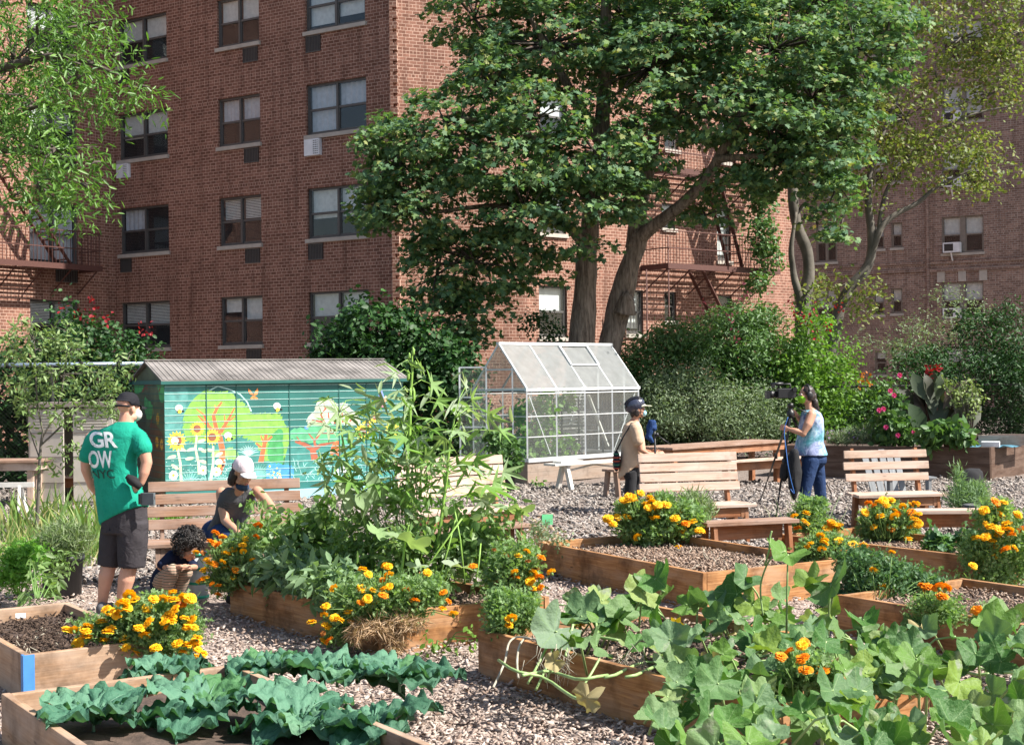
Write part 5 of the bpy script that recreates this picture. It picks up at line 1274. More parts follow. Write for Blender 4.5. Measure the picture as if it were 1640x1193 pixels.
shrub('climbing vine on the corner of the sunlit brick wing', [(1222, 330, 20, 40, 43.6, .35), (1215, 380, 26, 34, 43.4, .35), (1212, 450, 12, 26, 43.3, .3), (1230, 410, 16, 24, 43.8, .3), (1225, 290, 16, 24, 43.6, .3)], MIDG, .13, 60, 22, .3, OVAL, name='climbing_vine', group='vines')
shrub('dark undergrowth behind the chain link fence left of the greenhouse', [(700, 690, 60, 60, 28.9, .5), (745, 660, 30, 70, 29, .5), (790, 700, 50, 50, 30.2, .5), (660, 700, 50, 60, 28.9, .5)], DKG, .09, 60, 28, .28, OVAL)
shrub('added dark hedge covering lit brick behind the storage cabinet and the pale blue rail', [(20, 690, 50, 60, 26.8, .5), (110, 650, 90, 50, 26.9, .5), (40, 760, 60, 40, 26.6, .4), (190, 640, 40, 40, 27, .4), (-40, 640, 40, 60, 26.8, .5)], DKG, .12, 70, 28, .3, OVAL)  # dark foliage added to hide lit brick and darken this stretch
shrub('made-up dark hedge standing in for tree shade right of the greenhouse', [(1080, 660, 90, 60, 32.3, .5), (1200, 650, 90, 60, 32.6, .5), (1300, 660, 80, 60, 32.4, .5), (1400, 670, 70, 44, 32.4, .5), (1010, 690, 50, 50, 32, .4)], DKG, .12, 80, 28, .3, OVAL)  # dark foliage added before the sunlit wall in place of tree shade
shrub('low leafy growth showing through the back of the greenhouse', [(1000, 700, 60, 30, 30.6, .5), (930, 690, 60, 50, 31, .6), (860, 690, 60, 60, 30.9, .6), (880, 560, 24, 40, 33, .4), (870, 520, 34, 26, 33, .4)], DKG, .09, 46, 24, .28, OVAL)

# young apple tree at the left
APL = leafmat('apple_leaf', [(.13, .21, .07), (.18, .27, .09), (.23, .32, .12), (.10, .17, .055)], .3, .5, .4)
q0 = G(57, 890)
Ya = q0.y
LA = [(55, 545, 42, 30, Ya, .35), (95, 600, 50, 34, Ya, .4), (40, 620, 32, 30, Ya, .35), (120, 660, 40, 20, Ya - .1, .3), (160, 640, 40, 22, Ya, .3), (170, 600, 34, 20, Ya + .1, .3), (205, 575, 16, 22, Ya, .15), (110, 560, 30, 20, Ya, .3), (185, 655, 22, 20, Ya, .25), (35, 520, 16, 22, Ya, .15), (115, 720, 26, 16, Ya, .2), (90, 745, 22, 12, Ya, .2), (60, 655, 34, 16, Ya, .25), (45, 700, 14, 10, Ya, .15), (105, 530, 24, 18, Ya, .2), (20, 560, 20, 30, Ya, .3)]
tree('apple_sapling', 'young apple tree with a thin forked stem in front of the beige cabinet', LA, APL, LANCE, .075, 190, 8, .08, [
    ([(56, 895, Ya), (60, 820, Ya), (63, 760, Ya), (66, 712, Ya), (70, 690, Ya)], [.022, .02, .018, .017, .015]),
    ([(66, 712, Ya), (90, 690, Ya), (118, 660, Ya - .1), (140, 630, Ya), (170, 600, Ya), (212, 560, Ya)], [.012, .011, .010, .008, .006, .003]),
    ([(70, 695, Ya), (62, 660, Ya), (58, 620, Ya), (56, 560, Ya), (50, 515, Ya)], [.012, .01, .008, .006, .003]),
    ([(68, 700, Ya), (84, 670, Ya), (98, 630, Ya), (105, 580, Ya), (112, 530, Ya)], [.011, .009, .007, .005, .003]),
    ([(64, 735, Ya), (48, 690, Ya), (40, 650, Ya), (38, 600, Ya)], [.009, .007, .005, .003]), ([(85, 672, Ya), (110, 655, Ya), (150, 640, Ya)], [.007, .005, .003])], BARKG, 'tree', hang=.2, up=.5, spread=1, dth=.05, twig=.003, every=2, base=q0)
# ------------------------------------------------------------------ marigolds
MGL = leafmat('marigold_leaf', [(.16, .28, .10), (.21, .34, .14), (.27, .39, .18), (.12, .22, .07)], .45, .55, .3)
STEMG = plain('green_stem', (.12, .22, .05), .6)
STEMP = plain('pale_green_stem', (.30, .42, .14), .55, var=.2)
DRY = leafmat('dry_stalk', [(.40, .27, .16), (.52, .38, .25), (.28, .17, .09), (.6, .46, .32)], .2, .8, .2)
BLM = [leafmat('marigold_petal', [(.90, .50, .015), (.95, .58, .02), (.9, .40, .01)], .25, .55, .25),
       leafmat('orange_marigold_petal', [(.85, .27, .01), (.9, .34, .012), (.75, .20, .01)], .25, .55, .25),
       leafmat('faded_marigold_petal', [(.28, .09, .02), (.4, .15, .03), (.2, .06, .02)], .15, .7, .2)]
def bloom_mesh(mi, seed):
    rs = np.random.default_rng(seed); pts, n_, dirs = [], [], []
    rows = [(10, -5, 1.0), (11, 15, 1.0), (10, 35, .92), (8, 55, .8), (5, 74, .6)]
    V_, Fp = [], []
    k = 0; mb = MB()
    for cnt, el, ln in rows:
        for i in range(cnt):
            a = 2 * PI * (i + rs.uniform(-.2, .2)) / cnt + el; e = R(el + rs.uniform(-8, 8)); r = .030 * ln * rs.uniform(.85, 1.12)
            d = Vector((math.cos(a) * math.cos(e), math.sin(a) * math.cos(e), math.sin(e))); s_ = Vector((-math.sin(a), math.cos(a), 0)); up = s_.cross(d) * -1
            w = .0085 * (1.25 if el < 40 else .9)
            mb.add([d * r * .15, d * r * .7 + s_ * w + up * .002, d * r + s_ * w * .75 - up * .003, d * r * 1.03 - up * .0, d * r - s_ * w * .75 - up * .003, d * r * .7 - s_ * w + up * .002], [(0, 1, 2, 3, 4, 5)], 0)
    mb.lathe((0, 0, 0), [(0.002, -.028), (.008, -.024), (.010, -.008), (.004, .002)], 7, 1)
    return mb.mesh('bloom', [BLM[mi], STEMG])
BLOOMS = [[bloom_mesh(0, 1), bloom_mesh(0, 2), bloom_mesh(0, 3)], [bloom_mesh(1, 4), bloom_mesh(1, 5)], [bloom_mesh(2, 6)]]
def zl(org, sc_, pts): return [(org[0] + x / sc_, org[1] + y / sc_) for x, y in pts]
def marigold(label, base, Y, blooms, lobes, n=5200, size=.04, mix=(.72, .2, .08), bs=1.0, dry=None, jit=.18, leafm=None, group='marigold clumps'):
    t = thing('marigold_plant', label, 'flower', base, group=group)
    blooms = blooms[:100]
    P_ = []; tot = sum(l[2] * l[3] for l in lobes)
    for l in lobes:
        u, v, ru, rv = l[:4]; y = l[4] if len(l) > 4 else Y; c = P(u, v, y); r = (ru / F * y, min(.3, (ru + rv) / 2 / F * y), rv / F * y)
        m_ = int(n * l[2] * l[3] / tot); kk = max(3, int(m_ * 1.35) // 16)
        cp, _ = blobpts(c, r, kk, .25)
        for q in cp:
            a = RNG.normal(0, 1, (16, 3)) * np.array([.03, .03, .026]); P_.append(q[None] + a)
    P_ = np.concatenate(P_)
    leaves('foliage', P_, size * .85, leafm or MGL, FEATHER, up=.6, spread=1.1, parent=t, droop=-.1)
    mb = MB(); bo = Vector(base); heads = []
    for (u, v) in blooms:
        q = P(u, v, Y - random.uniform(.06, jit + .1)); heads.append(q)
        foot = bo + (Vector((q.x, q.y, bo.z)) - bo) * .45 + V(random.uniform(-.03, .03), random.uniform(-.03, .03), 0)
        mid = (foot + q) / 2 + V(random.uniform(-.02, .02), random.uniform(-.02, .02), .03); mb.tube([foot, mid, q - V(0, 0, .02)], [.005, .004, .0028], 5)
    for _ in range(26):
        q = Vector(P_[random.randrange(len(P_))]); foot = bo + (q - bo) * .3; foot.z = bo.z; mb.tube([foot, (foot + q) / 2 + V(0, 0, .04), q], [.005, .004, .002], 5)
    part('stem', mb, STEMG, t, True)
    for q in heads:
        r = random.random(); k = 0 if r < mix[0] else 1 if r < mix[0] + mix[1] else 2
        o = link('bloom', random.choice(BLOOMS[k]), t, q - bo); s_ = bs * random.uniform(.8, 1.15) * (1 if k < 2 else .7); o.scale = (s_, s_, s_ * random.uniform(.75, 1))
        o.rotation_euler = (random.uniform(-.2, .9), random.uniform(-.3, .6), random.uniform(0, 6.3))
    if dry:
        D = []
        for (u, v, ru, rv, y) in dry:
            c = P(u, v, y); cp, _ = blobpts(c, (ru / F * y, .07, rv / F * y), 330, .0); D.append(cp)
        leaves('dry_foliage', np.concatenate(D), .085, DRY, (NARROW[0] * np.array([.8, 1, 1]), NARROW[1]), up=.1, spread=1, parent=t, droop=.45)
    return t
z5, z6, z7, z8 = ((20, 800), 4.1), ((420, 800), 4.1), ((820, 800), 4.1), ((1220, 800), 4.1)
marigold('biggest golden marigold clump spilling over the left front bed', G(262, 1000, .22), 8.9,
    zl(*z5, [(615, 720), (685, 755), (740, 670), (800, 660), (765, 625), (745, 710), (925, 655), (990, 650), (1050, 610), (1035, 650), (1080, 680), (1130, 645), (1165, 650), (885, 715), (1010, 780), (1020, 830), (1070, 720), (830, 845), (870, 890), (830, 920), (925, 870), (625, 870), (735, 910), (745, 970), (720, 1000), (795, 1000), (940, 975), (495, 830), (480, 865), (480, 905), (355, 855), (400, 855), (585, 800), (1130, 780), (1150, 840), (1190, 840), (1215, 905), (1215, 950), (1215, 985), (1085, 945), (1120, 1000), (1155, 955), (895, 805), (1250, 1010), (700, 740), (650, 740), (1040, 800), (1060, 660), (850, 900), (1180, 790), (1000, 800), (1040, 760), (720, 690), (780, 690), (1100, 690), (1200, 930), (470, 860), (640, 850), (1230, 1040), (430, 945), (600, 925)]),
    [(248, 1000, 50, 48), (205, 1000, 40, 26), (285, 1020, 34, 40), (290, 990, 26, 30), (150, 1005, 30, 14), (230, 985, 40, 22)], 7600, .05, (.86, .12, .02), bs=1.2)
marigold('marigold clump at the far end of the middle bed beside the white mesh cage', G(375, 935, .26), 11.4,
    zl(*z5, [(1300, 280), (1355, 295), (1205, 345), (1250, 350), (1275, 395), (1290, 420), (1325, 425), (1380, 410), (1400, 355), (1450, 330), (1400, 450), (1465, 460), (1260, 465), (1240, 530), (1270, 515), (1310, 555), (1350, 565), (1445, 515), (1350, 625), (1510, 300), (1515, 340), (1530, 260), (1330, 220), (1380, 245), (1610, 170), (1600, 245), (1600, 390), (1580, 400), (1330, 290), (1225, 540), (1255, 520)]),
    [(372, 905, 28, 38), (358, 925, 20, 26), (395, 880, 24, 34), (356, 885, 14, 14)], 3200, .055, (.5, .4, .1), 1.15)
marigold('marigold clump with dead straw hanging over the near corner of the middle bed', G(612, 985, .25), 9.9,
    zl(*z6, [(695, 490), (830, 495), (790, 530), (650, 585), (725, 595), (800, 585), (835, 570), (690, 650), (795, 630), (415, 700), (430, 720), (405, 755), (565, 740), (505, 790), (475, 775), (585, 805), (420, 830), (325, 805), (440, 925), (400, 880), (470, 580), (800, 430), (825, 440), (945, 590), (1085, 480), (1185, 715), (1220, 670), (1255, 750), (1190, 610), (660, 460), (740, 680), (1000, 665), (645, 680), (490, 760), (405, 930)]),
    [(590, 955, 52, 34), (560, 990, 34, 40), (545, 1010, 26, 24), (650, 950, 50, 28), (690, 945, 26, 24), (640, 975, 40, 24)], 7200, .048, (.55, .33, .12), 1.1,
    dry=[(628, 1008, 28, 26, 9.75), (600, 1005, 24, 12, 9.7), (650, 995, 30, 14, 9.75), (632, 1032, 12, 14, 9.75), (572, 1010, 12, 16, 9.7)])
marigold('tall marigold clump at the right end of the middle bed', G(822, 955, .25), 10.3,
    zl((480, 700), 3.314, [(1030, 600), (1095, 630), (1160, 630), (1205, 605), (1255, 700), (1335, 715), (1240, 720), (1270, 745), (1140, 715), (1120, 740), (1215, 780), (1225, 800), (1240, 805), (1045, 770), (920, 685), (1280, 800), (1225, 760), (1280, 640), (1210, 660), (1150, 745), (1055, 825)]),
    [(815, 915, 36, 44), (842, 900, 24, 34), (800, 940, 26, 24), (835, 945, 24, 24)], 4600, .05, (.5, .32, .18), 1.1)
marigold('small dark leaved marigold in the left corner of the squash bed', G(815, 1008, .3), 9.05, zl((480, 700), 3.314, [(1110, 970), (1110, 1000), (1125, 960)]) + [(1185 / 4.1 + 640, 1000)],
    [(812, 990, 34, 26), (840, 975, 22, 24), (800, 965, 20, 18)], 3400, .045, (.6, .3, .1), 1.1)
marigold('marigold clump at the back corner of the bare mulched bed', G(1045, 862, .26), 14.2,
    zl(*z7, [(730, 5), (765, 10), (800, 5), (880, 30), (905, 15), (895, 50), (920, 60), (955, 35), (1015, 40), (640, 120), (695, 115), (660, 160), (755, 115), (945, 120), (1100, 85), (1070, 125), (1080, 145), (1060, 180), (1140, 160), (1185, 145), (1120, 205), (1230, 205), (825, 245), (930, 265), (1095, 315), (625, 125), (1245, 210), (920, 125), (700, 130)]) + zl((820, 560), 3.98, [(820, 915), (745, 935), (770, 945), (710, 960), (880, 945), (890, 970), (870, 1000), (980, 990), (930, 990)]),
    [(1045, 835, 42, 36), (1010, 830, 28, 30), (1080, 840, 34, 28), (1030, 860, 30, 20), (1060, 812, 26, 22), (1105, 825, 24, 22)], 5200, .075, (.85, .15, 0), 1.6)
marigold('marigold clump at the back of the long bed in front of the pale bench', G(1425, 862, .24), 14.6,
    zl(*z8, [(700, 25), (765, 20), (800, 5), (850, 5), (820, 40), (740, 40), (675, 85), (780, 110), (925, 45), (980, 35), (985, 85), (1030, 95), (865, 75), (885, 105), (840, 160), (850, 185), (850, 205), (905, 200), (970, 180), (1025, 160), (1000, 130), (960, 260), (735, 180), (1010, 30), (870, 110)]),
    [(1422, 832, 38, 28), (1400, 845, 24, 24), (1440, 845, 26, 22), (1415, 855, 26, 14)], 4200, .07, (.8, .2, 0), 1.55)
marigold('pale spiky leaved marigold between the tripod and the right beds', G(1290, 870, .0), 14.9, zl(*z8, [(290, 90), (215, 110), (235, 190), (285, 150), (350, 160), (465, 160), (490, 170), (515, 180), (430, 190), (455, 155)]),
    [(1288, 835, 22, 26), (1300, 815, 26, 18), (1320, 845, 24, 14)], 2400, .06, (.8, .2, 0), 1.6)
marigold('low orange marigold at the right corner of the bare mulched bed', G(1330, 902, .24), 12.6, zl(*z8, [(320, 290), (395, 325), (415, 285), (470, 320), (505, 270), (535, 345), (615, 320), (680, 315), (385, 235), (410, 270), (300, 310), (600, 300), (660, 300)]),
    [(1320, 875, 34, 18), (1350, 882, 28, 18), (1300, 885, 24, 14)], 3600, .055, (.6, .4, 0), 1.3)
marigold('tall marigold clump cut by the right edge of the view', G(1600, 930, .0), 12.2, zl(*z8, [(1460, 70), (1540, 50), (1565, 100), (1505, 180), (1535, 15), (1575, 190), (1600, 160), (1625, 200), (1560, 200), (1510, 270), (1510, 310), (1535, 375), (1610, 320), (1430, 250), (1550, 235), (1385, 435), (1480, 170), (1620, 165), (1590, 195), (1525, 310), (1600, 330), (1470, 245), (1410, 250), (1640, 230), (1680, 100), (1700, 200), (1660, 320), (1590, 20)]),
    [(1600, 850, 40, 50), (1580, 900, 36, 36), (1610, 920, 40, 40), (1590, 820, 30, 24), (1560, 870, 24, 24), (1650, 880, 40, 60)], 6400, .055, (.72, .28, 0), 1.45)
BLG = leafmat('blue_green_leaf', [(.08, .17, .08), (.11, .22, .10), (.15, .26, .12), (.06, .13, .06), (.09, .2, .07)], .38, .5, .35)
marigold('bushy dark green marigold between the long bed and the low front bed', G(1400, 965, .2), 10.9, zl(*z8, [(730, 460), (790, 570), (855, 345), (740, 470)]), [(1400, 920, 50, 36), (1440, 935, 50, 32), (1370, 900, 34, 26), (1480, 940, 30, 24), (1380, 945, 40, 24), (1340, 960, 30, 20)], 7000, .05, (.8, .2, 0), 1.1, leafm=BLG)
marigold('row of upright orange marigolds on long bare stems in the low front bed', G(1505, 985, .2), 9.2, zl(*z8, [(1070, 575), (1050, 580), (1160, 575), (1205, 580), (1185, 640), (1090, 578)]), [(1480, 975, 26, 12), (1520, 985, 24, 12), (1500, 970, 40, 16)], 1500, .04, (0, 1, 0), 1.25)
marigold('two orange marigolds standing over a withered squash leaf at the right', G(1590, 1030, .2), 8.6, zl(*z8, [(1415, 725), (1485, 770), (1400, 730)]), [(1580, 990, 20, 12)], 500, .04, (.1, .9, 0), 1.3)
marigold('deep orange marigolds poking out of the squash at the bottom of the view', G(1290, 1130, .2), 7.1, zl(*z8, [(285, 940), (125, 1030), (180, 1000), (270, 1045), (405, 1130), (290, 1120), (265, 955), (385, 1120)]), [(1285, 1070, 34, 24), (1310, 1085, 30, 20)], 1600, .05, (.15, .8, .05), 1.1)

# ------------------------------------------------------------------ leafy plants in the beds
PEPL = leafmat('pepper_leaf', [(.16, .28, .09), (.21, .34, .12), (.26, .38, .15), (.12, .21, .06), (.34, .44, .26)], .45, .45, .4)
SAGL = leafmat('sage_leaf', [(.16, .26, .13), (.20, .31, .16), (.26, .38, .22), (.12, .21, .09)], .38, .6, .3)
def leafy(name, label, cat, base, Y, lobes, leafm, size, n, tmpl=LANCE, stems=14, up=.5, spread=.9, droop=.5, group=None, sr=.005, stemm=None, per=7, cl=.045, fruit=None):
    t = thing(name, label, cat, base, group=group); P_ = []; tot = sum(l[2] * l[3] for l in lobes)
    for l in lobes:
        u, v, ru, rv = l[:4]; y = l[4] if len(l) > 4 else Y; c = P(u, v, y); r = (ru / F * y, min(.4, ru / F * y), rv / F * y)
        k = max(2, int(n * l[2] * l[3] / tot / per)); cp, _ = blobpts(c, r, k, .1)
        for q in cp: P_.append(q[None] + RNG.normal(0, cl, (per, 3)))
    P_ = np.concatenate(P_)
    leaves('foliage', P_, size, leafm, tmpl, up=up, spread=spread, parent=t, droop=droop)
    mb = MB(); bo = Vector(base)
    for _ in range(stems):
        q = Vector(P_[random.randrange(len(P_))]); foot = bo + (q - bo) * .3; foot.z = bo.z; mb.tube([foot, (foot + q) / 2 + V(random.uniform(-.04, .04), 0, .05), q], [sr, sr * .8, sr * .4], 5)
    part('stem', mb, stemm or STEMG, t, True)
    if fruit:
        for u, v, y, r, m_ in fruit: mb = MB(); mb.sphere(P(u, v, y), (r, r, r * 1.2)); part('fruit', mb, m_, t, True)
    return t
leafy('pepper_plant', 'drooping leafed pepper plant the seated woman is reaching into', 'vegetable', G(430, 905, .26), 11.9, [(420, 815, 24, 20), (435, 845, 34, 34), (400, 850, 18, 24), (418, 870, 40, 30), (455, 880, 34, 30)], PEPL, .085, 620, group='pepper plants', droop=.9)
leafy('pepper_plant', 'dense pepper plant in front of the blue shed base', 'vegetable', G(505, 905, .26), 11.5, [(490, 850, 40, 40), (520, 830, 30, 34), (470, 880, 40, 30), (530, 880, 40, 40)], PEPL, .08, 1050, OVAL, group='pepper plants')
leafy('pepper_plant', 'pepper plant under the broad pale okra leaf', 'vegetable', G(585, 915, .26), 11.1, [(580, 850, 44, 44), (560, 890, 40, 40), (615, 890, 40, 44)], PEPL, .078, 1050, group='pepper plants')
leafy('pepper_plant', 'pepper plant around the foot of the tallest okra stem', 'vegetable', G(660, 925, .26), 10.8, [(660, 860, 40, 50), (640, 905, 34, 40), (695, 900, 34, 44)], PEPL, .078, 900, group='pepper plants')
leafy('pepper_plant', 'pepper plant between the okra and the low cedar bench', 'vegetable', G(740, 925, .26), 10.9, [(735, 850, 36, 50), (760, 880, 30, 40), (720, 900, 30, 40), (775, 850, 24, 30)], PEPL, .078, 640, OVAL, group='pepper plants')
leafy('pepper_plant', 'thin leggy pepper plant at the right end of the middle bed', 'vegetable', G(800, 935, .26), 10.8, [(800, 845, 24, 30), (815, 820, 20, 24), (790, 880, 24, 34), (770, 925, 30, 20)], PEPL, .075, 260, group='pepper plants')
leafy('sage_plant', 'long leaved sage hanging over the shaded side of the middle bed', 'herb', G(470, 945, .26), 11.0, [(450, 915, 40, 24, 11.2), (490, 920, 44, 28, 10.9), (420, 905, 26, 18, 11.3), (515, 935, 34, 26, 10.6), (480, 895, 40, 20, 11.2)], SAGL, .12, 1100, up=.4, droop=.5, stems=10, group='sage plants')
leafy('sage_plant', 'smaller sage clump next to the straw at the bed corner', 'herb', G(550, 960, .26), 10.3, [(535, 935, 24, 20), (550, 918, 24, 14), (520, 950, 20, 16)], SAGL, .10, 300, up=.4, droop=.3, stems=6, group='sage plants')

# okra
OKT = (np.array([[0, 0, 0], [.3, .0, .0], [.75, .1, -.12], [.17, .12, .02], [.36, .42, .03], [.6, .85, -.1], [.08, .34, .03], [.09, .7, .02], [0, 1.15, -.14], [-.09, .7, .02], [-.08, .34, .03], [-.6, .85, -.1], [-.36, .42, .03], [-.17, .12, .02], [-.75, .1, -.12], [-.3, 0, 0]]), [[0, 1, 2, 3], [0, 3, 4, 5], [0, 5, 6], [0, 6, 7, 8], [0, 8, 9, 10], [0, 10, 11], [0, 11, 12, 13], [0, 13, 14, 15]])
OKL = leafmat('okra_leaf', [(.14, .27, .06), (.18, .33, .08), (.30, .38, .24), (.38, .45, .33), (.15, .28, .06), (.2, .37, .08), (.34, .42, .30)], .4, .55, .3)
OKST = plain('okra_stem', (.22, .38, .07), .5, var=.2)
def okra(label, pts, rads, leafpos, broad=(), pods=(), Y=10.9):
    t = thing('okra_plant', label, 'vegetable', P(*pts[0]), group='tall okra plants'); t.location.z = .25
    mb = MB(); line = limb(mb, pts, rads, n=8, seed=len(leafpos), sub=4); part('stem', mb, OKST, t, True)
    pet = MB(); L_, D_, S_ = [], [], []
    for (u, v, s_) in leafpos:
        q = P(u, v, Y + random.uniform(-.3, .3)); a = min(line, key=lambda p: (p - q).length + max(0, p.z - q.z) * 1.2)
        pet.tube([a, (a + q) / 2 + V(0, 0, .04), q], [.004, .003, .0022], 5)
        d = (q - a); d.normalize(); L_.append(q); D_.append(d + V(random.uniform(-.3, .3), random.uniform(-.6, .1), -.45)); S_.append(s_)
    part('leaf_stalk', pet, OKST, t, True)
    leaves('foliage', [tuple(x) for x in L_], np.array(S_), OKL, OKT, up=.5, out=np.array([[.2, -.5, 0]]), spread=.5, parent=t, dirs=np.array([tuple(x) for x in D_]))
    L2_, D2_, S2_ = [], [], []
    for q, d in zip(L_, D_):
        for _ in range(2):
            e = q + V(random.gauss(0, .07), random.gauss(0, .07), random.gauss(-.02, .07)); L2_.append(tuple(e)); D2_.append((random.gauss(0, 1), random.gauss(-.3, .6), random.uniform(-.9, .9))); S2_.append(random.uniform(.08, .19))
    leaves('narrow_leaf', L2_, np.array(S2_), OKL, (LANCE[0] * np.array([.7, 1, 1]), LANCE[1]), up=.4, out=np.array([[.2, -.4, 0]]), spread=.6, parent=t, dirs=np.array(D2_))
    if broad:
        pts_ = np.array([tuple(P(u, v, Y + dy)) for u, v, s_, dy, dx, dz in broad]); dr_ = np.array([(dx, -.35, dz) for u, v, s_, dy, dx, dz in broad])
        leaves('broad_leaf', pts_, np.array([b_[2] for b_ in broad]), OKL, SQL, up=1, spread=.4, parent=t, dirs=dr_)
    if pods:
        for (u, v, ln) in pods:
            c = P(u, v, Y - .02); mb = MB(); mb.tube([c, c + V(.004, 0, ln * .25), c + V(.006, 0, ln * .7), c + V(.002, 0, ln)], [.006, .013, .010, .002], 6); part('pod', mb, OKST, t, True)
# squash leaf template: lobed, cupped, veined
def squash_tmpl(seed, rings=5, seg=36, lob=.10):
    rs = np.random.default_rng(seed); vs = [[0, 0, -.05]]; ph = rs.uniform(0, 6)
    for r in range(1, rings + 1):
        for k in range(seg):
            a = 2 * PI * k / seg; t = a - PI / 2 * 3
            th = math.atan2(math.sin(a - PI / 2), math.cos(a - PI / 2))   # 0 at the tip
            notch = 1 - .75 * math.exp(-((abs(th) - PI) ** 2) / .09)
            rad = (.52 + lob * .5 * math.cos(5 * th)) * notch * (1 + .03 * math.sin(9 * th + ph)) * (1 + (.035 * (k % 2) if r == rings else 0)); f_ = r / rings
            x, y = math.cos(a) * rad * f_, math.sin(a) * rad * f_
            z = .10 * f_ * f_ * math.sin(2 * a + ph) + .05 * f_ * math.cos(5 * th) + .05 * f_ ** 2 * math.sin(7 * a + ph * 2) - .05 * (1 - f_) + (.02 * (k % 2) * f_)
            vs.append([x, y + .02, z])
    poly = [[0, 1 + k, 1 + (k + 1) % seg] for k in range(seg)]
    for r in range(1, rings):
        b0, b1 = 1 + (r - 1) * seg, 1 + r * seg
        poly += [[b0 + k, b1 + k, b1 + (k + 1) % seg, b0 + (k + 1) % seg] for k in range(seg)]
    return np.array(vs), poly
SQT = [squash_tmpl(i) for i in range(4)]; SQL = squash_tmpl(9, lob=.26)
random.seed(21)
okra('tallest okra plant rising above the shed roof line', [(655, 935, 10.9), (652, 870, 10.9), (652, 780, 10.9), (656, 700, 10.9), (657, 640, 10.9), (660, 600, 10.9), (660, 562, 10.9)], [.016, .016, .015, .013, .011, .009, .005],
    [(640, 625, .17), (655, 640, .2), (690, 615, .19), (635, 600, .14), (700, 640, .18), (690, 670, .17), (630, 665, .16), (615, 640, .2), (600, 655, .18), (672, 585, .12), (645, 580, .1), (720, 650, .18), (650, 700, .2), (690, 690, .16), (600, 690, .16), (625, 720, .18), (680, 730, .19), (670, 700, .14), (640, 750, .16)], [(655, 730, .2, 0, -.2, -.3)], [(657, 650, .14), (662, 645, .12), (653, 610, .09), (661, 570, .07), (665, 590, .06), (655, 575, .05)])
okra('right hand okra plant leaning over the back of the cedar bench', [(690, 935, 10.8), (700, 880, 10.8), (708, 820, 10.8), (716, 760, 10.8), (720, 715, 10.8), (728, 670, 10.8)], [.016, .015, .013, .011, .009, .005],
    [(712, 700, .22), (730, 690, .2), (735, 740, .24), (750, 745, .2), (760, 735, .2), (700, 740, .2), (740, 680, .18), (752, 655, .2), (768, 655, .18), (780, 665, .2), (755, 640, .16), (745, 620, .14), (700, 770, .2), (750, 790, .22), (775, 780, .24), (790, 770, .2), (805, 755, .18), (770, 800, .2), (800, 690, .14)], [(822, 815, .26, -.1, .8, -.05), (770, 790, .2, 0, .5, -.1)])
okra('left hand okra plant in front of the painted sunflowers', [(600, 930, 11), (590, 860, 11), (572, 790, 11), (556, 740, 11), (548, 700, 11), (543, 660, 11)], [.014, .013, .012, .010, .008, .004],
    [(540, 660, .2), (555, 665, .18), (560, 690, .2), (525, 680, .18), (530, 720, .2), (545, 735, .22), (575, 730, .2), (590, 745, .2), (575, 690, .14), (600, 720, .16), (520, 745, .2), (530, 765, .2), (600, 770, .22), (560, 770, .22), (525, 640, .14), (588, 650, .16), (565, 640, .12), (600, 665, .16), (620, 690, .16)], [(597, 800, .32, -.2, .1, .7), (560, 790, .24, -.1, -.4, .1), (640, 800, .2, 0, .5, .1)], [(558, 710, .09), (548, 725, .08), (561, 720, .08)])
okra('low okra plant with one yellowing broad leaf above the straw', [(640, 945, 10.5), (645, 900, 10.5), (650, 860, 10.5), (655, 840, 10.5)], [.01, .009, .008, .005], [(640, 850, .12), (665, 860, .12), (620, 870, .12)], [(655, 866, .28, -.1, .5, -.05), (735, 905, .2, 0, .5, -.1), (610, 850, .2, 0, -.5, .1), (668, 905, .14, 0, .3, -.1)], Y=10.5)
leafy('okra_plant', 'thick leafy mass of young okra filling the middle of the bed', 'vegetable', G(655, 930, .26), 10.95, [(620, 765, 44, 40), (680, 745, 36, 50), (655, 690, 22, 50), (565, 770, 34, 36), (650, 800, 60, 30), (610, 720, 26, 30)], OKL, .12, 520, (LANCE[0] * np.array([.8, 1, 1]), LANCE[1]), stems=30, droop=.35, group='tall okra plants')
random.seed(33)
mb = MB()
for u0, v0, u1, v1 in ((745, 935, 725, 800), (760, 940, 770, 870), (700, 940, 730, 830), (740, 830, 620, 1000)): 
    a, b = P(u0, v0, 10.6), P(u1, v1, 10.7); mb.tube([a, (a + b) / 2 + V(.01, 0, .02), b], .006, 6)
solo('garden_stake', mb, OKST, 'bare green stalks left standing at the right of the middle bed', 'stalk')

# squash, split into patches by the root they grow from
SQLM = leafmat('squash_leaf', [(.04, .115, .025), (.065, .16, .035), (.10, .185, .085), (.07, .18, .03), (.15, .23, .14), (.14, .26, .04), (.05, .14, .03), (.11, .20, .09), (.19, .29, .05), (.17, .25, .17), (.26, .33, .07)], .3, .55, .3, spots=(7, .62, (.27, .31, .22)), veins=(.19, .29, .12), bmp=.5)
WILT = leafmat('withered_leaf', [(.24, .18, .09), (.34, .29, .15), (.16, .11, .06)], .2, .8, .2)
VINE = plain('squash_vine', (.26, .38, .14), .5, var=.25, scale=12)
VINED = plain('dry_vine', (.34, .31, .24), .85, var=.3)
def topline(u):
    xs_ = [860, 900, 960, 1040, 1100, 1180, 1240, 1300, 1360, 1440, 1500, 1560, 1620, 1700]; ys_ = [985, 965, 960, 935, 965, 965, 955, 945, 985, 995, 1005, 1000, 985, 980]
    return float(np.interp(u, xs_, ys_))
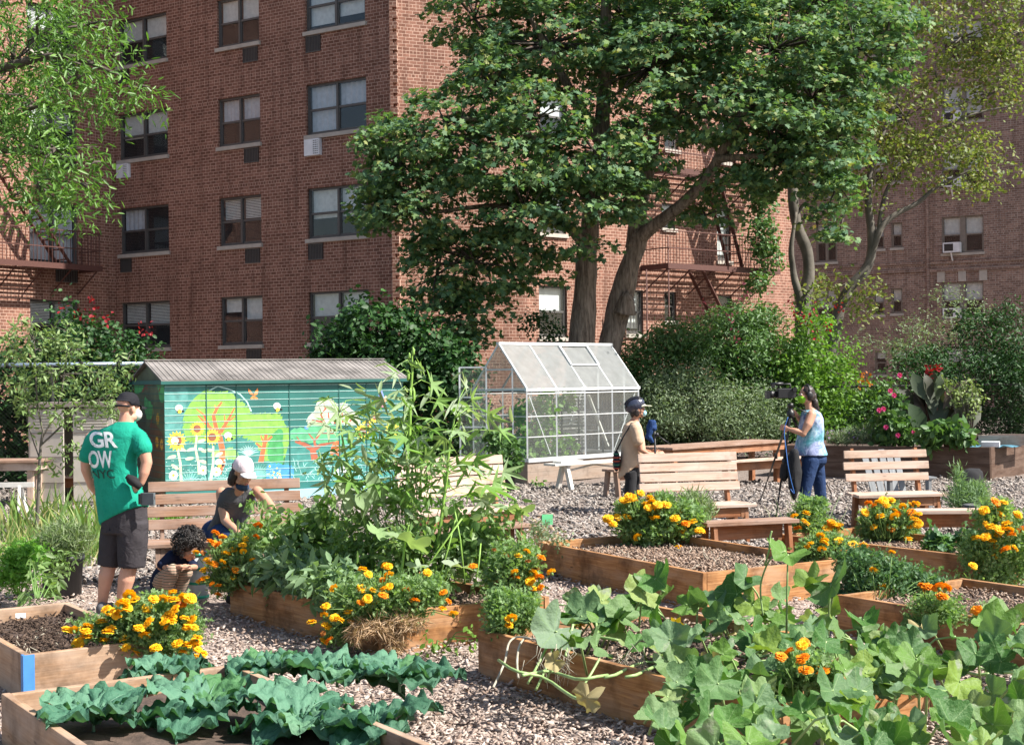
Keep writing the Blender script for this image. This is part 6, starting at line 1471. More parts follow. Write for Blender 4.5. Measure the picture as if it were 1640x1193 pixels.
def squash(label, u0, u1, n, extra=()):
    base = G((u0 + u1) / 2, 1075, .2); t = thing('squash_plant', label, 'vegetable', base, group='squash vines sprawling over the front bed')
    L_ = []
    for _ in range(n):
        u = random.uniform(u0, u1); vt = topline(u); v = vt + (1200 - vt) * random.random() ** 1.15
        if random.random() < .14: continue
        if u < 1050 and v > 1007 + (u - 765) * .276 - 22: continue
        L_.append((u, v, random.uniform(.12, .21), None))
    L_ += list(extra)
    L_ = [l for l in L_ if l[0] > 875]; by = {0: [], 1: [], 2: [], 3: []}; stalks = MB(); sm = MB()
    for (u, v, s_, Yf) in L_:
        zt_ = random.uniform(.30, .50); Y = Yf or (CH - zt_) * F / (v - CY); q = P(u, v, Y)
        nrm = V(random.gauss(.15, .45), random.gauss(-.35, .35), random.uniform(.35, 1)).normalized(); dr = V(random.gauss(0, 1), random.gauss(-.5, .8), random.gauss(-.15, .3)).normalized()
        by[random.randrange(4)].append((q, nrm, dr, s_))
        foot = V(q.x + random.gauss(0, .12), q.y + random.uniform(.0, .25), .22); stalks.tube([foot, foot + (q - foot) * .6 + V(0, 0, .05), q - nrm * .004], [.0075, .006, .0045], 6)
    for k, lst in by.items():
        if not lst: continue
        T, poly = SQT[k]; arr = np.array([tuple(a[0]) for a in lst]); nn_ = np.array([tuple(a[1]) for a in lst]); dd = np.array([tuple(a[2]) for a in lst]); ss = np.array([a[3] for a in lst])[:, None, None]
        X = np.cross(dd, nn_); X /= np.linalg.norm(X, axis=1, keepdims=True); Yv = np.cross(nn_, X)
        W_ = T[None, :, 0:1] * X[:, None] + T[None, :, 1:2] * Yv[:, None] + T[None, :, 2:3] * nn_[:, None]
        fv = RNG.uniform(.1, 1.3, (len(lst), 1, 1)); W_ += (T[None, :, 0:1] ** 2) * nn_[:, None] * fv * .8
        me = np_mesh('foliage', (arr[:, None] + W_ * ss - np.array(base)).reshape(-1, 3), len(T), SQLM, poly, smooth=True, uv=T[:, :2])
        link('foliage', me, t)
    part('leaf_stalk', stalks, VINE, t, True)
    for k in range(3):
        mb = MB(); u = random.uniform(u0, u1); vv = random.uniform(1030, 1090); sl = random.uniform(-5, 9); q = [G(u + (i - 4) * 17, vv + sl * i + 5 * math.sin(i * 1.1 + k), .28 + .03 * math.sin(i * .9 + k)) for i in range(9)]; mb.tube(q, .009, 7); part('vine', mb, VINE, t, True)
    w_ = [P(u_, v_, 1.5 * F / (v_ - CY)) for u_, v_ in [(random.uniform(u0 + 20, u1), random.uniform(1000, 1120)) for _ in range(2)]]
    leaves('withered_leaf', [tuple(q) for q in w_], .13, WILT, SQT[0], up=.8, spread=.5, parent=t, droop=.2, fold=1.8)
    return t
sq1 = squash('squash patch at the dark left corner of the front bed with pale dry roots', 865, 1060, 62, [(930, 985, .26, 8.6), (965, 960, .2, 8.8), (890, 1010, .3, 8.3), (870, 1005, .24, 8.4), (1030, 945, .24, 8.9), (1050, 925, .22, 8.9), (1000, 985, .24, 8.6)])
squash('squash patch in the middle of the front bed with one orange blossom', 1055, 1260, 86, [(1130, 960, .22, 9), (1180, 950, .24, 9), (1195, 925, .18, 9)])
squash('squash patch with a tall upright leaf below the pale lit plank', 1255, 1450, 80, [(1330, 935, .30, 8.6), (1300, 930, .22, 8.7), (1262, 886, .24, 8.6)])
squash('squash patch at the right edge with withered yellowing leaves', 1445, 1690, 84, [(1610, 985, .26, 8.4), (1600, 1010, .28, 8.2)])
mb = MB()
for pp in ([(1222, 985, 8.7), (1218, 940, 8.7), (1228, 905, 8.65), (1240, 890, 8.6), (1258, 882, 8.6)], [(1225, 905, 8.65), (1232, 880, 8.6), (1233, 862, 8.6), (1236, 850, 8.6)]): limb(mb, pp, [.006] * len(pp), n=6)
solo('climbing_tendril', mb, VINE, 'thin squash shoot rising in front of the pale lit plank', 'vine shoot', loc=P(1222, 985, 8.7))
mb = MB(); q = P(1082, 1000, 8.2)
for k in range(6): a = 2 * PI * k / 6; d = V(math.cos(a), -.3, math.sin(a)); s_ = V(-math.sin(a), 0, math.cos(a)); mb.add([q, q + d * .03 + s_ * .016, q + d * .055, q + d * .03 - s_ * .016], [(0, 1, 2, 3)])
solo('squash_blossom', mb, BLM[0], 'single orange squash blossom among the leaves', 'flower', loc=q)
mb = MB()
for pp, r in (([(885, 1018, 8.5), (874, 1040, 8.25), (861, 1065, 8.15), (845, 1095, 8.1)], .008), ([(890, 1022, 8.5), (882, 1048, 8.2), (872, 1075, 8.1), (858, 1105, 8.05)], .008), ([(910, 1030, 8.4), (950, 1020, 8.4), (990, 1025, 8.3)], .009), ([(960, 1055, 8.0), (947, 1078, 7.9), (933, 1100, 7.85)], .007), ([(918, 1000, 8.4), (912, 1025, 8.3), (906, 1050, 8.1)], .008), ([(955, 998, 8.5), (958, 1025, 8.4)], .008)): limb(mb, pp, [r] * len(pp), n=7)
part('trailing_vine', mb, VINE, sq1, True)
mb = MB()
for pp in ([(860, 1024, 8.45), (842, 1022, 8.6), (832, 1034, 8.4), (828, 1058, 8.1), (830, 1085, 7.9)], [(850, 1022, 8.5), (828, 1020, 8.7), (815, 1030, 8.6), (808, 1060, 8.2), (790, 1100, 7.8)]): limb(mb, pp, [.007] * len(pp), n=6)
for _ in range(60):
    u = random.choice([random.gauss(880, 14), random.uniform(985, 1035), random.gauss(900, 10)]); v = random.uniform(1030, 1062); a = P(u, v, 8.05); mb.tube([a, a + V(random.gauss(0, .03), -.01, -.05), a + V(random.gauss(0, .05), -.02, random.uniform(-.16, -.08))], [.0022, .0018, .001], 4)
part('dry_roots', mb, VINED, sq1, True)

# kale
KAL = leafmat('kale_leaf', [(.05, .15, .09), (.08, .21, .13), (.13, .28, .18), (.04, .12, .07), (.10, .25, .09), (.16, .31, .21)], .3, .6, .3, spots=(12, .6, (.10, .22, .13)), bmp=.6)
KRIB = plain('kale_rib', (.14, .27, .18), .5)
def kale(label, base, n, ln, seed):
    rs = np.random.default_rng(seed); t = thing('kale_plant', label, 'vegetable', base, group='kale plants in the lowest bed'); mb = MB(); rb = MB(); b0 = Vector((0, 0, 0))
    for i in range(n):
        a = 2 * PI * i / n * 1.0 + rs.uniform(-.3, .3); el = rs.uniform(.15, .75); L = ln * rs.uniform(.75, 1.15); d = Vector((math.cos(a), math.sin(a), 0)); s_ = Vector((-d.y, d.x, 0)); nu, nv = 30, 16; ph = rs.uniform(0, 6)
        cen, vs = [], []
        for u in range(nu + 1):
            q = u / nu; c = d * (L * q * math.cos(el * (1 - q * .9))) + V(0, 0, L * (math.sin(el) * q * 1.3 - .62 * q * q) + .06); cen.append(c)
            w = L * .50 * (math.sin(PI * min(1, .12 + q * .95)) ** .6) * (.35 + .65 * min(1, q * 2.2)) * (1 + .12 * math.sin(q * 19 + ph))
            for v in range(nv + 1):
                e = (v / nv - .5) * 2; ruf = abs(e) ** 2.2 * L * .075 * math.sin(q * 31 + e * 3 + ph + (2 if e < 0 else 0)) + .012 * math.sin(e * 14 + q * 9) + .06 * L * abs(e) + noise.noise(Vector((q * 5, e * 2, ph))) * .03
                vs.append(c + s_ * e * w * (1 + .07 * math.sin(q * 41 + ph * 2) * abs(e)) + V(0, 0, ruf))
        mb.add(vs, [(u * (nv + 1) + v, u * (nv + 1) + v + 1, (u + 1) * (nv + 1) + v + 1, (u + 1) * (nv + 1) + v) for u in range(nu) for v in range(nv)], 0, None, True)
        rb.tube([V(0, 0, .0)] + [c + V(0, 0, .001) for c in cen[::3]], [.010] + [.0045 * (1 - k / 6) + .0008 for k in range(len(cen[::3]))], 6)
    part('foliage', mb, KAL, t); part('leaf_rib', rb, KRIB, t)

for lab, (u, v), n_, ln, sd in (('kale plant at the bottom left corner', (150, 1175), 9, .3, 9), ('kale plant in front of the big golden marigold', (262, 1098), 9, .30, 1), ('kale plant left of the two broad grey green leaves', (430, 1092), 9, .30, 2), ('kale plant in the middle of the lowest bed with the broadest leaves', (540, 1100), 10, .36, 3), ('kale plant nearest the dark timber corner of the squash bed', (640, 1108), 9, .32, 4), ('kale plant at the bottom edge left of centre', (330, 1160), 9, .32, 5), ('kale plant at the bottom edge under the broad leaves', (480, 1175), 10, .34, 6), ('kale plant at the bottom edge right end of the bed', (600, 1185), 9, .3, 7)):
    kale(lab, G(u, v, .17), n_ - 2, ln * 1.05, sd)

# ------------------------------------------------------------------ left side plants
GRAS = leafmat('iris_blade', [(.13, .24, .06), (.18, .30, .08), (.10, .19, .05), (.30, .34, .12), (.42, .36, .18)], .35, .55, .3)
def blades(name, label, cat, spots, n, ln, m_, tilt=.35, group=None, tm=BLADE, wid=1.0):
    base = G(*spots[0][:2]); t = thing(name, label, cat, base, group=group); P_, D_ = [], []
    for (u, v, r) in spots:
        c = G(u, v)
        for _ in range(int(n / len(spots))): P_.append((c.x + random.gauss(0, r), c.y + random.gauss(0, r), 0)); D_.append((random.gauss(0, tilt), random.gauss(0, tilt), 1))
    T, po = tm; T = T * np.array([wid, 1, 1]); leaves('foliage', P_, ln, m_, (T, po), up=.2, spread=1, parent=t, dirs=np.array(D_), svar=.35)
    return t
blades('iris_clump', 'tall iris leaves beside the thin apple stem, some turned straw yellow', 'plant', [(90, 860, .25), (120, 850, .25), (140, 880, .2), (60, 860, .25), (105, 890, .2)], 280, .52, GRAS, .35, wid=1.0)
blades('grass_clump', 'loose light green grass at the left edge behind the nursery pot', 'plant', [(40, 880, .3), (80, 895, .3), (130, 905, .25), (160, 890, .15), (20, 900, .3)], 700, .38, GRAS, .5, wid=.5)
blades('grass_clump', 'small green weeds behind the grey brown bench', 'plant', [(270, 838, .12), (258, 845, .1), (285, 842, .1)], 160, .22, LTG, .6, wid=1.2)
PARS = leafmat('parsley_leaf', [(.12, .30, .04), (.17, .37, .06), (.09, .24, .03)], .4, .5, .3)
leafy('parsley_plant', 'bright green parsley like clump at the left edge', 'herb', G(35, 950), 12.2, [(30, 900, 32, 24), (45, 885, 22, 16), (20, 920, 30, 20)], PARS, .055, 2200, FEATHER, up=.8, spread=.8, droop=.2)
leafy('tomato_plant', 'trailing tomato stem falling over the corner of the left front bed', 'vegetable', G(60, 965, .28), 11.4, [(70, 915, 14, 30), (55, 950, 26, 14), (40, 975, 20, 12), (85, 940, 12, 20)], PEPL, .085, 150, group='tomato plants')
LAVL = leafmat('lavender_leaf', [(.22, .28, .16), (.28, .34, .2), (.18, .25, .12), (.2, .32, .1)], .3, .6, .3)
def fine(name, label, cat, base, Y, lobes, m_, size, n, group=None, extra=None):
    t = leafy(name, label, cat, base, Y, lobes, m_, size, n, NARROW, 16, .2, 1, -.9, group, .003, per=10, cl=.03)
    if extra: leaves('blossom', [tuple(P(u, v, Y) + V(0, random.uniform(-.2, .2), 0)) for u, v in extra[0]], extra[2], extra[1], OVAL, up=.2, spread=1, parent=t)
    return t
fine('lavender_plant', 'pale feathery lavender growing in the large black nursery pot', 'herb', P(100, 895, 12.75), 12.75, [(100, 868, 40, 28), (85, 885, 24, 18), (118, 870, 26, 22)], LAVL, .09, 3200)
leafy('herb_plant', 'green herb at the rim of the large black nursery pot', 'herb', P(90, 893, 12.6), 12.6, [(82, 895, 16, 12), (90, 918, 10, 20), (105, 893, 24, 8)], PEPL, .05, 300, stems=8)
fine('lavender_plant', 'wispy lavender behind the marigold at the back of the bare bed', 'herb', G(1112, 850), 15, [(1110, 815, 26, 22), (1125, 825, 18, 18)], LAVL, .10, 2200)
fine('rosemary_plant', 'grey green rosemary bush in the pot behind the pale topped bench', 'herb', P(1552, 815, 16.4), 16.4, [(1548, 800, 30, 22), (1560, 790, 20, 16), (1534, 768, 4, 22)], SAGL, .09, 3000)
blades('grass_clump', 'arching pale blades beside the camera operator feet', 'plant', [(1300, 858, .12), (1285, 856, .1)], 90, .42, LAVL, .5, wid=.35)
leafy('weed', 'yellowish dried herb tuft around the green card', 'herb', G(862, 868, .2), 13.8, [(862, 852, 14, 12), (892, 862, 12, 6)], DRY, .05, 200, FEATHER, stems=6)
leafy('weed', 'small fresh herb tuft near the green card', 'herb', G(875, 872, .2), 13.6, [(866, 848, 16, 13), (900, 865, 12, 6)], GREYG, .05, 240, FEATHER, stems=6)
# tidy details inside the long bed and the bare bed: cut stalks
def stubble(label, bedp, n, m_, hh, z0):
    mb = MB(); p = bedp; c = sum(p, Vector()) / 4
    for _ in range(n):
        s, q = random.uniform(.08, .92), random.uniform(.1, .9); a = (p[0] * (1 - s) + p[1] * s) * (1 - q) + (p[3] * (1 - s) + p[2] * s) * q + V(0, 0, z0)
        d = V(random.gauss(0, .05), random.gauss(0, .05), hh * random.uniform(.4, 1.4)); mb.tube([a, a + d], [.005, .003], 5)
    return tag(solo('cut_stalks', mb, m_, label, 'stalks', loc=c), kind='stuff')
stubble('short cut stalks standing in the bare mulched bed', pB, 60, VINED, .07, .19)
stubble('pale cut stalks standing in the long right bed', pC, 80, STEMP, .07, .16)
stubble('small cut stalks in the left front bed soil', pG, 30, VINED, .05, .2)
def litter(label, bedp, n, z0, m_, sz):
    p = bedp; L_ = []
    for _ in range(n):
        s, q = random.uniform(.04, .96), random.uniform(.04, .96); a = (p[0] * (1 - s) + p[1] * s) * (1 - q) + (p[3] * (1 - s) + p[2] * s) * q; L_.append((a.x, a.y, z0 + random.uniform(-.01, .035)))
    return tag(leaves('bed_mulch', L_, sz, m_, CHIP, up=1.3, spread=.5, svar=.6), label, kind='stuff')
SCH = leafmat('brown_chip', [(.16, .10, .07), (.28, .2, .15), (.38, .29, .23), (.10, .065, .045)], 0, .9, .1)
litter('brown mulch crumbs on the bare bed', pB, 9000, .2, SCH, .03); litter('brown mulch crumbs on the long right bed', pC, 6000, .17, SCH, .03); litter('dark crumbs on the left front bed soil', pG, 3500, .21, leafmat('dark_crumb', [(.05, .035, .028), (.12, .085, .065), (.03, .02, .016)], 0, .95, .1), .022)
litter('crumbs on the middle bed soil', pM, 3000, .21, SCH, .025); litter('crumbs on the squash bed soil', pE, 3000, .23, SCH, .025); litter('crumbs on the low front bed soil', pD, 3000, .21, SCH, .025)
leafy('squash_seedling', 'small grey green squash at the right end of the long bed', 'vegetable', G(1530, 880, .2), 13.3, [(1545, 868, 30, 12), (1500, 875, 24, 7), (1490, 862, 10, 6)], BLG, .09, 150, SQT[0], stems=10, up=1, droop=.1)
leafy('weed', 'low green weeds along the foot of the long right bed', 'herb', G(1530, 940), 12.1, [(1510, 925, 16, 8), (1545, 928, 20, 8), (1575, 930, 12, 10)], PEPL, .05, 160, stems=6)
leafy('weed', 'seedlings at the foot of the sunny middle bed plank', 'herb', G(690, 1035), 9.7, [(690, 1030, 20, 8), (755, 1020, 12, 12)], LTG, .04, 60, OVAL, stems=6)

# ------------------------------------------------------------------ dark planter plants
CANL = leafmat('canna_leaf', [(.06, .045, .04), (.06, .09, .045), (.10, .07, .06), (.04, .08, .035), (.13, .10, .09), (.05, .10, .04)], .3, .5, .4)
Yc = 26.4
t = thing('canna_plant', 'bronze leaved canna with broad paddle leaves and red buds', 'plant', P(1492, 715, Yc))
cl = [(1480, 700, -.5, 1, .75), (1490, 690, -.25, 1, .9), (1500, 690, .1, 1, .85), (1505, 700, .5, 1, .8), (1470, 680, -.8, .6, .6), (1515, 680, .9, .7, .75), (1495, 665, -.1, 1, .7), (1485, 655, -.5, .8, .6), (1510, 655, .7, .8, .7), (1500, 640, .2, 1, .5), (1480, 640, -.35, 1, .55), (1520, 650, 1, .35, .7), (1475, 705, -1, .25, .6), (1515, 700, 1, .3, .5), (1490, 640, -.15, 1, .5), (1470, 690, -1, .7, .8), (1520, 690, 1, .65, .85), (1478, 665, -.9, 1, .7), (1512, 670, .6, 1, .8), (1465, 700, -1, .1, .6), (1495, 680, -.05, 1, 1.0)]
PAD = (np.array([[0, 0, 0], [.14, .2, .05], [.24, .45, .08], [.19, .75, .03], [0, 1, -.1], [-.19, .75, .03], [-.24, .45, .08], [-.14, .2, .05], [0, .25, 0], [0, .5, 0], [0, .78, -.02]]), [[0, 1, 8], [1, 2, 9, 8], [2, 3, 10, 9], [3, 4, 10], [4, 5, 10], [5, 6, 9, 10], [6, 7, 8, 9], [7, 0, 8]])
leaves('foliage', [tuple(P(u, v, Yc + random.uniform(-.2, .2))) for u, v, *_ in cl], np.array([c[4] for c in cl]), CANL, PAD, up=.1, out=np.array([[.3, -1.8, .2]]), spread=.45, parent=t, dirs=np.array([(c[2], random.uniform(-.5, .3), c[3]) for c in cl]))
mb = MB()
for u in (1485, 1492, 1500, 1508): limb(mb, [(1494, 718, Yc), (u, 660, Yc), (u + (u - 1494) * .6, 605, Yc)], [.022, .018, .008], n=6)
part('stem', mb, plain('canna_stem', (.14, .05, .04), .6), t, True)
leaves('blossom', [tuple(P(1488 + random.gauss(0, 2), 600 + random.gauss(0, 7), Yc)) for _ in range(26)] + [tuple(P(1502, 590 + random.gauss(0, 4), Yc)) for _ in range(10)], .09, REDF, OVAL, parent=t)
DAH = leafmat('dahlia_petal', [(.55, .02, .16), (.65, .05, .25), (.7, .2, .35)], .3, .55, .3)
dt = leafy('dahlia_plant', 'dahlia with round magenta flowers at the left of the canna', 'flower', P(1430, 715, 26.2), 26.2, [(1425, 670, 24, 34), (1440, 690, 26, 24), (1420, 700, 20, 16), (1460, 700, 20, 14), (1435, 640, 12, 14)], MIDG, .13, 900, OVAL, stems=10)
for k, (u, v) in enumerate(((1426, 626), (1432, 633), (1408, 657), (1415, 655), (1438, 697), (1464, 692), (1441, 601), (1419, 684))):
    q = P(u, v, 25.9); mb = MB()
    for r_, el, c_n in ((.038, -10, 10), (.038, 25, 9), (.03, 60, 6)):
        for i in range(c_n):
            a = 2 * PI * i / c_n; e = R(el); d = V(math.cos(a) * math.cos(e), -math.sin(e), math.sin(a) * math.cos(e)); s_ = V(-math.sin(a), 0, math.cos(a)); mb.add([q, q + d * r_ + s_ * .018, q + d * r_ * 1.35, q + d * r_ - s_ * .018], [(0, 1, 2, 3)])
    part('bloom', mb, DAH, dt, True)
random.seed(5)
fine('catmint_plant', 'low pale lavender coloured border along the left of the dark planter', 'flower', P(1370, 712, 26.6), 26.6, [(1345, 704, 26, 10), (1385, 700, 30, 12), (1410, 697, 20, 14)], GREYG, .14, 1800, extra=([(random.uniform(1325, 1385), random.uniform(688, 704)) for _ in range(90)], leafmat('lilac_blossom', [(.32, .22, .42), (.42, .32, .5)], .3), .05))
leafy('potato_plant', 'leafy green plant spilling over the front of the dark planter', 'vegetable', P(1505, 712, 25.6), 25.5, [(1500, 695, 26, 16), (1525, 690, 24, 16), (1486, 708, 10, 12), (1540, 700, 20, 10)], MIDG, .17, 420, OVAL, stems=10)
leafy('succulent_plant', 'pale branching succulent in the terracotta pot', 'plant', Vector((qt.x, qt.y, qt.z + .3)), qt.y, [(1550, 650, 26, 26), (1530, 630, 20, 18), (1560, 620, 16, 14), (1520, 610, 14, 8), (1565, 635, 12, 16)], leafmat('succulent_leaf', [(.2, .27, .09), (.26, .34, .12), (.15, .2, .07)], .2, .5), .07, 520, OVAL, stems=22, sr=.009, stemm=BARKG)
# greenhouse plants
leafy('tomato_plant', 'tall tomato vine growing inside the left half of the greenhouse', 'vegetable', Q(.5, .6, GB), 26.4, [(875, 650, 24, 26, 26.4), (870, 700, 28, 34, 26.4), (905, 640, 18, 18, 26.8), (905, 715, 20, 20, 26.8), (855, 730, 24, 12, 26.2), (835, 680, 14, 40, 26.2)], LTG, .10, 1300, OVAL, stems=20, group='tomato plants')
leafy('tomato_plant', 'potted tomato plant outside the left end of the greenhouse', 'vegetable', P(805, 770, 24), 24, [(800, 715, 20, 26), (815, 735, 18, 20), (790, 700, 16, 14), (822, 712, 12, 12)], MIDG, .10, 700, OVAL, stems=12, group='tomato plants')
leafy('weed', 'tiny weed at the foot of the greenhouse plinth', 'herb', G(865, 780), 24.8, [(865, 775, 8, 5)], LTG, .07, 40, OVAL, stems=3)
# ------------------------------------------------------------------ people
def skinmat(name, c):
    m, nt, b = nodes(name); b.inputs['Base Color'].default_value = rgb(c); b.inputs['Roughness'].default_value = .5
    b.inputs['Subsurface Weight'].default_value = .08; b.inputs['Subsurface Radius'].default_value = (.02, .008, .004); b.inputs['Specular IOR Level'].default_value = .35
    f = noise_tex(nt, coord(nt), 14, 4); nt.links.new(mixc(nt, .25, c, ramp(nt, f, [(.3, tuple(x * .75 for x in c)), (.7, tuple(min(1, x * 1.15) for x in c))])), b.inputs['Base Color'])
    return m
def cloth(name, c, rough=.85, sc_=30, var=.15):
    m = plain(name, c, rough, 0, .2, var, 5); nt = m.node_tree; b = nt.nodes['Principled BSDF']
    v = coord(nt); bump(nt, b, noise_tex(nt, v, 9, 3, .5, 1.2), .5, .03); return m
SK1, SK2, SK3 = skinmat('fair_skin', (.56, .30, .21)), skinmat('tan_skin', (.50, .27, .18)), skinmat('light_brown_skin', (.44, .23, .15))
EYEW, EYED, LIP = plain('eye_white', (.7, .68, .65), .3), plain('eye_dark', (.02, .015, .012), .3), plain('lips', (.42, .13, .11), .5)
def frame(fwd, up=(0, 0, 1)):
    f = Vector(fwd).normalized(); u = Vector(up); u = (u - f * u.dot(f)).normalized(); s = f.cross(u)
    return s, f, u, Matrix((s, f, u)).transposed()
def chain(mb, pts, rads, n=14):
    mb.tube(pts, rads, n)
    for p, r in zip(pts, rads): mb.sphere(p, r * .995, n=12)
def head(mb, c, fwd, up=(0, 0, 1), k=1.0):
    s, f, u, M = frame(fwd, up)
    def e(a, b, d, r): mb.sphere(c + (s * a + f * b + u * d) * k, [x * k for x in r], M, 16)
    e(0, -.012, .03, (.074, .094, .087)); e(0, .022, -.035, (.059, .068, .08)); e(0, .05, -.098, (.032, .032, .026)); e(0, .078, -.005, (.052, .018, .03))
    e(0, .096, -.036, (.011, .016, .02)); e(0, .104, -.046, (.015, .013, .01)); e(0, .076, -.072, (.026, .02, .016))
    for q in (-1, 1): e(q * .076, -.008, -.015, (.010, .020, .032)); e(q * .042, .05, -.035, (.022, .03, .026)); e(q * .045, .02, -.075, (.022, .04, .026))
def face_bits(parent, c, fwd, up=(0, 0, 1), k=1.0, lips=True):
    s, f, u, M = frame(fwd, up)
    for q in (-1, 1):
        mb = MB(); mb.sphere(c + (s * q * .031 + f * .084 + u * .004) * k, .0115 * k, n=10); mb.sphere(c + (s * q * .031 + f * .0925 + u * .004) * k, .0058 * k, n=8, mi=1); part('eye', mb, [EYEW, EYED], parent, True)
    if lips: mb = MB(); mb.sphere(c + (f * .093 - u * .073) * k, (.022 * k, .006 * k, .007 * k), M, 10); part('lips', mb, LIP, parent, True)
def hand(mb, w, d, n, side=1, curl=.5, k=1.0, spread=.12):
    """w wrist, d finger direction, n the way the palm faces, side +1/-1 for the thumb"""
    d = Vector(d).normalized(); n = Vector(n); n = (n - d * n.dot(d)).normalized(); s = d.cross(n) * side; M = Matrix((s, d, n)).transposed()
    w = Vector(w); mb.sphere(w + d * .05 * k, (.040 * k, .055 * k, .017 * k), M, 12); mb.sphere(w + d * .008 * k, (.028 * k, .03 * k, .02 * k), M, 12)
    for i, (o, L) in enumerate(((.032, .070), (.0115, .079), (-.010, .074), (-.031, .058))):
        b = w + d * .088 * k + s * o * k; dd = (d + s * (o / .03) * spread).normalized(); pts = [b - d * .03 * k, b]; a = 0
        for j, fr in enumerate((.45, .32, .23)):
            a += curl * (.7 + .3 * j); pts.append(pts[-1] + (dd * math.cos(a) + n * math.sin(a)) * L * fr * k)
        mb.tube(pts, [.0095 * k, .0092 * k, .0085 * k, .0076 * k, .006 * k], 8); mb.sphere(pts[-1], .0062 * k, n=8)
    b = w + d * .025 * k + s * .032 * k; p1 = b + (d * .55 + s * .75 + n * .25).normalized() * .035 * k; p2 = p1 + (d * .8 + s * .35 + n * .45).normalized() * .028 * k; mb.tube([w + d * .01 * k, b, p1, p2], [.015 * k, .013 * k, .010 * k, .0078 * k], 8); mb.sphere(p2, .008 * k, n=8)
def body(mb, label, base, skin, voxel=.0075):
    me = fuse(mb, voxel, 3, 'person', skin, base); o = link('person', me); o.location = base; return tag(o, label, 'person')
def wear(name, mb, mat, parent, voxel=.009, smooth=5, fold=.006, freq=9, seed=0, extra=None):
    def disp(p, n):
        q = Vector((p.x * freq, p.y * freq, p.z * freq * .55 + seed)); return n * (fold * (noise.noise(q) + .5 * noise.noise(q * 2.3)))
    o = link(name, fuse(mb, voxel, smooth, name, mat, origin(parent), disp if fold else None), parent); return o
def loft_t(mb, secs, n=26):
    """(centre, rx, ry, yaw, tilt): tilt raises z along the section's own x axis"""
    b = len(mb.v); mb.loft([s[:4] for s in secs], n)
    for i, s in enumerate(secs):
        if len(s) > 4 and s[4]:
            for k in range(n):
                x, y, z = mb.v[b + i * n + k]; ex = (x - s[0].x) * math.cos(s[3]) + (y - s[0].y) * math.sin(s[3]); mb.v[b + i * n + k] = (x, y, z + s[4] * ex)
def decal(text, rect, target, parent, mat, Ynear, off=.004, shear=0.0, bold=.0, name='lettering'):
    """printed lettering laid on a garment"""
    cu = bpy.data.curves.new('t', 'FONT'); cu.body = text; cu.offset = bold; cu.space_character = .92
    o = bpy.data.objects.new('t', cu); COL.objects.link(o); dg = bpy.context.evaluated_depsgraph_get(); me = bpy.data.meshes.new_from_object(o.evaluated_get(dg)); bpy.data.objects.remove(o)
    bm = bmesh.new(); bm.from_mesh(me); bmesh.ops.triangulate(bm, faces=bm.faces)
    for _ in range(3): bmesh.ops.subdivide_edges(bm, edges=[e for e in bm.edges if e.calc_length() > .06], cuts=1); bmesh.ops.triangulate(bm, faces=bm.faces)
    xs = [v.co.x for v in bm.verts]; ys = [v.co.y for v in bm.verts]; x0, x1, y0, y1 = min(xs), max(xs), min(ys), max(ys)
    tb = bmesh.new(); tb.from_mesh(target.data); tb.transform(Matrix.Translation(origin(target))); tree_ = BVHTree.FromBMesh(tb)
    u0, v0, u1, v1 = rect; base = origin(parent); camp = Vector((0, 0, CH))
    for v in bm.verts:
        a, b = (v.co.x - x0) / (x1 - x0), (v.co.y - y0) / (y1 - y0); u = u0 + (u1 - u0) * a + shear * (b - .5) * (v1 - v0); w = v1 + (v0 - v1) * b
        q = P(u, w, Ynear); d = (q - camp).normalized(); hit, nrm, _, _ = tree_.ray_cast(camp, d)
        v.co = ((hit - d * off) if hit else q) - base
    m2 = bpy.data.meshes.new(name); bm.to_mesh(m2); m2.materials.append(mat); o = link(name, m2, parent); return o

# --- man in the green shirt, seen from behind
def J0(Y0): return lambda u, v, d=0.0: P(u, v, Y0 + d)
J = J0(11.7); fm = Vector((.5, .866, 0)); yw = R(-30); base = G(180, 985)
mb = MB(); hc = J(206, 653, .02); hf = (.62, .78, -.12)
head(mb, hc, hf, k=1.0); chain(mb, [hc + V(-.01, -.01, -.06), J(202, 676), J(198, 688)], [.062, .064, .08])
mb.loft([(J(190, 690), .13, .08, yw), (J(188, 712), .18, .10, yw), (J(190, 760), .16, .11, yw), (J(198, 815), .17, .12, yw), (J(199, 850), .17, .12, yw)])
chain(mb, [J(222, 699, -.09), J(231, 722, -.12), J(235, 741, -.12), J(231, 757, -.13), J(226, 773, -.13)], [.058, .052, .046, .042, .030]); hand(mb, J(226, 774, -.13), V(-.75, .1, -.45), V(.1, .95, -.1), -1, .35)
chain(mb, [J(146, 702, .10), J(138, 735, .13), J(138, 752, .14), J(147, 778, .2), J(156, 790, .24)], [.055, .048, .044, .035, .028]); hand(mb, J(156, 790, .24), V(.8, .4, -.1), V(.3, -.8, 0), 1, .6)
chain(mb, [J(186, 850, .05), J(176, 900, .05), J(170, 922, .03), J(166, 948, .03), J(163, 974, .04)], [.09, .062, .064, .046, .037]); chain(mb, [J(212, 850, -.04), J(209, 900, -.05), J(202, 928, -.06), J(197, 952, -.05), J(193, 973, -.05)], [.095, .065, .068, .050, .038])
MAN = body(mb, 'man in black cap, green T-shirt and grey shorts standing with his back turned', base, SK1)
GREEN = cloth('green_jersey', (.01, .28, .19)); mb = MB()
loft_t(mb, [(J(202, 675), .068, .075, yw), (J(198, 681), .12, .095, yw), (J(192, 687), .185, .11, yw, -.0), (J(188, 697), .222, .125, yw), (J(184, 714), .222, .14, yw), (J(182, 740), .205, .145, yw), (J(186, 765), .195, .145, yw), (J(191, 790), .205, .15, yw, .12), (J(196, 812), .215, .155, yw, .28), (J(199, 826), .22, .155, yw, .42)])
